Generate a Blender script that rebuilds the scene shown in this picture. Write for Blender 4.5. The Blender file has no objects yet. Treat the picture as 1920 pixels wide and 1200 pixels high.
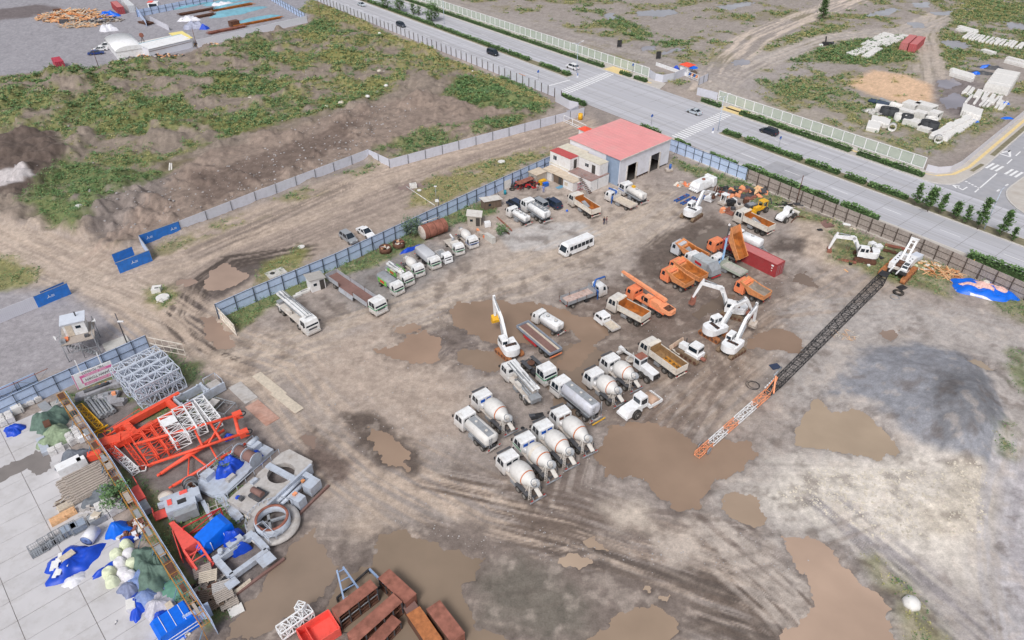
import bpy,math,random
import numpy as np
from mathutils import Vector,Matrix
R=math.radians
SC=bpy.context.scene
COL=SC.collection
random.seed(11)
# ------ camera, sky, sun, exposure
FPX,PIT,HC=1331.0,R(36.5),70.0
cam_d=bpy.data.cameras.new('camera');cam=bpy.data.objects.new('camera',cam_d);COL.objects.link(cam)
cam.location=(0,0,HC);cam.rotation_euler=(R(90)-PIT,0,0)
cam_d.sensor_width=36;cam_d.lens=FPX/1920*36
cam_d.clip_start=0.5;cam_d.clip_end=6000
SC.camera=cam
SUN_EL,SUN_AZ=50,198
w=bpy.data.worlds.new('World');SC.world=w;w.use_nodes=True
nt=w.node_tree;nt.nodes.clear()
sky=nt.nodes.new('ShaderNodeTexSky');sky.sky_type='NISHITA';sky.sun_disc=False
sky.sun_elevation=R(SUN_EL);sky.sun_rotation=R(SUN_AZ);sky.dust_density=4;sky.air_density=1;sky.ozone_density=1
hs=nt.nodes.new('ShaderNodeHueSaturation');hs.inputs['Saturation'].default_value=0.30
bg=nt.nodes.new('ShaderNodeBackground');bg.inputs['Strength'].default_value=0.115
out=nt.nodes.new('ShaderNodeOutputWorld')
nt.links.new(sky.outputs[0],hs.inputs['Color']);nt.links.new(hs.outputs[0],bg.inputs['Color']);nt.links.new(bg.outputs[0],out.inputs[0])
sun_d=bpy.data.lights.new('sun','SUN');sun_d.energy=1.5;sun_d.angle=R(18);sun_d.color=(1,.975,.95)
sun=bpy.data.objects.new('sun',sun_d);COL.objects.link(sun)
_a=R(SUN_AZ);_e=R(SUN_EL)
sdir=Vector((math.sin(_a)*math.cos(_e),math.cos(_a)*math.cos(_e),math.sin(_e)))
sun.rotation_euler=sdir.to_track_quat('Z','Y').to_euler()
SC.view_settings.view_transform='Standard';SC.view_settings.look='None'
SC.view_settings.exposure=0.17;SC.view_settings.gamma=1;SC.view_settings.use_curve_mapping=False
# ------ helpers
CP,SP=math.cos(PIT),math.sin(PIT)
def G(px,py,z=0.0):
 """real place on the level z seen at a point of the 1920x1200 survey photo"""
 dx=(px-960)/FPX;dy=(600-py)/FPX
 d=Vector((dx,CP+dy*SP,-SP+dy*CP))
 t=(z-HC)/d.z
 return Vector((d.x*t,d.y*t,z))
def yaw(a,b):return math.atan2(b.y-a.y,b.x-a.x)
def lin(c):
 if max(c)<=1.0:return tuple(c)
 return tuple(((x/255+.055)/1.055)**2.4 if x>10 else x/255/12.92 for x in c)
MATS={}
def mat(name,col,rough=.6,metal=0.0,var=.12,scale=2.0,dirt=None,dirt_amt=.35,dirt_scale=1.3,bump=0.0,spec=.4,coord='Object',wave=None,stretch=None,mud=None):
 if name in MATS:return MATS[name]
 m=bpy.data.materials.new(name);m.use_nodes=True;n=m.node_tree.nodes;l=m.node_tree.links
 b=n['Principled BSDF'];c=lin(col)
 b.inputs['Roughness'].default_value=rough;b.inputs['Metallic'].default_value=metal
 b.inputs['Specular IOR Level'].default_value=spec
 tc=n.new('ShaderNodeTexCoord');src=tc.outputs[coord]
 if stretch:
  mp=n.new('ShaderNodeMapping');mp.inputs['Scale'].default_value=stretch
  l.new(src,mp.inputs['Vector']);src=mp.outputs[0]
 t=n.new('ShaderNodeTexNoise');t.inputs['Scale'].default_value=scale;t.inputs['Detail'].default_value=5
 l.new(src,t.inputs['Vector'])
 r=n.new('ShaderNodeValToRGB');r.color_ramp.elements[0].position=.3;r.color_ramp.elements[1].position=.7
 r.color_ramp.elements[0].color=(*[x*(1-var)for x in c],1);r.color_ramp.elements[1].color=(*[min(1,x*(1+var))for x in c],1)
 l.new(t.outputs['Fac'],r.inputs['Fac']);last=r.outputs[0]
 if dirt:
  t2=n.new('ShaderNodeTexNoise');t2 .inputs['Scale'].default_value=dirt_scale;t2 .inputs['Detail'].default_value=8;t2 .inputs['Roughness'].default_value=.7
  l.new(src,t2 .inputs['Vector'])
  mr=n.new('ShaderNodeMapRange');mr.inputs['From Min'].default_value=.48;mr.inputs['From Max'].default_value=.68;mr.inputs['To Max'].default_value=dirt_amt
  l.new(t2 .outputs['Fac'],mr.inputs['Value'])
  mx=n.new('ShaderNodeMix');mx.data_type='RGBA';mx.inputs['B'].default_value=(*lin(dirt),1)
  l.new(mr.outputs[0],mx.inputs['Factor']);l.new(last,mx.inputs['A']);last=mx.outputs['Result']
 if mud:
  sx=n.new('ShaderNodeSeparateXYZ');l.new(tc.outputs['Object'],sx.inputs[0]);mr=n.new('ShaderNodeMapRange');mr.inputs['From Min'].default_value=2.0;mr.inputs['From Max'].default_value=.5;mr.inputs['To Max'].default_value=1.3
  l.new(sx.outputs['Z'],mr.inputs['Value']);ml=n.new('ShaderNodeMath');ml.operation='MULTIPLY';ml.use_clamp=True;l.new(mr.outputs[0],ml.inputs[0]);l.new(t.outputs['Fac'],ml.inputs[1])
  mx=n.new('ShaderNodeMix');mx.data_type='RGBA';mx.inputs['B'].default_value=(*lin(mud),1);l.new(ml.outputs[0],mx.inputs['Factor']);l.new(last,mx.inputs['A']);last=mx.outputs['Result']
 l.new(last,b.inputs['Base Color'])
 if wave:
  wv=n.new('ShaderNodeTexWave');wv.bands_direction=wave[0];wv.inputs['Scale'].default_value=wave[1]
  l.new(tc.outputs['Object'],wv.inputs['Vector'])
  bp=n.new('ShaderNodeBump');bp.inputs['Strength'].default_value=wave[2];bp.inputs['Distance'].default_value=.05
  l.new(wv.outputs['Fac'],bp.inputs['Height']);l.new(bp.outputs[0],b.inputs['Normal'])
 elif bump:
  bp=n.new('ShaderNodeBump');bp.inputs['Strength'].default_value=bump;bp.inputs['Distance'].default_value=.05
  l.new(t.outputs['Fac'],bp.inputs['Height']);l.new(bp.outputs[0],b.inputs['Normal'])
 MATS[name]=m;return m
class MB:
 """collects shapes and links them as ONE mesh object"""
 def __init__(s):s.v=[];s.f=[];s.mi=[];s.sm=[];s.ms=[];s.M=None
 def _m(s,m):
  if m not in s.ms:s.ms.append(m)
  return s.ms.index(m)
 def add(s,vs,fs,m,smooth=False):
  o=len(s.v);k=s._m(m)
  for p in vs:
   p=Vector(p)
   s.v.append(tuple(s.M@p)if s.M is not None else tuple(p))
  for i,f in enumerate(fs):
   s.f.append([o+x for x in f]);s.mi.append(k);s.sm.append(smooth if isinstance(smooth,bool)else smooth[i])
  return s
 def box(s,c,d,m,rz=0,tilt=None):
  x,y,z=d[0]/2,d[1]/2,d[2]/2
  vs=[Vector((a*x,b*y,e*z))for e in(-1,1)for a,b in((-1,-1),(1,-1),(1,1),(-1,1))]
  if tilt is not None:vs=[tilt@p for p in vs]
  if rz:q=Matrix.Rotation(rz,3,'Z');vs=[q@p for p in vs]
  c=Vector(c);vs=[p+c for p in vs]
  return s.add(vs,[(3,2,1,0),(4,5,6,7),(0,1,5,4),(1,2,6,5),(2,3,7,6),(3,0,4,7)],m)
 def prism(s,pts,hw,m,y0=0.0):
  """outline in x,z; half widths (one or a list) across y"""
  n=len(pts);hw=[hw]*n if not hasattr(hw,'__len__')else hw
  vs=[(p[0],y0-h,p[1])for p,h in zip(pts,hw)]+[(p[0],y0+h,p[1])for p,h in zip(pts,hw)]
  fs=[list(range(n))[::1],list(range(2*n-1,n-1,-1))]+[((i+1)%n,i,n+i,n+(i+1)%n)for i in range(n)]
  a=sum(pts[i][0]*pts[(i+1)%n][1]-pts[(i+1)%n][0]*pts[i][1]for i in range(n))
  if a<0:fs=[list(f)[::-1]for f in fs]
  return s.add(vs,fs,m)
 def slab(s,pts,z0,z1,m):
  n=len(pts);a=sum(pts[i][0]*pts[(i+1)%n][1]-pts[(i+1)%n][0]*pts[i][1]for i in range(n))
  if a<0:pts=pts[::-1]
  vs=[(p[0],p[1],z0)for p in pts]+[(p[0],p[1],z1)for p in pts]
  fs=[list(range(n))[::-1],list(range(n,2*n))]+[(i,(i+1)%n,n+(i+1)%n,n+i)for i in range(n)]
  return s.add(vs,fs,m)
 def loft(s,rings,m,c0=True,c1=True,smooth=True):
  n=len(rings[0]);vs=[p for r in rings for p in r];fs=[];sm=[]
  for k in range(len(rings)-1):
   for i in range(n):
    j=(i+1)%n
    fs.append((k*n+i,k*n+j,(k+1)*n+j,(k+1)*n+i));sm.append(smooth)
  if c0:fs.append(list(range(n))[::-1]);sm.append(False)
  if c1:fs.append([(len(rings)-1)*n+i for i in range(n)]);sm.append(False)
  return s.add(vs,fs,m,sm)
 def cyl(s,p0,p1,r0,m,r1=None,n=8,caps=True,smooth=True):
  p0=Vector(p0);p1=Vector(p1);r1=r0 if r1 is None else r1
  d=(p1-p0)
  if d.length<1e-6:return s
  d.normalize();u=d.orthogonal().normalized()if abs(d.z)>.95 else Vector((0,0,1)).cross(d).normalized();v=d.cross(u)
  o=math.pi/4 if n==4 else 0
  ring=lambda p,r:[p+u*math.cos(o+2*math.pi*i/n)*r+v*math.sin(o+2*math.pi*i/n)*r for i in range(n)]
  return s.loft([ring(p0,r0),ring(p1,r1)],m,caps,caps,smooth and n>5)
 def bar(s,p0,p1,w,m):return s.cyl(p0,p1,w*.707,m,n=4)
 def path(s,pts,r,m,n=6):
  for a,b in zip(pts,pts[1:]):s.cyl(a,b,r,m,n=n)
  return s
 def lathe(s,prof,p0,d,m,n=16,c0=True,c1=True):
  """profile [(along, radius)] about the axis p0 + t d"""
  p0=Vector(p0);d=Vector(d).normalized();u=d.orthogonal().normalized();v=d.cross(u)
  return s.loft([[p0+d*t+(u*math.cos(2*math.pi*i/n)+v*math.sin(2*math.pi*i/n))*r for i in range(n)]for t,r in prof],m,c0,c1)
 def quad(s,a,b,c,d,m):return s.add([a,b,c,d],[(0,1,2,3)],m)
 def torus(s,c,R0,r,m,n=20,k=8,flat=1.0):
  vs=[];c=Vector(c)
  for i in range(n):
   a=2*math.pi*i/n
   for j in range(k):
    b=2*math.pi*j/k;q=R0+r*math.cos(b)
    vs.append(c+Vector((math.cos(a)*q,math.sin(a)*q,r*flat*math.sin(b))))
  fs=[(i*k+j,((i+1)%n)*k+j,((i+1)%n)*k+(j+1)%k,i*k+(j+1)%k)for i in range(n)for j in range(k)]
  return s.add(vs,fs,m,True)
 def build(s,name,parent=None,loc=None,rz=0):
  me=bpy.data.meshes.new(name);me.from_pydata(s.v,[],s.f)
  for m in s.ms:me.materials.append(m)
  me.polygons.foreach_set('material_index',s.mi);me.polygons.foreach_set('use_smooth',s.sm);me.update()
  o=bpy.data.objects.new(name,me);COL.objects.link(o)
  if parent is not None:o.parent=parent
  if loc is not None:o.location=loc
  if rz:o.rotation_euler=(0,0,rz)
  return o
def tag(o,label=None,cat=None,group=None,kind=None):
 if label:o['label']=label
 if cat:o['category']=cat
 if group:o['group']=group
 if kind:o['kind']=kind
 return o
def thing(name,label,cat,loc=(0,0,0),rz=0,group=None):
 o=bpy.data.objects.new(name,None);COL.objects.link(o);o.empty_display_size=.3
 o.location=loc;o.rotation_euler=(0,0,rz)
 return tag(o,label,cat,group,'thing')
def one(mb,name,label,cat,loc=(0,0,0),rz=0,group=None):
 return tag(mb.build(name,None,loc,rz),label,cat,group,'thing')
KIDS={}
def dup(o,loc=None,rz=None,label=None,group=None,parent=None):
 c=o.copy();COL.objects.link(c)
 if parent is not None:c.parent=parent
 if loc is not None:c.location=loc
 if rz is not None:c.rotation_euler=(0,0,rz)
 if label:c['label']=label
 if group:c['group']=group
 for ch in list(o.children):dup(ch,parent=c)
 return c
def ordinal(i):return['first','second','third','fourth','fifth','sixth','seventh','eighth','ninth','tenth','eleventh','twelfth','thirteenth','fourteenth','fifteenth','sixteenth','seventeenth','eighteenth','nineteenth','twentieth','twenty-first','twenty-second','twenty-third','twenty-fourth','twenty-fifth','twenty-sixth','twenty-seventh','twenty-eighth','twenty-ninth','thirtieth'][i]
# ------ common materials
WHITE=mat('white_paint',(231,232,234),.38,var=.05,dirt=(170,162,154),dirt_amt=.5,dirt_scale=1.4,mud=(168,156,146))
WHITE2=mat('dusty_white_paint',(218,214,209),.55,var=.08,mud=(164,148,134),dirt=(160,140,124),dirt_amt=.6,dirt_scale=1.0)
CLEANW=mat('clean_white_paint',(236,237,240),.35,var=.04,dirt=(196,190,184),dirt_amt=.5,dirt_scale=1.2)
DRUM=mat('drum_paint',(217,215,213),.5,var=.05,dirt=(176,170,164),dirt_amt=.5,dirt_scale=.9)
CREAM=mat('cream_paint',(224,217,207),.55,var=.06,dirt=(176,150,126),dirt_amt=.5)
GLASS=mat('window_glass',(34,44,54),.08,var=.2,spec=.7)
BLUEGLASS=mat('blue_sticker_glass',(28,92,190),.2,var=.1)
TYRE=mat('tyre_rubber',(52,50,49),.85,var=.2,dirt=(120,108,96),dirt_amt=.5)
RIM=mat('wheel_rim',(150,146,142),.6,var=.2,dirt=(110,98,86),dirt_amt=.5)
BLACK=mat('black_steel',(45,46,50),.6,var=.25,dirt=(100,92,84),dirt_amt=.4)
DKGREY=mat('dark_grey_steel',(78,80,86),.6,var=.2,dirt=(125,115,102),dirt_amt=.4)
GREYST=mat('grey_steel',(150,154,160),.5,var=.12,dirt=(120,108,96),dirt_amt=.4)
PALEGREY=mat('pale_grey_machine_paint',(182,190,204),.5,var=.08,dirt=(140,132,124),dirt_amt=.5,dirt_scale=.8)
BEIGEST=mat('pale_grey_weathered_plate',(186,182,180),.6,var=.1,dirt=(140,126,112),dirt_amt=.5,dirt_scale=.8)
ORANGE=mat('orange_paint',(236,138,96),.5,var=.1,dirt=(180,130,104),dirt_amt=.4)
ORANGE2=mat('faded_orange_body',(214,146,98),.6,var=.12,dirt=(150,100,62),dirt_amt=.6)
PALEOR=mat('peach_orange_paint',(240,160,118),.5,var=.08,dirt=(170,110,76),dirt_amt=.4)
REDOR=mat('bright_red_orange_paint',(236,90,66),.5,var=.08,dirt=(180,90,64),dirt_amt=.4)
CORAL=mat('coral_red_paint',(240,98,88),.5,var=.06,dirt=(190,80,66),dirt_amt=.4)
RUST=mat('rust',(150,98,84),.85,var=.28,scale=1.2,dirt=(96,62,48),dirt_amt=.6,dirt_scale=.8)
RUSTOR=mat('orange_rust',(178,108,48),.8,var=.25,scale=1.0,dirt=(120,78,50),dirt_amt=.7,dirt_scale=.7)
RUSTDK=mat('dark_rust',(104,72,58),.9,var=.3,scale=1.5,dirt=(66,50,44),dirt_amt=.6)
RUSTFLOOR=mat('rusty_steel_floor',(134,104,98),.85,var=.2,scale=1.2,dirt=(100,74,66),dirt_amt=.6,dirt_scale=.6)
SANDLOAD=mat('ochre_residue',(204,142,56),.9,var=.2,scale=1.5,dirt=(128,92,52),dirt_amt=.8,dirt_scale=.9)
TRACKM=mat('muddy_track',(132,112,92),.9,var=.25,scale=3,dirt=(90,76,64),dirt_amt=.6)
TRACKRUST=mat('rusty_track',(170,112,72),.9,var=.25,scale=3,dirt=(110,78,58),dirt_amt=.6)
BLUE=mat('blue_paint',(44,98,176),.4,var=.1,dirt=(110,108,110),dirt_amt=.3)
TARP=mat('blue_tarpaulin',(24,72,190),.45,var=.18,scale=1.5,bump=.3)
TARPC=mat('bright_blue_tarpaulin',(10,104,222),.4,var=.12,scale=1.5,bump=.25)
TARPF=mat('faded_blue_tarpaulin',(112,132,178),.5,var=.25,scale=2,bump=.3)
GREENTARP=mat('dark_green_netting',(96,118,108),.8,var=.25,scale=2.2,bump=.4)
GREENTARP2=mat('teal_green_sheet',(98,144,128),.7,var=.15,scale=2,bump=.3)
GREYTARP=mat('grey_tarpaulin',(104,110,120),.6,var=.2,scale=2,bump=.3)
PLASTIC=mat('white_plastic_wrap',(216,216,224),.35,var=.1,scale=3,bump=.4)
BAGY=mat('pale_green_bulk_bag',(212,218,190),.7,var=.08,scale=4,bump=.4)
BAGW=mat('white_bulk_bag',(222,220,226),.7,var=.08,scale=4,bump=.4)
GREEN=mat('green_stripe',(40,150,96),.4,var=.1)
RED=mat('red_paint',(196,52,60),.45,var=.1,dirt=(140,70,66),dirt_amt=.4)
YELLOW=mat('yellow_paint',(232,178,44),.5,var=.1,dirt=(170,120,60),dirt_amt=.4)
WOOD=mat('fresh_timber',(222,178,136),.8,var=.2,scale=3)
WOODG=mat('weathered_timber',(170,160,152),.85,var=.25,scale=3,stretch=(1,8,8))
WOODP=mat('pale_plywood',(200,188,172),.8,var=.15,scale=3)
CONC=mat('concrete',(196,194,190),.8,var=.1,scale=2,dirt=(150,142,132),dirt_amt=.4,bump=.1)
CONCW=mat('pale_precast_concrete',(222,220,218),.75,var=.07,scale=2,dirt=(170,164,156),dirt_amt=.35)
LAMPOR=mat('amber_lens',(236,150,40),.3,var=.05)
LAMPRED=mat('red_lens',(180,30,30),.3,var=.05)
LAMPW=mat('clear_lens',(220,224,226),.2,var=.03)
ORSTRIPE=mat('orange_drum_stripe',(190,112,70),.5,var=.1)
# ------ ground: one sheet, with dirt, gravel, mud and hollows that hold the puddles
RA=R(128.7);AX=Vector((math.cos(RA),math.sin(RA),0));NX=Vector((math.sin(RA),-math.cos(RA),0))
def W(t,n,z=0.0):
 """place t metres along the avenue, n metres across it"""
 p=AX*t+NX*n;return Vector((p.x,p.y,z))
def vnoise(x,y,s,seed):
 x=x/s;y=y/s;xi=np.floor(x).astype(np.int64);yi=np.floor(y).astype(np.int64);fx=x-xi;fy=y-yi
 fx=fx*fx*(3-2*fx);fy=fy*fy*(3-2*fy)
 def h(a,b):
  n=(a*374761393+b*668265263+seed*1442695041)&0xFFFFFFFF
  n=((n^(n>>13))*1274126177)&0xFFFFFFFF
  return((n^(n>>16))&0xFFFF)/65535.0
 a=h(xi,yi);b=h(xi+1,yi);c=h(xi,yi+1);d=h(xi+1,yi+1)
 return(a*(1-fx)+b*fx)*(1-fy)+(c*(1-fx)+d*fx)*fy
def fbm(x,y,s,seed,o=4):
 r=0;k=1;t=0
 for i in range(o):r=r+k*vnoise(x,y,s,seed+i*17);t+=k;k*=.55;s*=.47
 return r/t
def sst(a,b,x):t=np.clip((x-a)/(b-a),0,1);return t*t*(3-2*t)
def sdist(P,X,Y):
 """signed distance to a polygon, negative inside"""
 d=np.full(X.shape,1e9);ins=np.zeros(X.shape,bool);n=len(P)
 for i in range(n):
  ax,ay=P[i];bx,by=P[(i+1)%n];ex,ey=bx-ax,by-ay
  wx,wy=X-ax,Y-ay;t=np.clip((wx*ex+wy*ey)/(ex*ex+ey*ey+1e-9),0,1)
  d=np.minimum(d,(wx-ex*t)**2+(wy-ey*t)**2)
  c=(ay>Y)!=(by>Y)
  ins^=c&(X<(bx-ax)*(Y-ay)/((by-ay)+1e-12)+ax)
 return np.where(ins,-np.sqrt(d),np.sqrt(d))
NU,=(820,);ys=[24.0]
while ys[-1]<375:ys.append(ys[-1]*1.0042)
ys=np.array(ys);NV=len(ys);us=np.linspace(-1,1,NU)
GY,GU=np.meshgrid(ys,us,indexing='ij');GX=GU*(40+.63*GY)
X=GX.ravel();Y=GY.ravel()
n_big=fbm(X,Y,14,1);n_mid=fbm(X,Y,4,2);n_sm=fbm(X,Y,1.3,3,3);n_fine=fbm(X,Y,.5,4,2)
def wpoly(px):return[tuple(G(*p))[:2]for p in px]
def mask(px,soft=1.5,amp=2.0,world=False,nz=None):
 P=px if world else wpoly(px)
 xs=[p[0]for p in P];yy=[p[1]for p in P];pad=soft+amp+2
 sel=np.where((X>min(xs)-pad)&(X<max(xs)+pad)&(Y>min(yy)-pad)&(Y<max(yy)+pad))[0]
 m=np.zeros(X.shape)
 if len(sel):
  nn=(n_mid[sel]*.6+n_sm[sel]*.4)if nz is None else nz[sel]
  d=sdist(P,X[sel],Y[sel])+(nn-.5)*2*amp
  m[sel]=1-sst(-soft,soft,d)
 return m
C=np.zeros((len(X),3));C[:]=lin((156,147,141))
def paint(m,col,vary=0.0):
 c=np.array(lin(col));k=m[:,None]
 cc=c[None,:]*(1+vary*(n_sm[:,None]-.5)*2)
 C[:]=C*(1-k)+cc*k
def line_sd(px,world=False):
 """distance to a polyline, side offset and run"""
 P=[tuple(G(*p))[:2]for p in px]if not world else px
 D=np.full(X.shape,1e9);S=np.zeros(X.shape);T=np.zeros(X.shape);run=0
 for(ax,ay),(bx,by)in zip(P,P[1:]):
  ex,ey=bx-ax,by-ay;L=math.hypot(ex,ey);wx,wy=X-ax,Y-ay
  t=np.clip((wx*ex+wy*ey)/(L*L),0,1);d=np.hypot(wx-ex*t,wy-ey*t)
  s=(wx*ey-wy*ex)/L;k=d<D
  D[k]=d[k];S[k]=s[k];T[k]=run+t[k]*L;run+=L
 return D,S,T
def streaks(px,width,col,amt=.7,seed=0,fine=.5,rut=0.0):
 D,S,T=line_sd(px)
 env=1-sst(width*.45,width,D+(n_mid-.5)*width*.5)
 nz=fbm(S*7.0,T*.35,7*fine,50+seed,3)
 paint(env*amt*sst(.38,.62,nz),col,.12)
 return env,nz
paint(sst(.42,.62,n_big),(168,157,148),.1)
paint(sst(.55,.75,n_mid)*.6,(142,134,130),.1)
paint(mask([(-300,-60),(600,-20),(600,10),(560,45),(470,62),(345,100),(230,112),(190,125),(-300,185)],2,3),(156,156,164),.06)
paint(mask([(-20,20),(70,8),(120,14),(60,32),(-20,40)],2,2),(124,116,118),.1)
FIELD=[(-300,190),(0,142),(190,127),(345,102),(580,43),(600,-20),(640,14),(720,60),(860,120),(1040,200),(985,238),(730,314),(690,297),(480,375),(340,435),(250,460),(200,470),(140,440),(0,415),(-300,420)]
fm=mask(FIELD,1.5,2);paint(fm,(146,134,122),.15)
paint(fm*sst(.5,.7,n_big),(128,118,92),.15)
for p,c in(([(0,255),(110,248),(125,300),(100,350),(60,370),(-100,390),(-100,260)],(112,98,90)),([(240,330),(330,318),(480,260),(700,195),(800,180),(960,205),(900,245),(690,287),(480,366),(340,425),(200,460),(150,430)],(150,134,122)),([(120,395),(240,335),(330,330),(250,430),(190,460)],(140,130,124)),([(350,330),(470,300),(690,215),(640,280),(480,350),(380,390)],(128,112,102))):
 paint(mask(p,2,4),c,.2)
paint(mask([(-40,335),(50,330),(75,345),(20,365),(-40,372)],.6,1.5),(186,182,184),.1)
ROAD=[(-300,380),(0,418),(140,445),(215,475),(345,440),(520,372),(700,305),(860,275),(1080,218),(1070,262),(1030,290),(900,345),(820,385),(600,480),(405,575),(370,600),(430,650),(330,660),(160,560),(90,520),(0,485),(-300,440)]
paint(mask(ROAD,2,2),(172,157,144),.08)
streaks([(1085,235),(900,285),(720,335),(520,410),(340,480),(180,520),(0,440)],9,(192,174,156),.75,1)
streaks([(1060,250),(860,320),(640,410),(440,500),(330,560)],7,(142,128,120),.6,2)
streaks([(640,350),(480,425),(380,470)],4,(124,112,104),.6,3)
streaks([(0,445),(110,500),(240,560),(330,600),(380,660)],8,(196,180,164),.8,4)
streaks([(190,480),(260,430),(310,385)],5,(170,150,136),.6,5)
paint(mask([(-300,560),(100,540),(170,570),(270,630),(280,650),(0,730),(-300,820)],2,2),(160,158,164),.06)
paint(mask([(360,560),(400,520),(420,505),(520,480),(500,510),(390,570),(380,610),(440,650),(400,670),(350,620)],1.2,1.5),(112,102,98),.1)
streaks([(560,470),(440,490),(375,535),(350,590),(385,650),(500,700)],5,(94,84,78),1,23,.8)
YARD=[(440,640),(640,480),(830,385),(1030,310),(1170,345),(1260,300),(1400,345),(1920,570),(2300,800),(2300,1400),(-100,1400),(400,1170),(600,900),(460,700)]
ym=mask(YARD,2,2);paint(ym*.8,(164,154,147),.1)
paint(mask([(860,430),(1000,340),(1200,330),(1260,400),(1180,480),(1000,530),(700,600),(620,640),(500,660),(560,620),(720,590)],4,5),(180,168,157),.1)
paint(mask([(930,440),(1000,420),(1090,415),(1130,440),(1020,470),(960,470)],.6,.6),(186,183,181),.05)
paint(mask([(640,520),(760,440),(900,470),(760,570),(660,600)],3,3),(148,144,142),.08)
paint(mask([(1000,640),(1100,560),(1240,480),(1330,440),(1420,470),(1480,520),(1500,640),(1420,720),(1260,700),(1160,800),(1080,760),(1000,700)],3,5),(138,124,114),.12)
paint(mask([(1190,470),(1260,430),(1340,405),(1370,425),(1400,440),(1270,500),(1240,540),(1200,520)],1.5,2.5),(118,106,98),.1)
paint(mask([(690,660),(780,610),(860,620),(1000,640),(940,690),(850,690),(760,690)],2,3),(122,112,108),.12)
streaks([(300,590),(400,660),(520,700),(600,790),(720,880),(900,980),(1080,1040),(1300,1100)],11,(190,172,154),.9,6)
streaks([(460,690),(620,640),(800,580),(980,520),(1160,440),(1250,380)],9,(192,177,160),.8,7)
streaks([(640,790),(760,760),(860,690),(1000,660)],9,(174,160,148),.6,8)
streaks([(880,960),(1060,1000),(1240,1060),(1420,1130),(1560,1220)],9,(118,104,94),.95,9)
streaks([(960,1080),(1120,1060),(1300,1120),(1500,1180)],6,(106,96,90),.8,10)
streaks([(1060,860),(1040,930),(1200,990),(1380,1010),(1560,1080)],6,(122,108,100),.7,11)
streaks([(1320,740),(1420,660),(1520,590),(1640,520)],9,(184,168,152),.75,12)
streaks([(1240,760),(1340,690),(1440,600)],7,(150,132,116),.8,13)
streaks([(1120,560),(1300,620),(1330,700),(1260,800)],6,(128,112,102),.7,14)
streaks([(1380,1000),(1500,1100),(1620,1230)],8,(196,186,176),.7,15)
paint(mask([(700,590),(850,700),(900,780),(780,830),(620,740),(560,700),(620,660)],4,5),(182,166,152),.1)
paint(mask([(640,780),(700,770),(790,850),(780,880),(700,870)],1,1.5),(110,98,90),.1)
paint(mask([(580,810),(660,870),(640,900),(560,860)],1.2,2),(124,108,100),.12)
paint(mask([(1120,950),(1210,935),(1230,990),(1160,1000)],2,3),(198,186,172),.1)
paint(mask([(1220,1010),(1300,985),(1330,1050),(1250,1050)],2,3),(196,184,172),.1)
paint(mask([(620,970),(700,950),(720,1010),(650,1020)],2,3),(182,166,150),.1)
paint(mask([(500,1000),(600,960),(700,1030),(860,970),(1000,1040),(1300,1120),(1260,1250),(300,1260),(420,1130)],2,3),(140,128,120),.1)
paint(mask([(880,1080),(980,1050),(1100,1110),(1120,1200),(900,1170)],2,3),(126,120,110),.1)
paint(mask([(1440,640),(1640,560),(1780,580),(1920,620),(2300,800),(2300,1400),(1720,1400),(1600,1130),(1440,1000),(1330,930),(1480,830)],4,5),(176,170,166),.08)
paint(mask([(1480,860),(1640,840),(1790,860),(1860,920),(1830,1100),(1700,1060),(1560,1000),(1400,930)],4,5),(214,208,198),.12)
paint(mask([(1620,660),(1720,640),(1830,680),(1880,780),(1860,880),(1770,850),(1700,820),(1640,760),(1560,740)],1.2,2.5),(146,150,159),.05)
paint(mask([(1740,720),(1840,700),(1870,800),(1760,850),(1730,780)],1,1.2),(128,131,138),.05)
paint(mask([(1775,870),(1830,870),(1855,920),(1850,990),(1800,1010),(1740,1000),(1720,960),(1770,930)],1.0,1.5),(204,196,182),.2)
streaks([(1560,960),(1680,1060),(1820,1180),(1900,1260)],4.5,(146,142,146),.8,16)
paint(mask([(1880,880),(1960,850),(2300,960),(2300,1300),(1960,1280),(1870,1080)],1.5,1.5),(174,171,176),.04)
streaks([(1900,860),(1885,980),(1895,1100),(1930,1260)],5,(184,182,186),.8,17)
streaks([(1520,600),(1700,580),(1920,640)],8,(178,174,172),.6,18)
paint(mask([(1500,400),(1560,420),(1590,470),(1560,500),(1500,480),(1480,440)],2,2),(184,168,152),.08)
paint(mask([(1460,440),(1510,455),(1500,480),(1440,470)],1,1.5),(112,102,96),.08)
paint(mask([(120,740),(310,640),(420,720),(560,860),(590,950),(480,1100),(420,1190),(290,1190),(290,1010)],2,2),(132,124,122),.12)
FARR=[(900,-40),(2300,-40),(2300,140),(1920,200),(1740,320),(1600,270),(1350,185),(1200,140),(1000,70),(830,0)]
fr=mask(FARR,2,2);paint(fr,(160,152,146),.08)
paint(fr*sst(.5,.66,n_big),(150,142,122),.12)
paint(mask([(1350,160),(1440,130),(1640,60),(1700,50),(1700,75),(1560,110),(1480,160),(1400,200)],3,3),(166,159,156),.06)
TR=[]
for q in(([(1330,165),(1370,110),(1420,70),(1500,35),(1640,-20)],9,(202,188,174)),([(1340,160),(1440,110),(1560,70),(1700,58),(1760,30)],7,(190,180,170)),([(1760,30),(1735,70),(1745,110),(1752,155)],6,(188,176,164)),([(840,5),(1040,60),(1240,118),(1340,150),(1440,215)],9,(172,164,158)),([(1340,160),(1420,205),(1600,260),(1700,300)],6,(172,164,156))):TR.append(streaks(q[0],q[1],q[2],.95,len(TR)+30,1)[0])
streaks([(1440,110),(1560,70),(1700,60),(1800,30)],8,(174,168,164),.7,20)
streaks([(900,20),(1060,60),(1250,110),(1350,130)],14,(158,152,150),.6,21)
streaks([(1730,60),(1740,110),(1750,150)],8,(176,166,156),.7,22)
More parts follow.
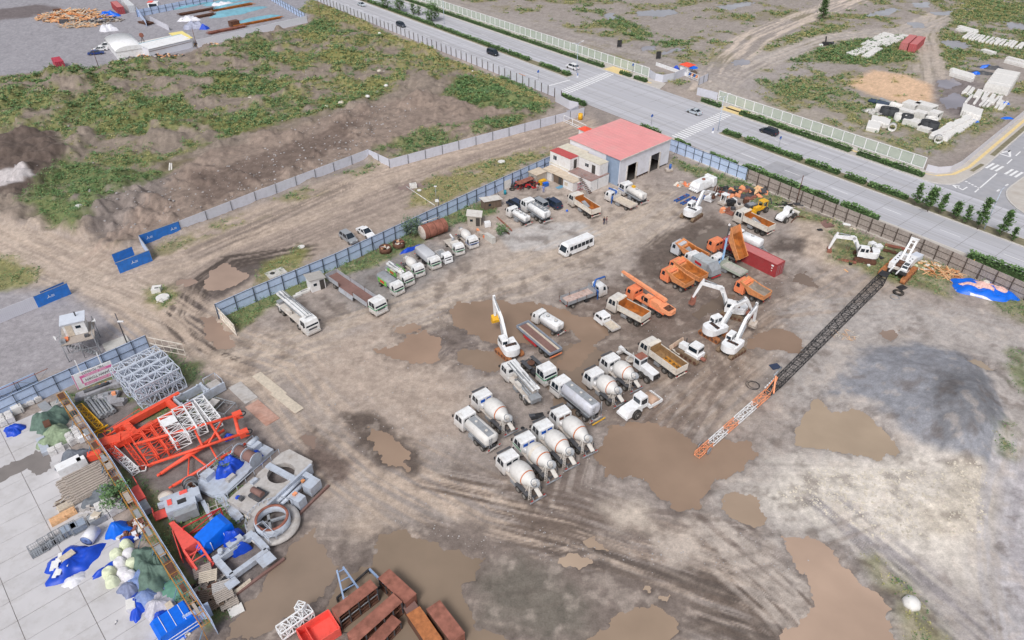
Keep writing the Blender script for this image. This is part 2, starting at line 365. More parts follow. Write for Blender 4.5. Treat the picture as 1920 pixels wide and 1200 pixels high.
paint(mask([(1580,155),(1640,133),(1700,140),(1750,160),(1755,190),(1690,195),(1620,170)],2,3),(216,182,146),.06)
paint(mask([(1440,215),(1560,250),(1700,300),(1660,250),(1560,215),(1440,180)],2,3),(166,158,148),.06)
paint(mask([(1750,150),(1830,150),(1850,200),(1800,230),(1755,190)],2,3),(136,128,128),.1)
rng=random.Random(5)
for k in range(26):
 p0=(rng.uniform(520,1500),rng.uniform(600,1180));a=rng.uniform(-.25,.6);L=rng.uniform(120,420)
 P=[p0,(p0[0]+L*.5,p0[1]+L*.5*math.tan(a)),(p0[0]+L,p0[1]+L*math.tan(a)*1.25)]
 D,S,T=line_sd(P)
 rr=np.exp(-((np.abs(S)-.95)/.28)**2)*(D<2.5)*ym
 paint(rr*(.18+.22*(k%3==0))*sst(.35,.6,n_mid),(112,100,92)if k%2 else(190,176,162),.1)
VEG=np.zeros(len(X));YEL=np.zeros(len(X))
def veg(px,amt=1.0,yel=0.0,soft=1.5,amp=3.0,lo=.42,hi=.56,nz=None,world=False):
 m=mask(px,soft,amp,world)*sst(lo,hi,n_mid*.55+n_big*.45 if nz is None else nz)*amt
 VEG[:]=np.maximum(VEG,m);YEL[:]=np.where(m>.15,np.maximum(YEL*0.5,yel),YEL)
veg([(-300,190),(0,145),(190,128),(345,104),(580,46),(610,10),(720,62),(860,124),(700,190),(480,245),(240,330),(130,300),(110,250),(-300,260)],1,.3,lo=.36,hi=.54)
veg([(560,60),(720,75),(860,130),(840,150),(700,180),(560,190),(500,140)],.9,.55,lo=.42,hi=.55)
veg([(860,150),(960,140),(1040,195),(1010,215),(900,205),(830,180)],1,.05,lo=.1,hi=.3)
veg([(60,370),(110,310),(130,300),(240,325),(330,320),(200,380),(150,440),(90,420),(40,390)],1,0,lo=.25,hi=.42)
veg([(700,285),(800,245),(900,225),(1000,220),(940,245),(740,305)],.9,.1,lo=.3,hi=.5)
veg([(600,-20),(640,14),(720,60),(960,160),(1040,196),(1000,190),(850,128),(700,66),(560,20)],1,.8,lo=.2,hi=.4)
veg([(770,350),(860,312),(1032,275),(1040,288),(820,384),(760,390)],.9,.7,lo=.28,hi=.5)
veg([(480,505),(560,458),(585,462),(560,500),(480,540)],1,.5,lo=.15,hi=.35)
veg([(350,440),(480,385),(700,302),(760,290),(700,320),(480,412),(300,480),(280,470)],.7,.4,lo=.35,hi=.5)
veg([(-60,465),(30,480),(80,512),(60,530),(-60,560)],1,.5,lo=.2,hi=.4)
veg([(275,545),(300,538),(330,550),(330,570),(300,578),(275,565)],1,.3,lo=.1,hi=.2)
veg([(415,590),(520,545),(640,490),(800,405),(860,385),(930,380),(930,400),(860,420),(800,450),(700,500),(640,520),(560,550),(500,580),(450,625)],1,.15,soft=.8,amp=1.2,lo=.22,hi=.4)
veg([(1260,298),(1400,340),(1480,365),(1470,400),(1420,385),(1340,345),(1270,315)],.9,.15,amp=1.5,lo=.25,hi=.4)
veg([(1440,365),(1560,415),(1700,475),(1790,505),(1780,560),(1640,520),(1560,480),(1560,430),(1480,415)],.9,.35,amp=1.5,lo=.3,hi=.48)
veg([(1550,440),(1640,460),(1640,500),(1560,490)],.9,.3,lo=.3,hi=.5)
veg([(1790,510),(1920,560),(1990,600),(1980,640),(1880,590)],.8,.2,lo=.3,hi=.5)
veg([(1890,650),(1930,660),(1930,740),(1900,720)],.9,.1,lo=.3,hi=.4)
veg([(1870,810),(1895,800),(1895,860),(1860,850)],.9,.2,lo=.3,hi=.4)
veg([(1615,1050),(1640,1040),(1700,1090),(1770,1180),(1800,1260),(1700,1260),(1680,1150)],.8,.55,amp=1,lo=.3,hi=.5)
veg([(120,745),(200,705),(330,660),(400,730),(400,780),(250,800),(180,800),(260,900),(340,960),(420,930),(480,850),(580,900),(470,980),(360,1060),(320,1000),(230,900)],.9,.1,amp=1.5,lo=.42,hi=.55)
veg([(205,820),(250,900),(300,960),(350,1060),(400,1140),(430,1150),(390,1180),(300,1050),(240,940)],1,.1,soft=.5,amp=.8,lo=.2,hi=.4)
veg([(330,660),(370,690),(370,720),(330,700)],.9,0,lo=.2,hi=.3)
veg([(40,735),(110,710),(120,725),(30,765)],.9,.1,soft=.6,amp=.6,lo=.2,hi=.3)
veg(FARR,.7,.6,lo=.5,hi=.62)
veg([(1400,145),(1560,160),(1640,185),(1720,205),(1740,250),(1640,220),(1560,195),(1460,180)],.85,.45,lo=.35,hi=.5)
veg([(1470,115),(1560,75),(1680,55),(1730,70),(1720,110),(1640,122),(1560,118)],.95,.35,lo=.25,hi=.42)
veg([(1400,100),(1440,75),(1560,45),(1600,50),(1540,70),(1440,105)],.9,.6,lo=.3,hi=.45)
veg([(1060,20),(1160,60),(1240,90),(1300,85),(1180,40),(1100,5)],.9,.3,lo=.35,hi=.5)
veg([(1740,60),(1790,40),(1920,30),(2100,60),(2000,100),(1860,110),(1800,150),(1760,120)],.85,.5,lo=.35,hi=.5)
veg([(1740,0),(1900,-30),(2100,-20),(2000,20),(1860,40),(1780,30)],.9,.6,lo=.3,hi=.45)
veg([(1750,310),(1790,260),(1900,195),(1840,200),(1760,240),(1680,260),(1600,250),(1700,300)],.8,.6,lo=.35,hi=.5)
tt=X*AX.x+Y*AX.y;nn_=X*NX.x+Y*NX.y
road_m=((nn_>135.8)&(nn_<170.2))|((tt>40)&(tt<61)&(nn_>164))|((nn_>132.4)&(nn_<140)&(tt<104))
VEG[road_m]=0
for q in TR:VEG*=1-q*.95
vd=VEG[:,None]
gcol=np.array(lin((112,128,84)))[None,:]*(1-YEL[:,None])+np.array(lin((156,150,102)))[None,:]*YEL[:,None]
C[:]=C*(1-.8*vd)+gcol*(.8*vd)*(1+.3*(n_sm[:,None]-.5))
Z=(n_mid-.5)*.16+(n_sm-.5)*.09
def mound(px,h,soft=4,amp=2,seed=0):
 m=mask(px,soft,amp);Z[:]=Z+m*h*(.55+.9*(fbm(X,Y,5,80+seed)-.25))
mound(FIELD,.25,3,3)
Z+=fm*sst(.45,.8,fbm(X,Y,9,91))*2.0*(1-mask([(300,330),(700,215),(960,215),(700,285),(340,425)],6,2)*.8)
Z+=fm*sst(.5,.75,fbm(X,Y,3.4,95))*.8
for p,h in(([(50,185),(95,172),(130,185),(110,198),(60,198)],2.2),([(110,160),(160,140),(185,165),(150,185),(115,175)],2.5),([(180,215),(230,205),(255,225),(220,240),(170,232)],1.8),([(260,120),(290,115),(310,130),(270,138)],2),([(300,155),(360,145),(380,165),(320,175)],1.8),([(770,70),(830,90),(800,110),(770,95)],1.5),([(900,180),(940,170),(960,190),(920,205)],1.6),([(0,260),(60,250),(110,270),(100,330),(40,350),(-60,330)],2.2),([(140,350),(240,330),(210,400),(180,450),(130,420)],1.6)):
 mound(p,h,3,1.5)
hz=mask([(1650,690),(1740,668),(1840,690),(1878,790),(1850,860),(1770,840),(1690,800)],6,1.5);Z+=hz*2.2*(.8+.4*n_mid)
hz=mask([(1760,760),(1820,745),(1850,800),(1800,850),(1760,810)],3.5,1.0);Z+=hz*1.6
mound([(1775,880),(1830,880),(1850,930),(1840,990),(1780,1000),(1760,940)],.9,3,1.5)
mound([(1500,410),(1550,420),(1580,465),(1555,490),(1500,475),(1490,440)],1.7,5,1)
mound([(1590,1060),(1640,1050),(1760,1180),(1800,1260),(1720,1240)],.4,3,1)
def flat(m,z=0.0):Z[:]=Z*(1-m)+z*m
rd=sst(131.5,133.5,nn_)*(1-sst(171,174,nn_));flat(np.clip(rd,0,1),-.03)
sr=sst(36,39,tt)*(1-sst(61,65,tt))*(nn_>160);flat(sr,-.03)
flat(mask([(-300,860),(0,770),(60,745),(110,720),(200,880),(290,1040),(390,1180),(420,1400),(-300,1400)],.8,0),-.03)
flat(mask([(1060,300),(1170,352),(1258,320),(1190,240),(1090,250)],1,0),-.02)
PUD=[([(840,585),(860,567),(930,562),(1000,566),(1080,592),(1130,600),(1135,625),(1110,655),(1070,690),(1040,690),(1090,640),(1070,615),(1010,640),(940,650),(905,640),(880,620),(850,610)],(150,126,108)),([(702,655),(745,650),(770,625),(800,618),(830,640),(822,675),(780,682),(740,672)],(160,134,116)),([(845,655),(900,652),(945,665),(940,692),(900,695),(860,680)],(146,126,110)),([(740,612),(780,604),(790,612),(760,624),(738,622)],(158,136,120)),([(1000,690),(1060,650),(1100,640),(1130,660),(1110,700),(1090,790),(1140,800),(1060,790),(1020,720)],(138,120,106)),([(1110,850),(1140,800),(1180,790),(1260,800),(1320,840),(1340,830),(1410,825),(1420,850),(1390,880),(1340,905),(1310,950),(1270,960),(1235,930),(1200,905),(1140,890)],(152,128,110)),([(1360,930),(1385,920),(1420,932),(1435,970),(1430,995),(1390,985),(1358,955)],(168,146,128)),([(1475,1010),(1510,1005),(1570,1030),(1600,1080),(1660,1130),(1690,1215),(1440,1215),(1490,1160),(1520,1130),(1515,1080),(1480,1045)],(180,154,136)),([(720,1010),(760,995),(850,1030),(910,1045),(890,1090),(870,1110),(890,1170),(960,1200),(960,1260),(820,1260),(600,1160),(640,1080),(690,1060)],(142,124,108)),([(480,1110),(540,1020),(590,985),(600,1010),(640,1060),(600,1120),(480,1200),(420,1200),(440,1150)],(144,126,112)),([(1170,1150),(1230,1140),(1270,1160),(1260,1210),(1080,1215),(1120,1180)],(160,138,120)),([(1050,1048),(1075,1035),(1110,1045),(1120,1058),(1085,1068),(1055,1060)],(176,154,136)),([(1090,1014),(1115,1008),(1135,1020),(1140,1032),(1105,1030)],(172,150,132)),([(1195,1105),(1215,1092),(1222,1102),(1205,1112)],(174,152,134)),([(1240,1118),(1258,1108),(1264,1120),(1250,1128)],(174,152,134)),([(1500,780),(1530,745),(1560,770),(1610,765),(1650,790),(1690,845),(1650,870),(1580,850),(1520,840),(1480,840)],(170,152,132)),([(1815,677),(1830,674),(1862,690),(1866,700),(1845,702),(1822,688)],(166,150,134)),([(1420,620),(1470,610),(1505,640),(1500,665),(1450,655),(1400,650)],(146,122,106)),([(1485,515),(1510,510),(1522,525),(1535,540),(1510,532),(1488,528)],(124,108,98)),([(1655,620),(1680,615),(1690,628),(1670,638),(1650,634)],(150,130,118)),([(1240,500),(1290,460),(1330,430),(1370,420),(1385,435),(1340,460),(1290,490),(1250,520)],(116,104,96)),([(1290,590),(1340,560),(1380,540),(1400,545),(1360,575),(1310,600)],(124,108,96)),([(690,800),(740,815),(770,850),(760,876),(730,870),(700,840)],(158,134,116)),([(375,540),(395,505),(425,493),(455,508),(470,520),(440,535),(400,548)],(168,144,130)),([(375,595),(400,590),(430,625),(440,648),(410,655),(385,640)],(158,134,120)),([(335,528),(365,518),(370,530),(345,540)],(156,134,122)),([(565,812),(590,818),(605,835),(585,845),(565,832)],(140,120,110)),([(745,350),(775,342),(800,345),(770,355),(742,356)],(146,126,120)),([(1190,22),(1260,16),(1272,25),(1240,31),(1195,29)],(150,150,158)),([(1130,26),(1150,24),(1162,36),(1140,37)],(150,150,158)),([(1340,12),(1400,2),(1420,5),(1370,18)],(156,155,162)),([(1195,88),(1225,86),(1232,93),(1205,95)],(152,150,158)),([(1240,98),(1260,91),(1285,88),(1290,92),(1262,97),(1244,102)],(152,150,158)),([(1375,112),(1402,112),(1408,120),(1378,122)],(152,150,158)),([(1710,5),(1740,4),(1744,13),(1715,14)],(162,162,170)),([(1620,28),(1670,14),(1688,18),(1668,27),(1630,32)],(158,158,166)),([(1748,22),(1785,21),(1780,28),(1752,28)],(158,158,166)),([(1700,42),(1725,42),(1738,52),(1712,52)],(158,157,164)),([(1765,75),(1800,76),(1824,87),(1790,92),(1768,84)],(154,152,160)),([(1757,150),(1790,147),(1802,158),(1775,168),(1758,162)],(140,136,146)),([(1760,185),(1790,172),(1818,185),(1812,200),(1775,203)],(140,136,146)),([(1880,40),(1925,46),(1925,56),(1890,52)],(154,152,160)),]  # grey-blue entries of the far puddles carry reflected sky as colour
PUDS=[(p,c,np.where(Z<-1,0,0))for p,c in[]]
wet=np.zeros(len(X));pm=[]
fine_edge=n_sm*.45+n_mid*.35+n_fine*.2
for i,(p,c)in enumerate(PUD):
 far=min(q[1]for q in p)<130
 m=mask(p,.35,1.6 if not far else 2.2,nz=fine_edge);pm.append(m)
 wm=mask(p,2.6 if not far else 1.0,3.2 if not far else 1.5,nz=fine_edge);wet=np.maximum(wet,wm)
 k=np.maximum(mask(p,1.6,1.8,nz=fine_edge),m)
 Z=Z*(1-k)+(-.15*sst(.3,.95,k)+.01+(n_fine-.5)*.03+(n_sm-.5)*.07)*k
VEG[wet>.5]=0
wk=(wet[:,None]**1.5)*.75
C=C*(1-wk)+np.array(lin((100,88,81)))[None,:]*wk
ch=fbm(X,Y,2.1,301,4);paint(ym*sst(.52,.74,ch)*.32*(.4+1.2*sst(.4,.6,n_big)),(112,99,90),.2);paint(ym*sst(.6,.74,1-ch)*.35,(194,182,170),.1)
gry=C.mean(1,keepdims=True);C=(gry+(C-gry)*(.74+.3*VEG[:,None]));C=.33*(C/.33)**1.14*np.array([[.93,.90,.895]])
C*=(1+.30*(n_fine[:,None]-.5)+.18*(n_sm[:,None]-.5))
idx=np.arange(NU*NV).reshape(NV,NU)
quads=np.stack([idx[:-1,:-1],idx[:-1,1:],idx[1:,1:],idx[1:,:-1]],-1).reshape(-1,4)
ring=np.concatenate([idx[0,:],idx[1:,-1],idx[-1,-2::-1],idx[-2:0:-1,0]])
rx,ry=X[ring],Y[ring]-150;sc=2500/np.maximum(np.abs(rx),np.abs(ry));ex,ey=rx*sc,ry*sc+150
base=len(X);nr=len(ring);j=np.arange(nr);j2=(j+1)%nr
apron=np.stack([ring[j],base+j,base+j2,ring[j2]],-1)
VX=np.concatenate([X,ex]);VY=np.concatenate([Y,ey]);VZ=np.concatenate([Z,np.zeros(nr)])
VC=np.concatenate([C,np.tile(np.array(lin((156,148,138))),(nr,1))]);VW=np.concatenate([wet,np.zeros(nr)])
def grid_mesh(name,vx,vy,vz,q):
 me=bpy.data.meshes.new(name);me.vertices.add(len(vx));me.vertices.foreach_set('co',np.stack([vx,vy,vz],-1).astype(np.float32).ravel())
 k=len(q);nv=q.shape[1];me.loops.add(k*nv);me.polygons.add(k);me.loops.foreach_set('vertex_index',q.astype(np.int32).ravel())
 me.polygons.foreach_set('loop_start',np.arange(0,k*nv,nv,dtype=np.int32));me.update(calc_edges=True);return me
me=grid_mesh('ground',VX,VY,VZ,np.concatenate([quads,apron]))
at=me.color_attributes.new('soil','FLOAT_COLOR','POINT');at.data.foreach_set('color',np.concatenate([VC,np.ones((len(VC),1))],1).astype(np.float32).ravel())
at=me.attributes.new('wet','FLOAT','POINT');at.data.foreach_set('value',VW.astype(np.float32))
me.polygons.foreach_set('use_smooth',np.ones(len(me.polygons),bool))
gm=bpy.data.materials.new('dirt_and_gravel');gm.use_nodes=True;n=gm.node_tree.nodes;l=gm.node_tree.links;b=n['Principled BSDF']
va=n.new('ShaderNodeVertexColor');va.layer_name='soil';wa=n.new('ShaderNodeAttribute');wa.attribute_name='wet'
tc=n.new('ShaderNodeTexCoord')
def nz(s,d,r=.6):
 t=n.new('ShaderNodeTexNoise');t.inputs['Scale'].default_value=s;t.inputs['Detail'].default_value=d;t.inputs['Roughness'].default_value=r;l.new(tc.outputs['Object'],t.inputs['Vector']);return t
def mul(a,bb,f0,f1,t):
 mr=n.new('ShaderNodeMapRange');mr.inputs['From Min'].default_value=.25;mr.inputs['From Max'].default_value=.75;mr.inputs['To Min'].default_value=f0;mr.inputs['To Max'].default_value=f1
 l.new(t.outputs['Fac'],mr.inputs['Value']);v=n.new('ShaderNodeVectorMath');v.operation='SCALE';l.new(a,v.inputs[0]);l.new(mr.outputs[0],v.inputs['Scale']);return v.outputs[0]
t1=nz(1.1,9,.72);t2=nz(5,4,.7);col=mul(va.outputs['Color'],None,.76,1.24,t1);col=mul(col,None,.80,1.20,t2)
l.new(col,b.inputs['Base Color']);b.inputs['Specular IOR Level'].default_value=.25
mr=n.new('ShaderNodeMapRange');mr.inputs['To Min'].default_value=.92;mr.inputs['To Max'].default_value=.55;l.new(wa.outputs['Fac'],mr.inputs['Value']);l.new(mr.outputs[0],b.inputs['Roughness'])
bp=n.new('ShaderNodeBump');bp.inputs['Strength'].default_value=.8;bp.inputs['Distance'].default_value=.12;l.new(t1 .outputs['Fac'],bp.inputs['Height']);l.new(bp.outputs[0],b.inputs['Normal'])
me.materials.append(gm)
go=bpy.data.objects.new('ground',me);COL.objects.link(go);tag(go,kind='structure')
def gz(x,y):
 """height of the ground sheet"""
 v=np.log(max(y,24.0)/24.0)/np.log(1.0042);u=(x/(40+.63*y)+1)/2*(NU-1)
 i=int(min(max(v,0),NV-1));k=int(min(max(u,0),NU-1));return float(Z[i*NU+k])
def water(name,c,rough=.06):
 m=bpy.data.materials.new(name);m.use_nodes=True;n=m.node_tree.nodes;l=m.node_tree.links;b=n['Principled BSDF']
 tc=n.new('ShaderNodeTexCoord');t=n.new('ShaderNodeTexNoise');t.inputs['Scale'].default_value=.12;t.inputs['Detail'].default_value=4;l.new(tc.outputs['Object'],t.inputs['Vector'])
 r=n.new('ShaderNodeValToRGB');k=lin(c);r.color_ramp.elements[0].color=(*[x*.84 for x in k],1);r.color_ramp.elements[1].color=(*[x*1.1 for x in k],1);r.color_ramp.elements[0].position=.3;r.color_ramp.elements[1].position=.7
 l.new(t.outputs['Fac'],r.inputs['Fac']);l.new(r.outputs[0],b.inputs['Base Color']);b.inputs['Roughness'].default_value=rough;b.inputs['IOR'].default_value=1.33;return m
WM={}
for(p,c),m in zip(PUD,pm):
 sel=(m.reshape(NV,NU)>.02);qk=sel[:-1,:-1]|sel[:-1,1:]|sel[1:,1:]|sel[1:,:-1]
 q=quads.reshape(NV-1,NU-1,4)[qk]
 if not len(q):continue
 u_,inv=np.unique(q.ravel(),return_inverse=True)
 me=grid_mesh('puddle',X[u_],Y[u_],np.full(len(u_),-.05-.0025*(len(bpy.data.meshes)%17)),inv.reshape(-1,4))
 if c not in WM:
  g_=sum(c)/3;k=tuple(int((g_+(v-g_)*.95)*1.0)for v in c);WM[c]=water('mud_and_sky_tint_water',k)  # brown is mud; grey-blue is sky reflection put into the base colour
 me.materials.append(WM[c]);o=bpy.data.objects.new('puddle',me);COL.objects.link(o);tag(o,kind='structure')
 # ------ plants as ground cover (uncountable)
LEAF={}
def leafmat(name,c0,c1):
 m=bpy.data.materials.new(name);m.use_nodes=True;n=m.node_tree.nodes;l=m.node_tree.links;b=n['Principled BSDF']
 g=n.new('ShaderNodeNewGeometry');r=n.new('ShaderNodeValToRGB');r.color_ramp.elements[0].color=(*lin(c0),1);r.color_ramp.elements[1].color=(*lin(c1),1)
 l.new(g.outputs['Random Per Island'],r.inputs['Fac']);l.new(r.outputs[0],b.inputs['Base Color']);b.inputs['Roughness'].default_value=.75;b.inputs['Specular IOR Level'].default_value=.2
 LEAF[name]=m;return m
LG=leafmat('weed_leaf',(80,112,76),(120,148,100));LY=leafmat('yellow_weed_leaf',(140,142,88),(184,176,124));LD=leafmat('dark_leaf',(74,104,64),(118,146,92));LB=leafmat('blue_green_leaf',(82,104,86),(120,138,112))
nrng=np.random.default_rng(3)
def leaf_quads(cx,cy,cz,s,up=.5):
 """one small leaning leaf face per entry"""
 k=len(cx);a=nrng.uniform(0,2*np.pi,k);tl=nrng.uniform(.05,.8,k)
 u=np.stack([np.cos(a),np.sin(a),np.zeros(k)],-1);v=np.stack([-np.sin(a)*np.cos(tl),np.cos(a)*np.cos(tl),np.sin(tl)],-1)
 c=np.stack([cx,cy,cz],-1);s=s[:,None]
 P=np.stack([c-u*s*.5,c+v*s*.1-u*s*.1+u*s*.6*0+v*s*0+u*s*.5,c+v*s+u*s*.25,c+v*s*.85-u*s*.3],1)
 return P.reshape(-1,3)
def leaf_obj(name,P,m,parent=None):
 me=grid_mesh(name,P[:,0],P[:,1],P[:,2],np.arange(len(P)).reshape(-1,4));me.materials.append(m)
 o=bpy.data.objects.new(name,me);COL.objects.link(o)
 if parent is not None:o.parent=parent
 return o
cell=np.abs((40+.63*Y)*2/NU*Y*.0042)
dens=VEG**1.3*cell*(.35+1.3*sst(.35,.65,n_sm))
def tufts(prob_scale,pick,name,m,label,hmin,hmax,leaves):
 wgt=dens*pick;tot=wgt.sum();cnt=int(tot*prob_scale)
 ch=nrng.choice(len(X),cnt,p=wgt/tot)
 ch=ch[VEG[ch]>.2];k=len(ch);px=X[ch]+nrng.normal(0,.25,k);py=Y[ch]+nrng.normal(0,.25,k);pz=Z[ch]
 h=hmin+(hmax-hmin)*nrng.random(k)**2*(.5+.8*n_big[ch]);r=h*nrng.uniform(.6,1.1,k)
 out=[]
 for j in range(leaves):
  a=nrng.uniform(0,2*np.pi,k);q=np.sqrt(nrng.random(k))*r;f=nrng.random(k)
  hh=h*(1-(q/(r+1e-6))**2*.7)*f
  out.append(leaf_quads(px+np.cos(a)*q,py+np.sin(a)*q,pz+hh,(.11+.22*nrng.random(k))*np.clip(h/.6,.7,1.4)*np.clip(py/170,.6,1.3)))
 o=leaf_obj(name,np.concatenate(out),m);tag(o,label,'plants',kind='stuff')
tufts(1.9,(1-YEL*.8),'weeds',LG,'green bushy weeds spread over the waste ground',.2,.9,12)
tufts(.55,np.clip(1-YEL*1.5,0,1),'tall_weeds',LD,'darker taller weed clumps on the waste ground',.5,1.5,14)
tufts(2.2,YEL+.16,'dry_grass',LY,'yellowing grass and weeds between the green ones',.25,.7,9)
def crumbs(px,count,smin,smax,m,name,label):
 P=wpoly(px);xs=[p[0]for p in P];yy=[p[1]for p in P];x=nrng.uniform(min(xs),max(xs),count*3);y=nrng.uniform(min(yy),max(yy),count*3)
 ok=sdist(P,x,y)+(fbm(x,y,3,5)-.5)*4<0;x,y=x[ok][:count],y[ok][:count];mb=MB()
 for a,bb in zip(x,y):
  s=smin+(smax-smin)*random.random()**3;z=gz(a,bb)
  vs=[(a+s*random.uniform(.6,1)*c1*.7,bb+s*random.uniform(.6,1)*c2*.7,z+s*h_)for h_ in(-.1,.45*random.uniform(.6,1.3))for c1,c2 in((-1,-1),(1,-1),(1,1),(-1,1))]
  mb.add(vs,[(4,5,6,7),(0,1,5,4),(1,2,6,5),(2,3,7,6),(3,0,4,7)],m)
 tag(mb.build(name),label,'stones',kind='stuff')
STONE=mat('pale_stone',(206,198,184),.9,var=.25,scale=.7);STONEG=mat('grey_stone',(168,164,164),.9,var=.25,scale=.7)
crumbs([(1775,870),(1830,870),(1855,920),(1850,990),(1800,1010),(1640,1010),(1560,960),(1440,930),(1520,870),(1770,880)],1800,.05,.22,STONE,'rubble','pale broken stone spilled over the right side of the yard')
crumbs([(600,940),(900,1000),(1100,1000),(1700,1020),(1800,1180),(1700,1100),(900,1030)],500,.05,.14,STONEG,'pebbles','small stones scattered over the lower yard')
crumbs([(200,360),(480,290),(640,200),(800,190),(700,280),(340,425),(160,450)],600,.1,.4,STONEG,'rubble','broken concrete rubble along the bank behind the fence')
crumbs([(600,600),(1500,500),(1600,800),(900,1000),(600,800)],1200,.05,.16,STONEG,'pebbles','small stones scattered over the middle of the yard')
crumbs([(0,160),(560,60),(960,180),(480,350),(0,400)],260,.12,.4,STONEG,'rubble','pale stones lying between the weeds')
# ------ avenue, side road, pavements, markings
def R2(t,n,z=0):return(t,-n,z)
ROADM=mat('worn_concrete_road',(184,184,191),.8,var=.14,scale=.5,stretch=(.02,1.3,1),dirt=(150,146,144),dirt_amt=.5,dirt_scale=.6)
ROADA=mat('grey_asphalt',(164,164,170),.85,var=.08,scale=.6,dirt=(164,160,158),dirt_amt=.4,dirt_scale=.15)
PAVE=mat('pale_paving',(190,184,178),.8,var=.08,scale=1.2,dirt=(160,146,134),dirt_amt=.5,dirt_scale=.3)
TACT=mat('yellow_tactile_paving',(222,198,146),.8,var=.1,scale=2)
KERB=mat('kerb_stone',(198,194,190),.8,var=.1,scale=1)
MARK=mat('road_marking_paint',(232,232,234),.7,var=.06,scale=1.5,dirt=(180,178,178),dirt_amt=.5,dirt_scale=1.2)
MED=mat('median_soil',(128,122,100),.95,var=.2,scale=1)
SEAM=mat('road_seam',(128,126,128),.9,var=.2)
def flatpiece(name,quads,m,z,h=.004,kind='structure'):
 mb=MB()
 for q in quads:mb.slab([(t,-n)for t,n in q],z,z+h,m)
 return tag(mb.build(name,None,None,RA),kind=kind)
rect=lambda t0,t1,n0,n1:[(t0,n0),(t1,n0),(t1,n1),(t0,n1)]
mb=MB();mb.slab([(t,-n)for t,n in rect(-250,1200,139.5,164.8)],-.2,.03,ROADM)
for t in range(-40,420,6):mb.box((t+.3*(t%5),-144.8,.032),(.07,10.2,.006),SEAM);mb.box((t+2.2,-159.4,.032),(.07,10.6,.006),SEAM)
for n_ in(143.1,146.6,157.6,161.2):mb.box((180,-n_,.032),(440,.06,.006),SEAM)
tag(mb.build('avenue',None,None,RA),kind='structure')
arc=lambda ct,cn,r,a0,a1,k=10:[(ct+r*math.cos(R(a0+(a1-a0)*i/k)),cn+r*math.sin(R(a0+(a1-a0)*i/k)))for i in range(k+1)]
LK=arc(57,170.5,5.6,270,180)+[(51.4,180),(76,420)];RK=arc(31,176.8,12.4,-90,0)+[(43.6,184),(68,420)]
side=[(57,164.8)]+LK+RK[::-1]+[(31,164.8)]
flatpiece('side_road',[side],ROADA,-.15,.172)
flatpiece('asphalt_patch',[rect(84,75,141,148)],ROADA,.031)
def raised(name,poly,m=PAVE,h=.14):return flatpiece(name,[poly],m,-.1,h+.1)
raised('pavement',rect(-60,99,132.6,139.2));raised('pavement',rect(108,120,134.0,139.2))
raised('pavement',[(136,165.1),(420,165.1),(420,170),(138,170)])
raised('pavement',[(121.5,165.1),(121.5,170),(60,170),(56.3,171.6),(55.6,178),(58.4,202),(80.6,420)]+[(a+.15,b_)for a,b_ in LK[::-1]]);raised('pavement',[(-60,165.1)]+[(a-.15,b_+.1)for a,b_ in RK]+[(60,420),(36,186),(32,178),(24,174),(-60,174)])
flatpiece('tactile_strip',[rect(-60,98,135.2,136.0),rect(150,146,136.4,139.0),rect(110,106,134.6,139),rect(152,160,165.2,169.8),rect(141,147.5,166.4,167.2),rect(107,114,165.3,169.6),rect(71,120,167.1,167.9)],TACT,.141)
strip=lambda P,w_:[[P[i],P[i+1],(P[i+1][0]+w_,P[i+1][1]),(P[i][0]+w_,P[i][1])]for i in range(len(P)-1)]
flatpiece('tactile_strip',strip([(59,168),(56,169.2),(53.9,173),(53.4,180),(56,205),(78,420)],.8)+strip([(20,168.6),(33,171),(39.5,177),(41,186),(65,420)],.8),TACT,.141)
flatpiece('verge',strip([(52.0,178),(52.1,184)],.9)+strip([(52.8,191),(75.9,420)],1.1)+strip([(41.8,187),(42.6,195)],.9),MED,.142)
def kerb(pts,name='kerb'):
 mb=MB()
 for a,b_ in zip(pts,pts[1:]):
  d=Vector((b_[0]-a[0],-(b_[1]-a[1]),0)).normalized();s=Vector((-d.y,d.x,0))*.15
  A,B=Vector((a[0],-a[1],0)),Vector((b_[0],-b_[1],0));mb.slab([tuple(A-s)[:2],tuple(B-s)[:2],tuple(B+s)[:2],tuple(A+s)[:2]],-.1,.165,KERB)
 return tag(mb.build(name,None,None,RA),kind='structure')
kerb([(-60,139.35),(99,139.35)]);kerb([(108,139.35),(120,139.35)]);kerb([(147,139.0),(420,139.0)])
kerb([(136,164.95),(420,164.95)]);kerb([(121.5,164.95)]+[(57,164.95)]+LK);kerb([(-60,164.95),(31,164.95)]+RK)
def median(t0,t1):
 mb=MB();mb.slab([(t0,-150.6),(t1,-150.6),(t1,-154.0),(t0,-154.0)],-.1,.17,KERB);mb.slab([(t0+.4,-150.9),(t1-.2,-150.9),(t1-.2,-153.7),(t0+.4,-153.7)],.16,.21,MED)
 return tag(mb.build('median_strip',None,None,RA),kind='structure')
median(-60,103.6);median(161,420)
zz=[]
for i in range(20):n_=140.6+i*1.2;sk=(n_-139.5)*.18;zz.append([(149.6+sk,n_),(153.4+sk,n_),(153.4+sk,n_+.55),(149.6+sk,n_+.55)])
flatpiece('road_marking',zz,MARK,.034)
zz=[]
for i in range(20):n_=140.4+i*1.2;sk=(n_-139.5)*.12;zz.append([(106.4+sk,n_),(110+sk,n_),(110+sk,n_+.55),(106.4+sk,n_+.55)])
flatpiece('road_marking',zz,MARK,.034)
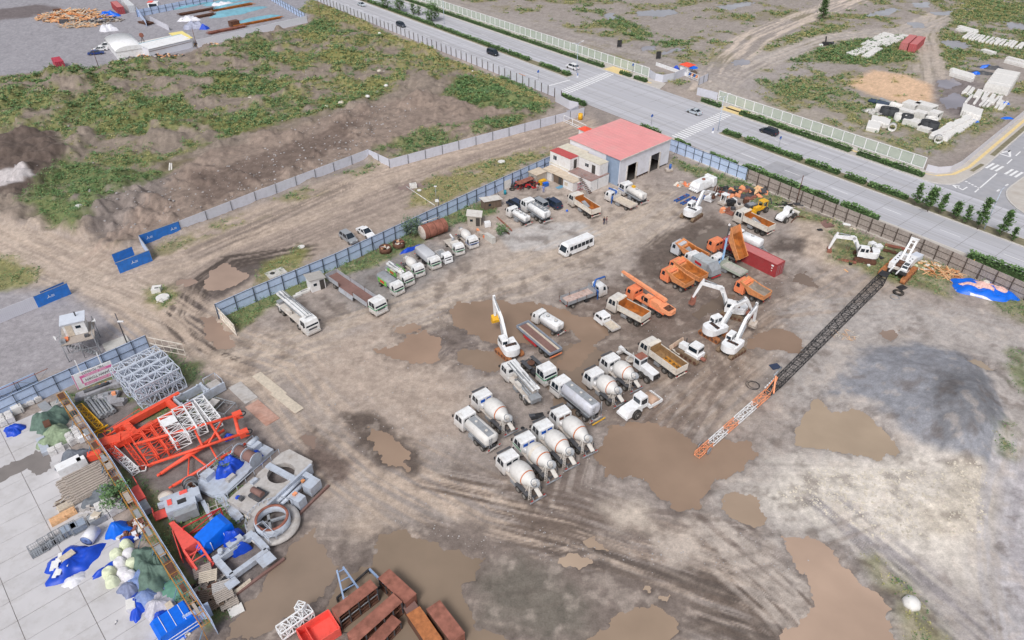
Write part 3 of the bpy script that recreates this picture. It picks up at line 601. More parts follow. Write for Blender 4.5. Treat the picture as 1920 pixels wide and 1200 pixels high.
flatpiece('road_marking',[rect(160,210,146.3,146.45),rect(160,420,149.9,150.05),rect(158.6,159.1,140.5,150),rect(165,172,143.0,143.15)]+[rect(t,t+4,143,143.15)for t in range(178,400,12)]+[rect(t,t+4,158.6,158.75)for t in range(-20,100,12)]+[rect(t,t+4,145,145.15)for t in range(-20,100,12)]+[rect(t,t+4,159.6,159.75)for t in range(165,400,12)],MARK,.034)
sm_=[rect(44.6+i*1.05,45.15+i*1.05,182.6,186.8)for i in range(7)if i!=3]+[[(47.0,167.6),(47.3,167.6),(48.5,181.6),(48.2,181.6)]]+[[(49+i*.65,189+i*6.5),(49.3+i*.65,189+i*6.5),(49.65+i*.65,192.6+i*6.5),(49.35+i*.65,192.6+i*6.5)]for i in range(12)]+[rect(47.3+i*.8,47.8+i*.8,170.2+i*.3,170.7+i*.3)for i in range(5)]
sm_+=[[(53.3,193.6),(50.3,193.6),(50.3,194.1),(53.3,194.1)],[(53.3,194.2),(52.8,194.2),(51.7,197.2),(52.0,198.2)],[(50.8,194.2),(50.3,194.2),(52.0,198.2),(52.3,197.2)],[(49.2,166.6),(49.5,166.6),(49.5,169),(49.2,169)],[(49.5,166.6),(51,167.2),(51,167.6),(49.5,167.0)],[(50.6,166.4),(52,167.4),(50.6,168.4),(50.6,167.6)]]
flatpiece('road_marking',sm_,MARK,.026)
# ------ hedges and trees
HEDGEM=mat('hedge_core_green',(60,80,48),.95,var=.3,scale=3)  # dark green for the solid box inside each hedge
def hedge(px_or_t,n,label,wd=1.4,ht=1.1,gaps=0.0,group='clipped hedges along the avenue',cat='hedge'):
 t0,t1=min(px_or_t),max(px_or_t);L=t1-t0;p=W((t0+t1)/2,n)
 o=thing('hedge',label,cat,p,RA,group);dens_=26 if p.length<260 else 15;k=int(L*dens_*wd)
 x=nrng.uniform(-L/2,L/2,k);hh=ht*(.75+.5*vnoise(x+t0,x*0,2.2,7));wv=wd*(.8+.4*vnoise(x+t0,x*0,3.1,9));keep=vnoise(x+t0,x*0,3.5,21)>gaps;x,hh,wv=x[keep],hh[keep],wv[keep]
 k=len(x);y=nrng.uniform(-.5,.5,k)*wv;z=hh*np.sqrt(np.clip(1-(2*y/wv)**4,0,1))*np.where(nrng.random(k)<.65,1,nrng.random(k))
 leaf_obj('foliage',leaf_quads(x,y,z+.05,.26+.22*nrng.random(k)),LD,o)
 mb=MB();s=max(1,int(L/1.5))
 for i in range(s):
  xa=-L/2+(i+.5)*L/s
  q=ht*(.75 if vnoise(np.array([xa+t0]),np.array([0.0]),3.5,21)[0]>gaps else.12);mb.box((xa,0,q/2),(L/s+.02,wd*.72,q),HEDGEM)
 if mb.v:mb.build('hedge_core',o)  # solid dark core box, added to stop views through the leaves
 return o
hedge((157.5,420),138.0,'long clipped hedge between the grey metal fence and the upper carriageway',1.3,1.1)
hedge((139.5,151),138.0,'short hedge between the near crosswalk end and the gate in the grey fence')
hedge((112,118.6),138.0,'short hedge behind the red roofed workshop')
hedge((85.5,107),138.2,'patchy low shrubs beside the blue fence along the road',1.6,.8,.2)
hedge((62.6,86),138.2,'long hedge above the brown fence beside the rusty post',1.9,1.3)
hedge((53.6,61.6),138.2,'thick dark hedge block standing alone above the brown fence',2.1,1.5)
hedge((8,35.6),138.2,'hedge at the right edge behind the blue and pink tarpaulin heap',2.1,1.5)
hedge((161,420),166.3,'long far hedge along the see-through barrier before the first crosswalk',1.5,1.2)
hedge((149,153.6),166.3,'small far hedge block nearest the first crosswalk');hedge((142.6,147.5),166.3,'small far hedge block beside the entrance with the striped gate')
hedge((115,121.5),166.3,'dark hedge block between the striped gate and the second crosswalk')
hedge((76,108.4),166.3,'long far hedge from the second crosswalk to the right',1.5,1.2)
hedge((58,74),166.2,'hedge curving towards the side road below the concrete pipes',1.5,1.2)
for t0,t1,lb,g in((161.5,192,'low median hedge beside the first crosswalk',.12),(193,236,'median hedge next to the black van',.1),(237,330,'sparse median hedge below the big median trees',.2),(98,103,'first median bush from the second crosswalk',.25),(80.4,97,'median hedge behind the black car',.05),(70.6,79,'median hedge opposite the asphalt patch',.05),(64.2,69,'shortest median hedge block',.0),(54.6,63.4,'median hedge ending at the row of young poplars',.0)):
 hedge((t0,t1),152.3,lb,1.7,1.1,g,'hedges on the median strip')
BARK=mat('bark',(112,100,90),.9,var=.25,scale=6)
def tree(px,py,h,r,label,name='poplar_tree',leaf=None,k=900,trunk=.1,base=.18,group=None,shape=1.0,cat='tree',ls=.34,top=.12):
 p=G(px,py);p.z=gz(p.x,p.y)if abs(p.x)<200 else 0;o=thing(name,label,cat,p,random.uniform(0,6),group);mb=MB();T=Vector((random.uniform(-.05,.05)*h,random.uniform(-.05,.05)*h,h*.9))
 mb.cyl((0,0,-.1),T*.5,trunk,BARK,trunk*.65,7).cyl(T*.5,T,trunk*.65,BARK,trunk*.15,6);CL=[]
 for i in range(int(12+h)):
  f=base+(1-base)*(i+.5)/(12+h);q=T*f;a=i*2.4+random.uniform(-.4,.4);rr=r*(1-(1-top)*max(0,f-base)**(1.4 if top>.3 else.8))*random.uniform(.55,1.05)*(min(1,(f-base)*6+.45))
  e=q+Vector((math.cos(a)*rr,math.sin(a)*rr,rr*random.uniform(.2,.7)));mb.cyl(q,e,trunk*.3*(1.2-f),BARK,trunk*.08,4);CL.append((e,.5*r*random.uniform(.5,1.0)));CL.append((q.lerp(e,.55),.45*r*random.uniform(.4,.9)))
 mb.build('trunk',o);pts=[]
 per=k//len(CL)
 for e,s in CL:
  n_=nrng.normal(0,.42,(per,3))*s;n_[:,2]*=shape;pts.append(n_+np.array(e)[None])
 P=np.concatenate(pts);leaf_obj('crown',leaf_quads(P[:,0],P[:,1],P[:,2],ls*(.6+.8*nrng.random(len(P)))),leaf or LD,o);return o
lab=['leftmost young poplar of the median row, loose crown','bushy young poplar, second from the left in the median row','slim poplar leaning beside the bushy one on the median','small round poplar in the middle of the median row','thin sparse sapling left of the tallest poplar','tallest poplar of the median row beside the lamp post','leaning poplar right of the lamp post','smallest sapling at the right end of the median row']
for(x,y,h,r,k),lb in zip(((1715,387,5.4,1.3,800),(1739,397,5.6,1.9,1500),(1759,402,4.8,1.2,700),(1787,412,4.2,1.4,800),(1809,421,4.2,1.2,420),(1832,431,7.2,1.6,1500),(1874,445,6.2,1.5,1100),(1897,453,3.2,.8,300)),lab):tree(x,y,h*1.05,r*.85,lb,k=k,group='young poplars on the median',ls=.28)
for x,y,h,r,k,lb in((724,16,5,2.4,900,'dense median tree at the top edge of the photo'),(750,23,5.6,3.0,1300,'broad median tree cluster near the top edge'),(775,27,4.2,1.4,450,'narrow small median tree between two broad ones'),(785,29,3.8,1.3,400,'low median tree left of the biggest bushy one'),(810,40,6.4,3.6,2000,'biggest bushy median tree below the see-through barrier')):tree(x,y,h,r,lb,'broadleaf_tree',k=k,trunk=.16,base=.1,group='bushy trees on the upper median',top=.5)
tree(1541,36,8.4,2.7,'single dark green tree beside the dirt track at the top','broadleaf_tree',k=2200,trunk=.2,base=.06)
tree(772,441,3.4,2.3,'grey-green willow bush against the blue fence','willow_bush',LB,900,.06,.05,cat='bush',top=.7,ls=.22)
tree(226,948,3.4,1.7,'light green bush growing through the rusty scaffold fence','broadleaf_bush',LG,900,.06,.05,cat='bush',top=.7,ls=.22)
tree(424,884,1.6,1.3,'pale sage bush between grey crane parts','sage_bush',LB,420,.04,.05,cat='bush',top=.8,ls=.18)
tree(940,440,2.0,1.4,'green weed bush beside the concrete block','weed_bush',LG,420,.04,.05,cat='bush',top=.8,ls=.2)
# ------ fences
PBLUE=mat('pale_blue_sheet',(190,208,238),.45,var=.05,scale=1,dirt=(170,180,200),dirt_amt=.5,wave=('X',1.3,.22))
GSHEET=mat('grey_sheet',(206,208,220),.5,var=.05,scale=.5,dirt=(172,172,178),dirt_amt=.4,wave=('X',1.1,.18))
PSHEET=mat('pale_grey_sheet',(206,206,216),.5,var=.05,scale=.5,wave=('X',1.1,.3))
BANNER=mat('blue_banner',(44,118,206),.5,var=.15,scale=1,dirt=(70,100,150),dirt_amt=.5)
BANW=mat('banner_print',(210,218,228),.5,var=.05)
BROWNF=mat('weathered_brown_boards',(162,152,146),.9,var=.3,scale=3,stretch=(6,6,.5),wave=('X',1.6,.4))
POSTM=mat('dark_post',(62,70,84),.6,var=.2);POSTB=mat('brown_post',(86,76,70),.8,var=.2)
def fence(name,label,pts,h,m,post=3.0,pm_=None,pw=.1,rails=(),strut=0,side=-1,group=None,cat='fence',thick=.06,seam=None,railm=None,zb=0.0,postmax=95):
 """one fence along ground points; posts, rails and struts stand on the given side"""
 c=pts[0].copy();o=thing(name,label,cat,c,0,group);run=0;npost=0;rm=MB();sm2=MB();tot=sum((b_-a).length for a,b_ in zip(pts,pts[1:]))
 post=max(post,tot/postmax)
 for a,b_ in zip(pts,pts[1:]):
  d=b_-a;L=d.length;d.normalize();s=Vector((-d.y,d.x,0))*side;y=math.atan2(d.y,d.x)
  mb=MB();mb.box((0,0,h/2+zb),(L,thick,h-zb),m)
  if seam:
   for i in range(1,int(L/1.2)):mb.box((-L/2+i*1.2,0,h/2+zb),(.03,thick+.02,h-zb-.02),seam)
  q=mb.build('panel',o,(a+b_)/2-c,y)
  for z in rails:rm.cyl(a-c+s*.09+Vector((0,0,z)),b_-c+s*.09+Vector((0,0,z)),.035,railm or pm_ or POSTM,n=4)
  if pm_:
   k=max(1,int(round(L/post)))
   for i in range(k+1 if b_ is pts[-1]else k):
    p=a+d*(L*i/k)-c+s*.16;MB().box((0,0,h/2+.03),(pw,pw,h+.06),pm_).build('post',o,p,y);npost+=1
    if strut and npost%strut==0:sm2 .bar(p+s*1.1,p+Vector((0,0,h*.8)),.06,pm_)
 if rm.v:rm.build('rail',o)
 if sm2 .v:sm2 .build('strut',o)
 return o
g=lambda*P:[G(*p)for p in P]
fence('sheet_metal_fence','long pale blue sheet metal fence closing the truck yard on the left',g((410,598),(480,566),(632,502),(820,413),(960,348),(1034,314)),3.0,PBLUE,2.8,POSTM,.11,(1.6,2.9),3,-1)
fence('sheet_metal_fence','pale blue sheet metal fence behind the workshop along the road',g((1120,262),(1172,247),(1255,282),(1398,339)),3.0,PBLUE,2.6,POSTM,.1,(1.6,2.9),3,-1)
fence('wooden_fence','weathered brown board fence along the right side of the yard',g((1400,341),(1500,383),(1700,464),(1920,562),(2050,622)),3.0,BROWNF,2.6,POSTB,.14,(.9,2.1),4,-1,railm=POSTB)
fence('metal_fence','grey metal fence with dark posts along the upper carriageway',[W(147.5,136.3),W(330,136.6)],2.6,GSHEET,2.9,POSTB,.14,(),0,1)
fence('sheet_fence','grey sheet curving round the end of the metal fence by the gate',g((1041,190),(1066,204),(1083,208),(1084,214),(1072,220),(1062,224)),2.4,PSHEET,3,None)
fence('sheet_metal_fence','long light grey metal fence between the waste ground and the dirt road',g((1095,217),(860,281),(732,316),(692,297),(480,378),(340,434)),2.3,GSHEET,5,DKGREY,.08,(),0,1,seam=None)
def emblem(parent,w,x,z,s):
 mb=MB()
 for a in(90,210,330):
  ca,sa=math.cos(R(a)),math.sin(R(a));pa,pb=-sa,ca
  mb.prism([(x+pa*.16*s,z+pb*.16*s),(x+ca*s*.75+pa*.1*s,z+sa*s*.75+pb*.1*s),(x+ca*s,z+sa*s),(x+ca*s*.75-pa*.1*s,z+sa*s*.75-pb*.1*s),(x-pa*.16*s,z-pb*.16*s)],.006,BANW,w)
 for k in range(3):mb.box((x+1.5*s+.0,w,z+.35*s-k*.35*s),(1.2*s,.012,.14*s),BANW)
 mb.build('emblem',parent)
def banner(label,pts,signs,h=2.3):
 o=thing('banner_fence',label,'fence',pts[0],0,'blue hoardings by the dirt junction')
 for i,(a,b_)in enumerate(zip(pts,pts[1:])):
  d=b_-a;q=MB().box((0,0,h/2),(d.length,.08,h),BANNER if i not in signs or signs[i]is not None else PBLUE).box((0,0,h),(d.length+.1,.12,.07),GREYST).build('panel',o,(a+b_)/2-pts[0],math.atan2(d.y,d.x))
  for x in(signs.get(i)or()):emblem(q,-.046,x,h*.5,.42)
 return o
banner('blue hoarding with white three-armed emblems stepping round at the end of the grey fence',g((225,513),(286,489),(266,461),(340,434)),{0:(-.3,),1:None,2:(-2.4,2.4)})
banner('separate short blue hoarding panel behind the stepped one',g((217,497),(254,482)),{})
fence('sheet_fence','pale grey sheet fence at the left edge below the road junction',g((-80,640),(0,606),(72,577)),2.3,PSHEET,5,None)
banner('blue hoarding ending the pale fence at the left edge',g((72,577),(134,551)),{0:(-.6,)})
banner('thin blue panel set just behind the left hoarding',g((84,568),(128,549)),{})
fence('sheet_metal_fence','blue sheet metal fence behind the pink and white sign board',g((282,656),(112,733),(0,786),(-60,815)),2.9,PBLUE,2.4,POSTM,.09,(1.5,2.8),3,1)
fence('sheet_metal_fence','second blue sheet fence further left behind the first',g((78,727),(0,762),(-60,790)),2.9,PBLUE,2.4,POSTM,.08,(1.5,),0,1)
PANE=bpy.data.materials.new('clear_green_pane');PANE.use_nodes=True;_n=PANE.node_tree.nodes;_l=PANE.node_tree.links;_b=_n['Principled BSDF'];_b.inputs['Base Color'].default_value=(.62,.72,.64,1);_b.inputs['Roughness'].default_value=.15;_b.inputs['Alpha'].default_value=.42
def barrier(label,t0,t1,n=170.4,h=2.9):
 c=W((t0+t1)/2,n);o=thing('see_through_barrier',label,'barrier',c,RA,'see-through barriers along the far side of the avenue');L=t1-t0;k=max(1,int(round(L/3.0)))
 mb=MB().box((0,0,h),(L,.14,.14),CLEANW).box((0,0,.35),(L,.14,.1),CLEANW).box((0,0,.14),(L,.3,.28),CONC);mb.build('frame',o)
 for i in range(k+1):MB().box((0,0,h/2),(.2,.18,h),CLEANW).build('post',o,(-L/2+L*i/k,0,0))
 MB().box((0,0,h/2+.2),(L,.03,h-.5),PANE).build('pane',o);return o
barrier('long see-through barrier of white frames from the top edge to the striped gate',145.5,330);barrier('shorter see-through barrier of white frames right of the striped gate',60,119)
fence('sheet_fence','grey mesh fence curving in towards the striped gate from the left',g((1216,144),(1228,152),(1242,155),(1262,151),(1280,143),(1286,141)),2.3,GSHEET,4,None)
fence('sheet_fence','short grey sheet panel right of the striped gate',g((1309,160),(1326,152)),2.3,GSHEET,3,DKGREY,.08,(),0,-1)
fence('sheet_fence','grey sheet fence from the striped gate to the right barrier',g((1306,178),(1344,188)),2.2,GSHEET,4,None)
fence('sheet_fence','pale grey fence curving along the side road',g((1735,321),(1756,326),(1780,324),(1800,314),(1830,289),(1870,256),(1930,208),(2000,150)),1.7,PSHEET,5,None)
def gate(label,a,b_,h=1.9,stripes=False):
 c=(a+b_)/2;L=(b_-a).length;o=thing('sliding_gate',label,'gate',c,yaw(a,b_));mb=MB()
 for z in(.25,.75,h):mb.box((0,0,z),(L,.1,.12),CLEANW)
 for x in(-L/2,-L*.1,L/2):mb.box((x,0,h/2+.1),(.14,.12,h),CLEANW)
 mb.build('frame',o)
 if stripes:
  mb=MB();
  for i in range(4):mb.prism([(-L/2+.4+i*L*.22,.8),(-L/2+.4+i*L*.22+L*.13,.8),(-L/2+.9+i*L*.22+L*.13,h-.1),(-L/2+.9+i*L*.22,h-.1)],.02,PALEOR if i%2 else BLUE)
  mb.build('striped_panel',o)
 return o
gate('white barred sliding gate next to the yellow barrel',G(1057,229),G(1098,248));gate('white gate with orange and blue diagonal stripes',G(1288,145),G(1308,153),1.9,True)
def lattice_gate(label,a,b_,h,m):
 L=(b_-a).length;o=thing('open_gate',label,'gate',(a+b_)/2,yaw(a,b_));mb=MB()
 for z in(.2,h*.5,h):mb.bar((-L/2,0,z),(L/2,0,z),.1,m)
 for i in range(6):x=-L/2+i*L/5;mb.bar((x,0,.1),(x,0,h),.08,m)
 mb.bar((-L/2,0,.2),(L/2,0,h),.06,m);mb.build('frame',o);return o
o=lattice_gate('cream lattice gate leaf standing open at the end of the blue fence',G(408,592),G(444,630),2.2,CREAM);MB().box((0,.06,1.1),(6.2,.03,1.7),CREAM).build('infill_panel',o)
o=lattice_gate('rusty cream gate leaf open beside the stack of pale truss sections',G(284,655),G(349,668),2.4,CREAM)
SCAF=mat('rusty_yellow_tube',(178,128,62),.7,var=.2,dirt=(120,80,60),dirt_amt=.6);BTUBE=mat('blue_grey_tube',(110,140,164),.5,var=.1)
sp=[G(118,735,2.6),G(205,862,2.6),G(300,1018,2.6),G(393,1166,2.6)];c0=Vector((sp[0].x,sp[0].y,0));o=thing('scaffold_fence','rusty yellow scaffold walkway fence between the slab yard and the crane parts','fence',c0)
for a,b_ in zip(sp,sp[1:]):
 a=a-c0;b_=b_-c0;d=(b_-a);L=d.length;d.normalize();s=Vector((d.y,-d.x,0))*-1;
 if s.x<0:s=-s
 y=math.atan2(d.y,d.x);zz_=Vector((0,0,2.6))
 MB().box((0,0,1.3),(L,.05,2.6),PBLUE).build('panel',o,(a+b_)/2*1+s*.25-zz_,y)
 mb=MB()
 for off in(-.85,.05):mb.bar(a+s*off,b_+s*off,.1,SCAF)
 for off in(-.55,-.25):mb.bar(a+s*off-Vector((0,0,.1)),b_+s*off-Vector((0,0,.1)),.05,RUST)
 k=int(L/1.6)
 for i in range(k+1):p=a+d*(L*i/k);mb.bar(p+s*-.85,p+s*.05,.06,SCAF)
 mb.build('top_frame',o)
 mb=MB();
 for i in range(0,k,2):
  p=a+d*(L*(i+.5)/k)-s*.4;mb.box(tuple(p-Vector((0,0,.06))),(L/k*random.uniform(.7,1.5),random.uniform(.3,.8),.04),random.choice([WOODG,RUSTDK,GREYST]),y)
 mb.build('planks',o)
 for i in range(0,k+1,2):
  p=a+d*(L*i/k);mb=MB();mb.bar(p-s*.85-zz_,p-s*.85,.07,SCAF);mb.build('post',o)
  if i%4==0:MB().bar(p-s*2.0-zz_,p-s*.85-Vector((0,0,.5)),.07,BTUBE).build('strut',o)
MB().box((0,0,1.2),(2.6,.05,2.4),PBLUE).build('end_panel',o,G(377,1166)+Vector((0,0,0))-c0,RA-1.6)
o=thing('scaffold','rusty scaffold tubes standing against the blue fence at the left edge','scaffold',G(60,745));mb=MB();b0=G(60,745)
for a,b_ in(((-40,790),(0,770)),((0,770),(50,748)),((50,748),(105,722))):
 A,B=G(*a)-b0,G(*b_)-b0;up=Vector((0,0,3.2))
 mb.bar(A,A+up,.07,DKGREY);mb.bar(A,B+up,.05,GREYST);mb.bar(A+up,B,.05,GREYST);mb.bar(A+up,B+up,.07,RUST);mb.bar(A+up*.5,B+up*.5,.07,RUST)
mb.build('tubes',o)
# ------ workshop and the stacked cabins
P1=G(1158.8,349.5);P2=G(1251.5,308);UY=yaw(P1,P2)
WALLW=mat('white_cladding',(224,225,234),.5,var=.04,scale=.5,dirt=(190,188,190),dirt_amt=.5,dirt_scale=.4,wave=('X',1.2,.5))
WALLS=mat('side_cladding',(222,222,230),.5,var=.04,scale=.5,wave=('Y',1.2,.4));WALLB=mat('blue_grey_corner_sheet',(148,166,190),.5,var=.1,scale=.8,wave=('Y',1.3,.7))
ROOFR=mat('pinkish_red_roof',(226,154,154),.6,var=.05,scale=.3,dirt=(214,166,164),dirt_amt=.5,dirt_scale=.25,wave=('X',1.0,.35))
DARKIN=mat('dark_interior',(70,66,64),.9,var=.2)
wh=thing('workshop_building','white metal workshop with a big red roof and two open bays','building',P1,UY)
LW,DW,HW=17.6,15.2,6.3;mb=MB()
def wallx(mb,x0,x1,z0,z1,y,m,t=.15):mb.box(((x0+x1)/2,y,(z0+z1)/2),(x1-x0,t,z1-z0),m)
for x0,x1,z0 in((0,2.4,0),(2.4,6.0,4.1),(6.0,10.5,.5),(10.5,14.2,4.1),(14.2,LW,.4)):wallx(mb,x0,x1,z0,HW,.08,WALLW)
mb.box((LW-.08,DW/2,HW/2),(.15,DW-.3,HW),WALLS);mb.box((.08,DW/2+2,HW/2),(.15,DW-4.3,HW),WALLS);mb.box((.07,2.08,HW/2),(.17,3.86,HW),WALLB);wallx(mb,0,LW,0,HW,DW-.08,WALLW)
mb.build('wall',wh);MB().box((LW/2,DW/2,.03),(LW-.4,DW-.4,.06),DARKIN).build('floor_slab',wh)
mb=MB();mb.add([(-.35,-.35,HW),(LW+.3,-.35,HW),(LW+.3,DW+.3,HW+.25),(-.35,DW+.3,HW+.25),(-.35,-.35,HW+.14),(LW+.3,-.35,HW+.14),(LW+.3,DW+.3,HW+.39),(-.35,DW+.3,HW+.39)],[(3,2,1,0),(4,5,6,7),(0,1,5,4),(1,2,6,5),(2,3,7,6),(3,0,4,7)],ROOFR);mb.build('roof',wh)
MB().box((LW/2,-.38,HW+.1),(LW+.7,.08,.2),WHITE2).build('gutter',wh)
for i in range(15):MB().box((.6+i*1.17,DW/2,HW+.285),(.06,DW+.5,.04),ROOFR,0,Matrix.Rotation(.0159,3,'X')).build('roof_seam',wh)
for x in(2.5,5.9,10.6,14.1):MB().box((x,-.02,2.05),(.22,.34,4.1),WHITE2).build('door_post',wh)
mb=MB();mb.box((4.2,5,1),(2.2,3,2),RUSTDK);mb.box((12.4,6,.9),(2.4,4,1.8),DKGREY);mb.cyl((3.5,3,.4),(3.5,3,1.2),.4,BLUE);mb.build('stored_machines',wh)
for k in range(5):MB().box((6.6+k*.9,.05,.25),(.12,.12,.5),RUSTDK).build('footing',wh)
def cabin(name,label,u0,u1,v0,v1,z0,h,wallm,roofm,openings=(),cat='cabin',group='stacked site cabins beside the workshop',over=.12):
 """a cabin in the workshop's own axes; openings are (face, along0, along1, z0, z1, kind)"""
 c=Matrix.Rotation(UY,3,'Z')@Vector(((u0+u1)/2,(v0+v1)/2,0))+P1;o=thing(name,label,cat,(c.x,c.y,z0),UY,group);a,b_=(u1-u0)/2,(v1-v0)/2
 MB().box((0,0,h/2),(2*a,2*b_,h),wallm).build('wall',o);MB().box((0,0,h+.05),(2*a+over,2*b_+over,.1),roofm).build('roof',o)
 for f,s0,s1,za,zb_,kd in openings:
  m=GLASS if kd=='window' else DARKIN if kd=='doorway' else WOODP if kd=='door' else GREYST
  if f=='L':mb=MB().box((-a-.02,-b_+(s0+s1)/2,(za+zb_)/2),(.06,s1-s0,zb_-za),m)
  else:mb=MB().box((-a+(s0+s1)/2,-b_-.02,(za+zb_)/2),(s1-s0,.06,zb_-za),m)
  q=mb.build(kd,o)
  if kd=='window':
   if f=='L':MB().box((-a-.04,-b_+(s0+s1)/2,(za+zb_)/2),(.06,.06,zb_-za),CLEANW).build('frame',q)
 return o
CABW=mat('cabin_white',(226,225,226),.55,var=.04,dirt=(180,170,158),dirt_amt=.4,wave=('Y',1.2,.3));ROOFC=mat('cream_roof',(212,206,190),.7,var=.08,scale=.8,dirt=(170,155,130),dirt_amt=.4);DECK=mat('rusty_deck',(150,130,126),.8,var=.2,dirt=(140,86,74),dirt_amt=.7,dirt_scale=.5)
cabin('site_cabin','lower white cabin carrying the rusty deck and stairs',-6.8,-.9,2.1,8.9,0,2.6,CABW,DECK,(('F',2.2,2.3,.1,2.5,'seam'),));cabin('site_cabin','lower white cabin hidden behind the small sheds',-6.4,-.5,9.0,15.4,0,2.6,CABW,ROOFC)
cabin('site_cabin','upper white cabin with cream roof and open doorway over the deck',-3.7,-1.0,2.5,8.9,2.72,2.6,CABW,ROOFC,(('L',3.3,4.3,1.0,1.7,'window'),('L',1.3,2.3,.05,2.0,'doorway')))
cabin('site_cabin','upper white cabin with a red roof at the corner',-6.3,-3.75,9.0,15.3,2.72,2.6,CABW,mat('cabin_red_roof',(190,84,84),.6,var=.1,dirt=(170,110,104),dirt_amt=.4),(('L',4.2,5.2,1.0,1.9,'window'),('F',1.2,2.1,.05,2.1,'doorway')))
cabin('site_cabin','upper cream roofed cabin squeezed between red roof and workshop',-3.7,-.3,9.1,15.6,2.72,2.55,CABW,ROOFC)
lw=lambda u,v,z=0:Matrix.Rotation(UY,3,'Z')@Vector((u,v,0))+P1+Vector((0,0,z))
o=thing('steel_stairs','steel stairs climbing to the cabin deck','stairs',lw(-7.2,3.2),UY);mb=MB()
for s in(-.45,.45):mb.bar((s,-1.6,0),(s,1.8,2.6),.09,GREYST);mb.bar((s,-1.6,1),(s,1.8,3.5),.05,GREYST)
mb.build('stringer',o);mb=MB()
for i in range(10):mb.box((0,-1.5+i*.34,.2+i*.26),(.9,.26,.04),RUSTDK)
mb.build('tread',o)
SHEDW=mat('shed_board',(176,168,158),.8,var=.15,scale=2,stretch=(3,3,.5));SHEDD=mat('dark_shed_board',(112,96,84),.85,var=.2,scale=2,stretch=(3,3,.5));SHEDR=mat('shed_roof',(204,190,172),.8,var=.12,scale=1,dirt=(170,140,110),dirt_amt=.5)
sg='small sheds beside the cabins'
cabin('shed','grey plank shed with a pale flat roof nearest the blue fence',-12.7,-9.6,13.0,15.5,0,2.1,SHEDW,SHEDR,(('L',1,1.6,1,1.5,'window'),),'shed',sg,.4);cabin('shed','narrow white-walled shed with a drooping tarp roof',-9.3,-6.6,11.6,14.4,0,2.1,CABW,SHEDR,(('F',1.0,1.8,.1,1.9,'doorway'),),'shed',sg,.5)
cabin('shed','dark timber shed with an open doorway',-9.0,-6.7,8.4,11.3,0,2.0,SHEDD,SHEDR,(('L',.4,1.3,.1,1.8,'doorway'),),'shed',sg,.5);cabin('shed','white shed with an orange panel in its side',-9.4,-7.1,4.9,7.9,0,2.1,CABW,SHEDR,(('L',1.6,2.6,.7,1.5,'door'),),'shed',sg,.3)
def lone_shed(name,label,px,w_,d_,h,wm,rm,rz,open_=True,slope=.25,cat='shed'):
 o=thing(name,label,cat,G(*px),rz);MB().prism([(-w_/2,0),(w_/2,0),(w_/2,h),(-w_/2,h+slope)],d_/2,wm).build('wall',o)
 MB().box((0,0,h+slope/2+.08),(w_+.5,d_+.5,.09),rm,0,Matrix.Rotation(math.atan2(slope,w_),3,'Y')).build('roof',o)
 MB().box((-w_*.2,-d_/2-.01,h*.62),(.6,.05,.5),GLASS).build('window',o)
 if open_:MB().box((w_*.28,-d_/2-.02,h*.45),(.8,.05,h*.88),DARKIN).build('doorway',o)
 return o
lone_shed('shed','small white hut with grey roof beside the long flatbed truck',(594,539),2.6,2.2,2.2,CABW,mat('dull_grey_roof',(172,168,164),.7,var=.1),R(35));lone_shed('shed','grey hut with a pale flat roof and open door near the small mixer',(890,419),2.7,2.3,2.1,SHEDW,WHITE2,R(-2));lone_shed('shed','dark plank lean-to with a white sloped roof by the blue fence',(921,388),4.0,1.8,1.7,SHEDD,WHITE2,R(30),False,.4)
def booth(label,px,w_,h,rz):
 o=thing('guard_booth',label,'booth',G(*px),rz);MB().box((0,0,h/2),(w_,w_,h),CLEANW).build('wall',o);mb=MB();e=w_*.65;mb.add([(-e,-e,h),(e,-e,h),(e,e,h),(-e,e,h),(-e*.1,0,h+.7),(e*.1,0,h+.7)],[(0,1,5,4),(1,2,5),(2,3,4,5),(3,0,4),(3,2,1,0)],REDOR);mb.build('roof',o);MB().box((-.2,-w_/2-.02,h*.6),(.7,.05,.7),GLASS).build('window',o);return o
booth('white guard booth with an orange roof beside the blue umbrella',(1287,137),3.0,2.6,RA);booth('small guard booth with an orange roof behind the workshop',(1096,258),2.2,2.3,RA)
o=thing('umbrella','blue sun umbrella beside the far guard booth','umbrella',G(1297,139));MB().cyl((0,0,0),(0,0,2.4),.05,GREYST).build('pole',o);MB().lathe([(0,.05),(-.25,.9),(-.55,1.7)],(0,0,2.6),(0,0,1),TARPC,10,c1=False).build('canopy',o)
tp=G(160,655);o=thing('scaffold_watch_cabin','white cabin on a scaffold tower with stairs and a loudspeaker','tower',tp,R(26));TH=3.2;mb=MB()
for x in(-2.2,0,2.2):
 for y in(-2.4,0,2.4):MB().cyl((x,y,0),(x,y,TH+(1 if abs(x)>1 else 0)),.06,GREYST).build('post',o)
for x in(-2.2,2.2):mb.bar((x,-2.4,.1),(x,0,TH),.06,GREYST);mb.bar((x,2.4,.1),(x,0,TH),.06,GREYST);mb.bar((x,-2.4,TH+.9),(x,2.4,TH+.9),.06,GREYST)
for y in(-2.4,0):mb.bar((-2.2,y,.1),(0,y,TH),.06,GREYST);mb.bar((2.2,y,.1),(0,y,TH),.06,GREYST);mb.bar((-2.2,y,1.6),(2.2,y,1.6),.06,GREYST)
mb.build('brace',o);MB().box((0,0,TH),(4.6,5,.12),WOODG).build('platform',o)
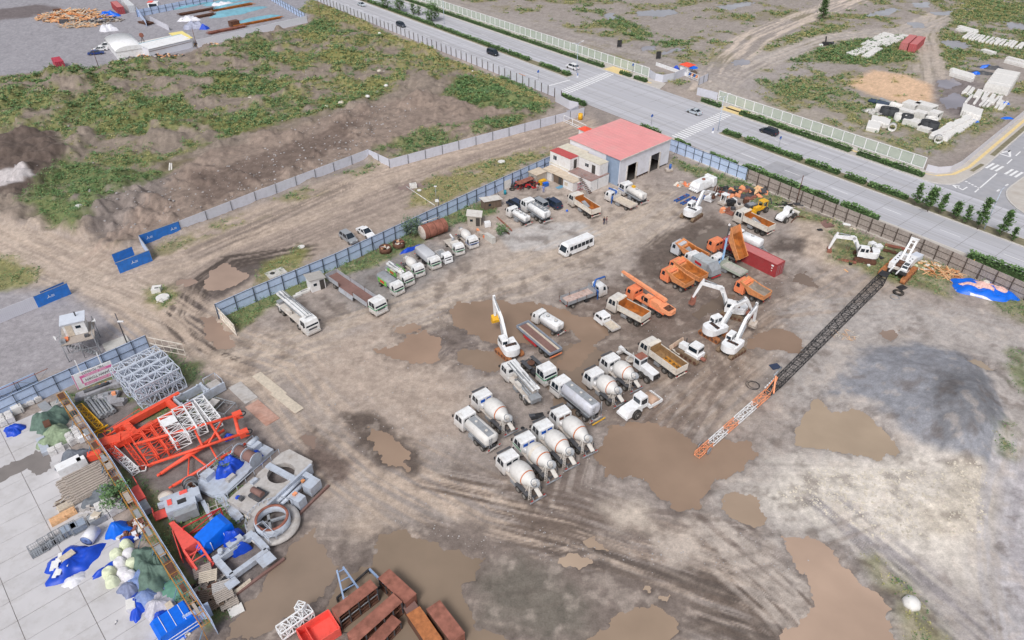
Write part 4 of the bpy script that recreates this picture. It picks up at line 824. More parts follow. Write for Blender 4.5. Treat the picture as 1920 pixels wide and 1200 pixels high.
mb=MB();mb.box((0,.6,TH+1.25),(3.0,2.4,2.3),WHITE);cab_=mb.build('cabin',o);MB().box((0,.6,TH+2.48),(3.5,2.9,.14),mat('blueish_white_roof',(206,212,224),.6,var=.05)).build('roof',cab_);MB().box((-.75,-.63,TH+1.1),(.9,.06,1.9),WOODP).build('door',cab_);MB().box((.5,-.63,TH+1.5),(.7,.05,.45),GLASS).build('window',cab_);MB().cyl((.5,.9,TH+2.5),(.5,.9,TH+3.3),.1,BLACK).build('chimney',cab_)
mb=MB()
for i in range(12):mb.box((-1.9+i*.32,-2.0,TH-.2-i*.26),(.3,.9,.05),GREYST)
mb.build('stairs',o);mb=MB();mb.box((-1.9,-1.8,TH+.3),(.7,.6,.5),GREYST);mb.box((-1.5,-1.2,TH+.2),(.5,.9,.3),ORANGE);mb.box((1.3,-1.6,TH+.25),(.6,.5,.4),DKGREY);mb.build('clutter',o);MB().lathe([(0,.08),(.35,.14),(.6,.42)],(2.25,.4,TH+1.2),(1,.2,0),WHITE,10).build('loudspeaker',o);MB().lathe([(0,.08),(.35,.14),(.6,.42)],(-2.3,-1.2,TH+1.0),(-1,-.6,0),WHITE,10).build('loudspeaker',o)
LAMPP=mat('pale_blue_lamp_post',(186,198,214),.4,var=.04)
def lamp(px,h,label,arm=(1,0),two=True):
 o=thing('street_lamp',label,'street lamp',G(*px),RA,'street lamps along the avenue');MB().cyl((0,0,0),(0,0,h),.11,LAMPP,.06,8).build('pole',o)
 for s in((1,-1)if two else(1,)):
  mb=MB().cyl((0,0,h-.1),(0,s*1.5,h+.25),.05,LAMPP,.04);mb.build('arm',o);MB().box((0,s*1.9,h+.33),(.3,.9,.14),CLEANW).build('lamp_head',o)
lamp((1844,432),9.0,'tall street lamp among the young poplars on the median',two=True);lamp((1081,137),9,'street lamp on the median beside the white car');lamp((1346,246),9,'street lamp on the median at the second crosswalk');lamp((833,46),9,'street lamp on the median near the top trees')
def pole(px,h,label,m,lean=(0,0),extra=None,r=.1,name='utility_pole'):
 o=thing(name,label,'pole',G(*px));MB().cyl((0,0,0),(lean[0],lean[1],h),r,m,r*.75).build('pole',o)
 if extra:extra(o)
 return o
pole((1492.5,382),6.5,'dark rusty post behind the brown fence',RUSTDK,extra=lambda o:MB().box((.1,-.1,4.2),(.5,.3,.35),BLACK).build('junction_box',o));pole((239,645),6.0,'dark leaning pole with a white camera beside the truss stack',DKGREY,extra=lambda o:MB().box((.5,-.2,4.6),(.9,.2,.2),CLEANW).build('camera_arm',o))
pole((185,126),6.0,'dark pole beside the blue car at the waste ground',RUSTDK);pole((370,92),7.0,'dark wooden pole beside the yellow roofed cabin',RUSTDK);pole((602,41),7.0,'dark wooden pole near the end of the white wall',RUSTDK)
pole((824,404),4.2,'dark post with a white camera at the kink of the blue fence',DKGREY,extra=lambda o:MB().box((-.3,0,3.4),(.7,.3,.5),CLEANW).build('camera',o))
pole((818,375),3.2,'short grey post with a small white lamp behind the blue fence',GREYST,extra=lambda o:MB().box((0,0,3.2),(.6,.3,.15),CLEANW).build('lamp_head',o),r=.07)
def roadsign(px,label,h=2.4):
 o=thing('road_sign',label,'road sign',G(*px),RA+R(90),'round blue road signs');MB().cyl((0,0,0),(0,0,h),.05,GREYST).build('post',o);MB().cyl((0,-.05,h),(0,.0,h),.42,mat('road_sign_blue',(30,90,180),.4,var=.03),n=16).build('plate',o)
 mb=MB();mb.box((0,-.07,h+.05),(.4,.02,.12),CLEANW);mb.prism([(-.32,h+.05),(-.1,h+.26),(-.1,h-.16)],.01,CLEANW,-.07);mb.build('arrow',o)
roadsign((1009,149),'round blue road sign before the first crosswalk');roadsign((1221,234),'round blue road sign behind the workshop');roadsign((1186,136),'round blue road sign on the far pavement');roadsign((1460,276),'small blue road sign by the median near the black car')
# ------ vehicles
WHEELS={}
def wheel(parent,x,y,r=.5,w_=.32,rim=None,dual=False):
 rim=rim or RIM;s=1 if y>0 else-1;key=(r,w_,s)
 if key not in WHEELS:
  a=MB();a.lathe([(-w_/2,r*.6),(-w_/2,r*.93),(-w_/2+.05,r),(w_/2-.05,r),(w_/2,r*.93),(w_/2,r*.6)],(0,0,0),(0,1,0),TYRE,16);b_=MB();b_.lathe([(0,r*.62),(.02,r*.6),(-.05,r*.5),(-.05,r*.22),(.04,r*.2),(.05,.02)],(0,s*w_/2,0),(0,s,0),RIM,12)
  o1=a.build('wheel');o2=b_.build('rim');WHEELS[key]=(o1 .data,o2 .data);bpy.data.objects.remove(o1);bpy.data.objects.remove(o2)
 m1,m2=WHEELS[key]
 o=bpy.data.objects.new('wheel',m1);COL.objects.link(o);o.parent=parent;o.location=(x,y,r)
 q=bpy.data.objects.new('rim',m2);COL.objects.link(q);q.parent=o;return o
def place(F,Rr,side,wd,L=None):
 f,r=G(*F),G(*Rr);d=(f-r);l=d.length;d.normalize();rt=Vector((d.y,-d.x,0));mid=(f+r)/2
 if L:mid=mid;l=L
 c=mid+rt*(wd/2 if side=='L' else-wd/2)
 return c,math.atan2(d.y,d.x),l
def cab(parent,xf,wd,z0,z1,ln,paint,stripe=None,slope=.28,belt=.52,rear_glass=None,kind='cab',mirrors=True,bumper=None,visor=False,sleeper=False,ribbed=False):
 hw=wd/2;zb=z0+(z1-z0)*belt;zt=z1-.14;H_=z1-z0
 pts=[(xf-.06,z0),(xf,z0+.12),(xf-.02,zb-.05),(xf-.04,zb),(xf-slope,zt),(xf-slope-.22,z1),(xf-ln+.18,z1),(xf-ln,zt),(xf-ln,z0)]
 ti=hw*.93;q=MB().prism(pts,[hw,hw,hw,hw,ti,ti*.94,ti*.94,ti,hw],paint).build(kind,parent);o=q
 def fp(u,t,e=.014):return(xf-.04-slope*t+e,u*(hw*(1-t)+ti*t)*.9,zb+(zt-zb)*t)
 MB().add([fp(-1,.06),fp(1,.06),fp(.97,.9),fp(-.97,.9),fp(-1,.06,-.03),fp(1,.06,-.03),fp(.97,.9,-.03),fp(-.97,.9,-.03)],[(0,1,2,3),(0,4,5,1),(1,5,6,2),(2,6,7,3),(3,7,4,0)],GLASS).build('windshield',o)
 for s in(-1,1):
  def spt(x,t,e=.012):return(x,s*(hw*(1-t)+ti*t+e),zb+(zt-zb)*t)
  xa,xb,xc,xd=xf-.3-slope*.1,xf-ln*.52,xf-ln*.58,xf-ln*.86
  for A,B in((xa,xb),)+(((xc,xd),)if(sleeper or ln>1.9)else()):
   f=[spt(A,.05),spt(B,.05),spt(B,.85),spt(A-slope*.6 if A==xa else A,.85)];back=[(p[0],p[1]-s*.04,p[2])for p in f]
   ff=[(0,1,2,3),(0,4,5,1),(1,5,6,2),(2,6,7,3),(3,7,4,0)]
   if s>0:ff=[k[::-1]for k in ff]
   MB().add(f+back,ff,GLASS).build('side_window',o)
  MB().box((xf+.0,s*hw*.72,z0+H_*.2),(.06,hw*.32,H_*.09),LAMPW).build('headlight',o)
  if mirrors:MB().box((xf-.12,s*(hw+.22),zb+H_*.22),(.1,.2,.42),BLACK).bar((xf-.15,s*hw,zb+H_*.3),(xf-.12,s*(hw+.2),zb+H_*.3),.04,BLACK).build('mirror',o)
  if stripe:MB().box((xf-ln*.5,s*(hw+.006),zb-H_*.1),(ln*.96,.012,H_*.07),stripe).build('stripe',o)
 if stripe:MB().box((xf-.006,0,zb-H_*.09),(.04,wd*.96,H_*.07),stripe).build('stripe',o)
 rg=rear_glass or GLASS
 for s in(-1,1):MB().box((xf-ln-.008,s*hw*.4,zb+(zt-zb)*.5),(.03,hw*.58,(zt-zb)*.5),rg).build('rear_window',o)
 MB().box((xf+.02,0,z0+.08),(.2,wd*1.0,.3),bumper or paint).build('bumper',o);MB().box((xf+.005,0,z0+H_*.36),(.03,wd*.6,H_*.12),DKGREY).build('grille',o)
 if visor:MB().box((xf-slope+.2,0,zt+.06),(.3,wd*.86,.06),DKGREY).build('sun_visor',o)
 if ribbed:
  mb=MB()
  for i in range(7):mb.box((xf-ln*.55,-hw*.75+i*hw*.25,z1+.02),(ln*.7,.06,.04),paint)
  mb.build('roof_ribs',o)
 return o
def chassis(t,L,wd,r=.5,axles=(1.3,),rears=(1.2,2.5),dual=.5,frame=None,guards=True,z=None,tank=True):
 z=z or r*1.55;mb=MB();fm_=frame or DKGREY
 for s in(-.42,.42):mb.box((0,s,z),(L-.5,.12,.26),fm_)
 for x in np.linspace(-L/2+.4,L/2-.5,6):mb.box((float(x),0,z),(.12,.8,.18),fm_)
 mb.build('chassis',t)
 if tank and L>6:
  MB().box((.1,wd*.36,z-.1),(1.1,.5,.55),GREYST).build('fuel_tank',t);MB().box((.1,-wd*.36,z-.1),(.9,.5,.5),BLACK).build('battery_box',t)
 for s in(-1,1):
  for a in axles:wheel(t,L/2-a,s*(wd/2-.18),r,.3)
  for a in rears:wheel(t,-L/2+a,s*(wd/2-.3),r,.52)
  if guards:
   a0=max(rears)+r+.1;a1=min(rears)-r-.1;MB().box((-L/2+(a0+a1)/2,s*(wd/2-.3),2*r+.14),(a0-a1,.58,.05),fm_).build('mudguard',t)
def truck(name,label,F,Rr,side='L',wd=2.45,paint=None,L=None,cl=2.0,ch=2.95,stripe=None,group='trucks parked in the yard',cat='truck',r=.5,rears=(1.25,2.55),axles=(1.35,),**kw):
 c,rz,l=place(F,Rr,side,wd,L);t=thing(name,label,cat,c,rz,group);chassis(t,l,wd,r,axles,rears,tank=kw.pop('tank',True),frame=kw.pop('frame',None))
 cab(t,l/2,wd,r*.95,ch,cl,paint or WHITE,stripe,**kw);t['len']=l;return t,l
def mixer(label,F,Rr,side='L',L=None,stripe=None,rg=None,wd=2.45,big=True,cabpaint=None,sticker=None):
 L=L or l_long(F,Rr)*1.07
 t,l=truck('concrete_mixer_truck',label,F,Rr,side,wd,cabpaint or WHITE,L,1.95 if big else 1.6,2.85 if big else 2.3,stripe,'concrete mixer trucks','mixer truck',.5 if big else.38,(1.3,2.6)if big else(1.2,),(1.35,)if big else(.9,),rear_glass=rg,visor=big)
 s=1 if big else.68;x1=l/2-(2.4 if big else 2.0);x0=-l/2+.8*s;ax=Vector((x0-x1,0,.5*s));AL=ax.length;D=1.27*s;zc=2.0*s+(0 if big else.15)
 p0=Vector((x1,0,zc));u=ax.normalized();prof=[(0,.35),(.02,.55),(.10,.86),(.22,1.0),(.42,1.03),(.58,.94),(.74,.74),(.9,.5),(1.0,.42),(1.0,.3)]
 d=MB().lathe([(f*AL,q*D)for f,q in prof],p0,u,DRUM,22).build('drum',t)
 MB().lathe([(f*AL,q*D+.015)for f,q in((.66,.855),(.69,.81))],p0,u,ORSTRIPE,22,False,False).build('drum_stripe',d)
 if sticker:MB().lathe([(f*AL,q*D+.02)for f,q in((.3,1.01),(.42,1.035))],p0,u,sticker,22,False,False).build('drum_band',d)
 mb=MB().box((0,0,r_:=(.98*s)),(l-2.6*s,wd*.86,.1),WHITE2)
 mb.box((x1-.1,0,zc-.55*s),(.3,1.3*s,1.0*s),WHITE);mb.build('deck_frame',t)
 MB().cyl((x1+.25*s,wd*.36,1.5*s),(x1+.25*s,wd*.05,1.5*s),.3*s,WHITE,n=12).build('water_tank',t)
 mb=MB();e=p0+u*AL
 for q in(-1,1):mb.bar((x0+.7*s,q*.8*s,1.0*s),e+Vector((.25*s,q*.75*s,.0)),.12*s,WHITE2);mb.bar((x0-.2*s,q*.8*s,1.0*s),e+Vector((0,q*.75*s,.2*s)),.1*s,WHITE2)
 mb.bar(e+Vector((0,-.75*s,.1)),e+Vector((0,.75*s,.1)),.1*s,WHITE2);mb.build('drum_support',t)
 MB().lathe([(-.1*s,.34*s),(.35*s,.62*s),(.4*s,.62*s),(.36*s,.54*s),(0,.3*s)],e+Vector((-.1*s,0,.05*s)),(-.35,0,1),GREYST,10,False,False).build('charge_hopper',t)
 mb=MB();cc=e+Vector((-.35*s,0,-.5*s));mb.prism([(cc.x,cc.z),(cc.x-1.0*s,cc.z-.5*s),(cc.x-1.0*s,cc.z-.38*s),(cc.x,cc.z+.15*s)],.28*s,WHITE2);mb.build('discharge_chute',t)
 mb=MB().bar((-l/2-.1,-wd/2,.55*s),(-l/2-.1,wd/2,.55*s),.14*s,GREYST)
 for q in(-.6,.6):mb.bar((-l/2-.1,q*s,.55*s),(-l/2+.3,q*s,.95*s),.08,GREYST)
 mb.build('rear_guard',t)
 mb=MB()
 for i in range(5):mb.bar((-l/2+.25,wd*.36,1.0*s+i*.32*s),(-l/2+.25,wd*.36+.4*s,1.0*s+i*.32*s),.04,WHITE2)
 for q in(0,.4*s):mb.bar((-l/2+.25,wd*.36+q,.9*s),(-l/2+.25,wd*.36+q,2.6*s),.05,WHITE2)
 mb.build('ladder',t)
 for q in(-1,1):MB().box((-l/2-.08,q*wd*.38,.8*s),(.06,.3,.14),LAMPRED).build('tail_light',t)
 return t
def rrect(w_,h,k=4,p=.35):
 out=[]
 for i,(sx,sy,a0)in enumerate(((1,1,0),(-1,1,90),(-1,-1,180),(1,-1,270))):
  for j in range(k+1):a=R(a0+90*j/k);out.append((sx*(w_/2-p)+math.cos(a)*p,sy*(h/2-p)+math.sin(a)*p))
 return out
def tankbody(t,x0,x1,zc,w_,h,m,p=.45,hatches=2,rail=True,walk=None,name='tank',dome=.25):
 rg=rrect(w_,h,4,p);ring=lambda x,f:[(x,a*f,zc+b_*f)for a,b_ in rg]
 o=MB().loft([ring(x0-dome,.55),ring(x0-dome*.6,.82),ring(x0,1),ring(x1,1),ring(x1+dome*.6,.82),ring(x1+dome,.55)],m).build(name,t);top=zc+h/2
 for i in range(hatches):
  x=x0+(x1-x0)*(i+.5)/hatches;MB().cyl((x,0,top-.03),(x,0,top+.1),.3,GREYST,n=12).cyl((x,0,top+.1),(x,0,top+.13),.2,WHITE2,n=10).build('hatch',o)
 if walk:MB().box(((x0+x1)/2,0,top+.012),(x1-x0-.1,w_*.46,.03),walk).build('walkway',o)
 return o
def tanker(label,F,Rr,side='L',L=None,wd=2.4,stripe=None,m=None,w_=2.1,h=1.7,p=.6,hatches=2,paint=None,small=False,cl=None,rg=None,ribbed=False,name='tanker_truck',walk=None,group='tanker trucks',rails=False):
 s=.72 if small else 1
 t,l=truck(name,label,F,Rr,side,wd,paint or WHITE,L,cl or 2.0*s,2.95 if not small else 2.3,stripe,group,'tanker truck',.5 if not small else.38,(1.3,2.6)if not small else(1.2,),(1.35,)if not small else(.9,),rear_glass=rg,ribbed=ribbed)
 zb=1.25 if not small else.95;o=tankbody(t,-l/2+.55,l/2-(2.4 if not small else 1.85),zb+h/2,w_,h,m or WHITE,p,hatches,walk=walk)
 MB().box((-.7,0,zb-.04),(l-2.6,wd*.8,.14),GREYST).build('subframe',t)
 mb=MB().box((-l/2+.1,0,.62*s+.1),(.12,wd,.2),WHITE);mb.build('rear_bumper',t)
 for q in(-1,1):MB().box((-l/2+.03,q*wd*.38,.95*s),(.06,.3,.14),LAMPRED).build('tail_light',t)
 mb=MB();mb.bar((-l/2+.2,.3,zb),(-l/2+.2,.3,zb+h),.05,GREYST).bar((-l/2+.2,.7,zb),(-l/2+.2,.7,zb+h),.05,GREYST)
 for i in range(4):mb.bar((-l/2+.2,.3,zb+.3+i*h*.22),(-l/2+.2,.7,zb+.3+i*h*.22),.04,GREYST)
 mb.build('ladder',t)
 if rails:
  mb=MB();top=zb+h+.35
  for q in(-.5,.5):mb.bar((-l/2+.6,q,top),(l/2-2.5,q,top),.04,GREYST)
  mb.build('hand_rail',t)
 return t
def opentop(t,x0,x1,z0,hgt,wd,m,inner,th=.08,front_up=.5,name='dump_body',load=None,taper=0.0,ribs=5,tilt=0.0,canopy=.6):
 o=thing_part(name,t);o.location=(x0,0,z0);o.rotation_euler=(0,-tilt,0);L=x1-x0;hw=wd/2
 mb=MB();
 for s in(-1,1):
  mb.box((L/2,s*(hw-th/2),hgt/2),(L,th,hgt),m)
  for i in range(ribs):mb.box((L*(i+.5)/ribs,s*(hw+.035),hgt/2),(.1,.07,hgt*.94),m)
  mb.box((L/2,s*(hw+.02),hgt-.05),(L,.1,.1),m)
 mb.box((L-th/2,0,(hgt+front_up)/2),(th,wd-2*th,hgt+front_up),m)
 if canopy:mb.box((L+canopy/2,0,hgt+front_up+.03),(canopy,wd*.96,.06),m)
 mb.build('side_wall',o);MB().box((.03,0,hgt/2),(.07,wd,hgt),m).build('tailgate',o)
 mb=MB();mb.box((L/2,0,.0),(L-.02,wd-.02,.06),inner)
 for s in(-1,1):mb.box((L/2,s*(hw-th-.012),hgt/2-.02),(L-.16,.02,hgt-.08),inner)
 mb.box((L-th-.012,0,(hgt+front_up)/2-.05),(.02,wd-2*th-.06,hgt+front_up-.14),inner);mb.box((.08,0,hgt/2-.02),(.02,wd-.2,hgt-.08),inner);mb.build('inside_lining',o)
 if load:load(o,L,wd)
 return o
def thing_part(name,parent):
 o=bpy.data.objects.new(name,None);COL.objects.link(o);o.parent=parent;o.empty_display_size=.2;return o
def dump(label,F,Rr,paint=None,inner=None,load=None,L=None,side='L',bodym=None,h=1.15,group='white dump trucks',cl=1.95,ch=3.0,front_up=.6):
 t,l=truck('dump_truck',label,F,Rr,side,2.5,paint or WHITE2,L,cl,ch,None,group,'dump truck',.52,(1.1,2.4),(1.35,))
 opentop(t,-l/2+.05,l/2-cl-.25,1.3,h,2.45,bodym or CREAM,inner or RUSTOR,load=load,front_up=front_up);MB().box((-l/2+.03,0,.8),(.12,2.3,.16),bodym or CREAM).build('rear_bumper',t)
 for q in(-1,1):MB().box((-l/2-.03,q*.95,1.0),(.06,.3,.14),LAMPRED).build('tail_light',t)
 return t
def scoop(t,x0,x1,z0,wd,m,inner,tilt=0.0,white_slab=False):
 """scow ended body whose front plate rises over the cab"""
 o=thing_part('dump_body',t);o.location=(x0,0,z0);o.rotation_euler=(0,-tilt,0);L=x1-x0;hw=wd/2;mb=MB()
 side=[(0,.1),(L*.8,0),(L,.75),(L+1.25,1.55),(L+1.25,1.66),(L-.1,1.42),(L*.62,1.12),(0,.95)]
 for s in(-1,1):
  mb.prism(side,.045,m,s*(hw-.045));mb.prism([(0,.86),(L*.62,1.03),(L-.1,1.33),(L+1.2,1.6),(L+1.25,1.7),(L-.1,1.46),(L*.62,1.16),(0,.98)],.06,m,s*(hw+.03))
  for i in range(3):mb.box((L*(.15+.25*i),s*(hw+.03),.5),(.1,.06,.85),m)
 mb.prism([(L*.98,.72),(L+1.25,1.52),(L+1.25,1.6),(L*.98,.8)],hw-.09,m);mb.build('side_wall',o)
 MB().box((.03,0,.52),(.06,wd-.1,.86),m).build('tailgate',o)
 mb=MB();mb.prism([(.03,.12),(L*.8,.03),(L,.78),(L,.86),(L*.78,.12),(.03,.2)],hw-.1,inner)
 for s in(-1,1):mb.prism([(.05,.15),(L*.8,.08),(L,.8),(L-.12,1.36),(L*.62,1.06),(.05,.88)],.01,inner,s*(hw-.1))
 mb.box((.075,0,.52),(.02,wd-.22,.8),inner);mb.build('inside_lining',o)
 if white_slab:MB().box((L*.78,.1,.75),(.9,1.3,.05),GREYST,0,Matrix.Rotation(R(-35),3,'Y')).build('loose_sheet',o)
 return o
def kamaz(label,F,Rr,paint=None,inner=None,tilt=0.0,L=None,side='L',slab=False,bodym=None):
 t,l=truck('dump_truck',label,F,Rr,side,2.45,paint or ORANGE,L,1.85,2.6,None,'orange scow-body dump trucks','dump truck',.5,(1.0,2.3),(1.3,),slope=.1,bumper=BLACK,frame=DKGREY)
 scoop(t,-l/2+.1,l/2-2.1,1.2,2.45,bodym or ORANGE2,inner or RUSTOR,tilt,slab)
 if tilt:MB().cyl((.4,0,1.0),(-.2,0,2.8),.12,GREYST).build('hoist_ram',t)
 for q in(-1,1):MB().box((-l/2+.1,q*.95,.95),(.06,.3,.14),LAMPRED).build('tail_light',t)
 return t
def flatbed(label,F,Rr,side='L',L=None,small=True,paint=None,stripe=None,floor=None,sides=.35,wallm=None,crane=None,head=True,wd=2.2,group='flatbed trucks',cl=1.7,ch=2.4,r=.4,rears=(1.3,),bedz=1.05,openside=False):
 t,l=truck('flatbed_truck',label,F,Rr,side,wd,paint or WHITE,L,cl,ch,stripe,group,'flatbed truck',r,rears,(1.0,)if r<.45 else(1.3,))
 x0,x1=-l/2+.02,l/2-cl-(.75 if crane else.2);wm=wallm or GREYST;o=thing_part('bed',t);mb=MB();mb.box(((x0+x1)/2,0,bedz),(x1-x0,wd,.14),wm).build('bed_frame',o)
 MB().box(((x0+x1)/2,0,bedz+.085),(x1-x0-.1,wd-.1,.03),floor or RUSTFLOOR).build('bed_floor',o)
 if sides:
  k=3 if(x1-x0)>6 else 1
  for s in(-1,1):
   for i in range(k):
    a,b_=x0+(x1-x0)*i/k+.04,x0+(x1-x0)*(i+1)/k-.04
    if openside and s==-1 and i==1:MB().box(((a+b_)/2,s*(wd/2+.12),bedz-.3),(b_-a,.06,sides),wm,0,Matrix.Rotation(R(-18),3,'X')).build('drop_side',o)
    else:MB().box(((a+b_)/2,s*(wd/2-.03),bedz+.07+sides/2),(b_-a,.06,sides),wm).build('drop_side',o)
   if k>1:
    for i in range(k+1):MB().box((x0+(x1-x0)*i/k,s*(wd/2-.02),bedz+.1+sides/2),(.09,.1,sides+.2),RUSTDK).build('stake',o)
  MB().box((x0+.03,0,bedz+.07+sides/2),(.06,wd,sides),wm).build('tail_board',o)
 if head:
  mb=MB().box((x1-.03,0,bedz+.45),(.08,wd,.9),wm)
  for z in(1.0,1.25):mb.bar((x1-.03,-wd/2,bedz+z-.05),(x1-.03,wd/2,bedz+z-.05),.06,wm)
  for s in(-1,-.33,.33,1):mb.bar((x1-.03,s*wd*.48,bedz+.8),(x1-.03,s*wd*.48,bedz+1.2),.06,wm)
  mb.build('headboard',o)
 if crane:
  cx=l/2-cl-.38;mb=MB().box((cx,0,bedz+.3),(.5,wd*.9,.5),crane).cyl((cx,0,bedz+.3),(cx,0,bedz+1.7),.2,crane);mb.build('crane_post',t)
  for s in(-1,1):MB().box((cx,s*wd*.5,.6),(.16,.16,1.1),crane).build('outrigger',t)
 for q in(-1,1):MB().box((-l/2-.0,q*wd*.38,bedz-.22),(.06,.26,.12),LAMPRED).build('tail_light',t)
 return t,l
def folded_boom(t,l,x0,x1,z,m,n=3):
 o=thing_part('folding_boom',t)
 for i in range(n):
  y=-.45+i*.45;zz=z+(.12 if i==1 else 0);w_=.34-.04*i;mb=MB();mb.prism([(x0,zz-w_*.5),(x1,zz-w_*.35),(x1+.3,zz+.1),(x1+.2,zz+w_*.5),(x0+.1,zz+w_*.6),(x0-.25,zz+.1)],w_*.5,m,y);mb.build('boom_section',o)
  MB().cyl((x0+.1,y+.27,zz+.15),(x1-.1,y+.27,zz+.15),.065,GREYST).build('delivery_pipe',o)
  MB().cyl((x0+.6+i,y,zz+w_*.5+.1),(x0+2.6+i,y,zz+w_*.5+.22),.08,GREYST).build('ram',o)
 return o
def pump(label,F,Rr,side,L=None,small=False,cabpaint=None,stripe=None,wd=2.45,decal=None):
 t,l=truck('concrete_pump_truck',label,F,Rr,side,wd,cabpaint or WHITE,L,1.95 if not small else 1.6,2.9 if not small else 2.25,stripe,'concrete pump trucks','pump truck',.5 if not small else.38,(1.3,2.5)if not small else(1.2,),(1.35,2.9)if(not small and l_long(F,Rr)>9)else((1.35,)if not small else(.9,)))
 z=1.2 if not small else.95;MB().box((-.9,0,z),(l-2.3,wd*.9,.14),WHITE2).build('deck',t)
 folded_boom(t,l,-l/2+.4,l/2-(1.2 if not small else 1.9),z+(1.95 if not small else 1.15),WHITE,3 if not small else 2)
 mb=MB().cyl((l/2-2.5,-.1,z),(l/2-2.5,-.1,z+1.7),.32,WHITE2);mb.build('turret',t);MB().prism([(-l/2+.1,z-.3),(-l/2+.9,z-.3),(-l/2+1.1,z+.6),(-l/2,z+.5)],.8,GREYST).build('hopper',t)
 mb=MB();mb.cyl((-l/2+1.2,.5,z+.3),(l/2-3.2,.5,z+.4),.16,GREYST);mb.cyl((-l/2+1.2,.1,z+.3),(l/2-3.2,.1,z+.4),.16,GREYST);mb.build('pump_cylinder',t);MB().box((-.3,wd*.3,z+.4),(1.2,.5,.7),WHITE2).build('oil_tank',t);MB().box((-1.2,-wd*.3,z+.35),(1.5,.5,.6),WHITE2).build('water_box',t)
 for s in(-1,1):
  for x in(l/2-2.3,-l/2+1.7):MB().box((x,s*wd*.46,z-.1),(.25,.25,.8),WHITE).build('outrigger',t)
 if decal:
  for s in(-1,1):MB().box((-l*.12,s*wd*.47,z+.5),(l*.42,.05,.8),decal[0]).build('side_panel',t);MB().box((-l*.12,s*(wd*.47+.03),z+.5),(l*.18,.03,.4),decal[1]).build('side_print',t)
 return t
def l_long(F,Rr):return(G(*F)-G(*Rr)).length
mixer('front mixer truck, nearest the lower edge of its row',(931.5,881),(991,947));mixer('second mixer truck in the lower row, blue rear cab windows',(963,846),(1021,911),rg=BLUEGLASS,stripe=GREEN,sticker=CREAM)
mixer('third mixer truck in the lower row, blue rear windows and a tan drum',(997,822),(1055,886),rg=BLUEGLASS);mixer('fourth mixer truck in the lower row, next to the silver bulk tanker',(1030.5,796),(1089,861),rg=RUSTDK)
mixer('mixer truck with pale blue rear windows behind the grey water tanker',(885.5,765),(942,822),rg=BLUEGLASS);mixer('mixer truck at the left of the pair beside the road roller',(1093,723),(1147,769),rg=GREYST);mixer('mixer truck with a cream drum between its twin and the grader',(1124,696),(1178,741))
mixer('small mixer truck with a blue-green cab beside the grey box truck',(779,524),(751,499),'R',5.6,GREEN,wd=2.1,big=False);mixer('small mixer truck farthest right in the row along the blue fence',(881,470.5),(853,445),'R',5.8,BLUE,wd=2.1,big=False)
tanker('grey topped water tanker with a ribbed cab roof at the left of the mixers',(852,800),(914,857),m=DRUM,ribbed=True,walk=GREYST,w_=2.2,h=1.55,p=.55)
t=tanker('silver bulk cement tanker with three hatches beside the mixers',(1030,738),(1106,801),m=mat('pale_silver_tank',(196,198,208),.35,var=.06,dirt=(160,152,144),dirt_amt=.4),hatches=3,walk=GREYST,w_=2.3,h=2.0,p=.95,rg=GLASS,ribbed=True,stripe=DKGREY)
l=t['len'];mb=MB();mb.path([(-l/2+.2,.8,1.2),(-l/2-.25,.5,1.0),(-l/2-.25,-.6,1.0),(-l/2+.3,-1.1,1.1),(-l/2+.3,-1.0,3.3)],.07,GREYST);mb.build('unloading_hose',t);MB().box((-l/2-.45,0,.75),(.1,2.4,.16),YELLOW).build('striped_bumper',t);MB().box((-.4,1.16,1.35),(l*.4,.06,.34),BLACK).build('side_guard',t)
tanker('small white tanker parked behind the rusty trailer bed in the puddle',(1000,607),(1041,633),small=True,wd=2.1,w_=1.9,h=1.3,p=.4,L=6.0)
tanker('smaller white fuel tanker with a blue cab edge at the end of the concrete strip',(948,406),(985,428),small=True,wd=2.1,w_=1.7,h=1.15,p=.5,hatches=3,rails=True,L=6.2);tanker('bigger white fuel tanker with a long row of hatches beside the grey van',(975,396),(1019,424),hatches=4,w_=2.1,h=1.5,p=.6,walk=GREYST,rails=True)
t=tanker('white suction tanker with a blue stripe and a yellow box beside the workshop bay',(1161,366),(1197,387),m=DRUM,stripe=BLUE,w_=1.9,h=1.5,p=.74,hatches=1,L=7.4);MB().box((.2,0,2.95),(.7,.6,.35),YELLOW).build('yellow_box',t)
t=tanker('truck with a light grey rounded box body in the row along the blue fence',(807.5,508),(778,483),'R',6.4,wd=2.2,stripe=GREEN,small=True,m=mat('light_grey_body',(188,190,196),.5,var=.06),w_=2.1,h=1.5,p=.35,hatches=0)
def ochre(o,L,wd):
 mb=MB();mb.box((L*.38,0,.06),(L*.6,wd*.72,.07),SANDLOAD)
 mb.build('load_residue',o)
 for i in range(7):MB().lathe([(0,.32-.02*i),(.12,.2),(.2,.03)],(L*(.2+.07*i),(.4 if i%2 else-.35),.09),(0,0,1),mat('brown_heap',(120,88,50),.9,var=.2),8).build('load_heap',o)
def plate(o,L,wd):MB().box((L*.62,-.1,.55),(2.0,.9,.05),GREYST,0,Matrix.Rotation(R(-18),3,'Y')).build('loose_sheet',o)
dump('white dump truck with bright ochre residue beside the bulldozer',(1195,665),(1265,717),load=ochre,inner=mat('muddy_steel',(150,120,84),.85,var=.2,dirt=(110,84,60),dirt_amt=.6),bodym=CREAM)
dump('white dump truck with a rusty empty body beside the orange crane',(1136,583),(1201,618),inner=RUSTOR);dump('white dump truck with a rusty body facing the fence by the workshop',(1064,385),(1108,414),load=plate);dump('white dump truck with a leaning steel plate beside the wheel loader',(1373,417),(1436,447),load=plate)
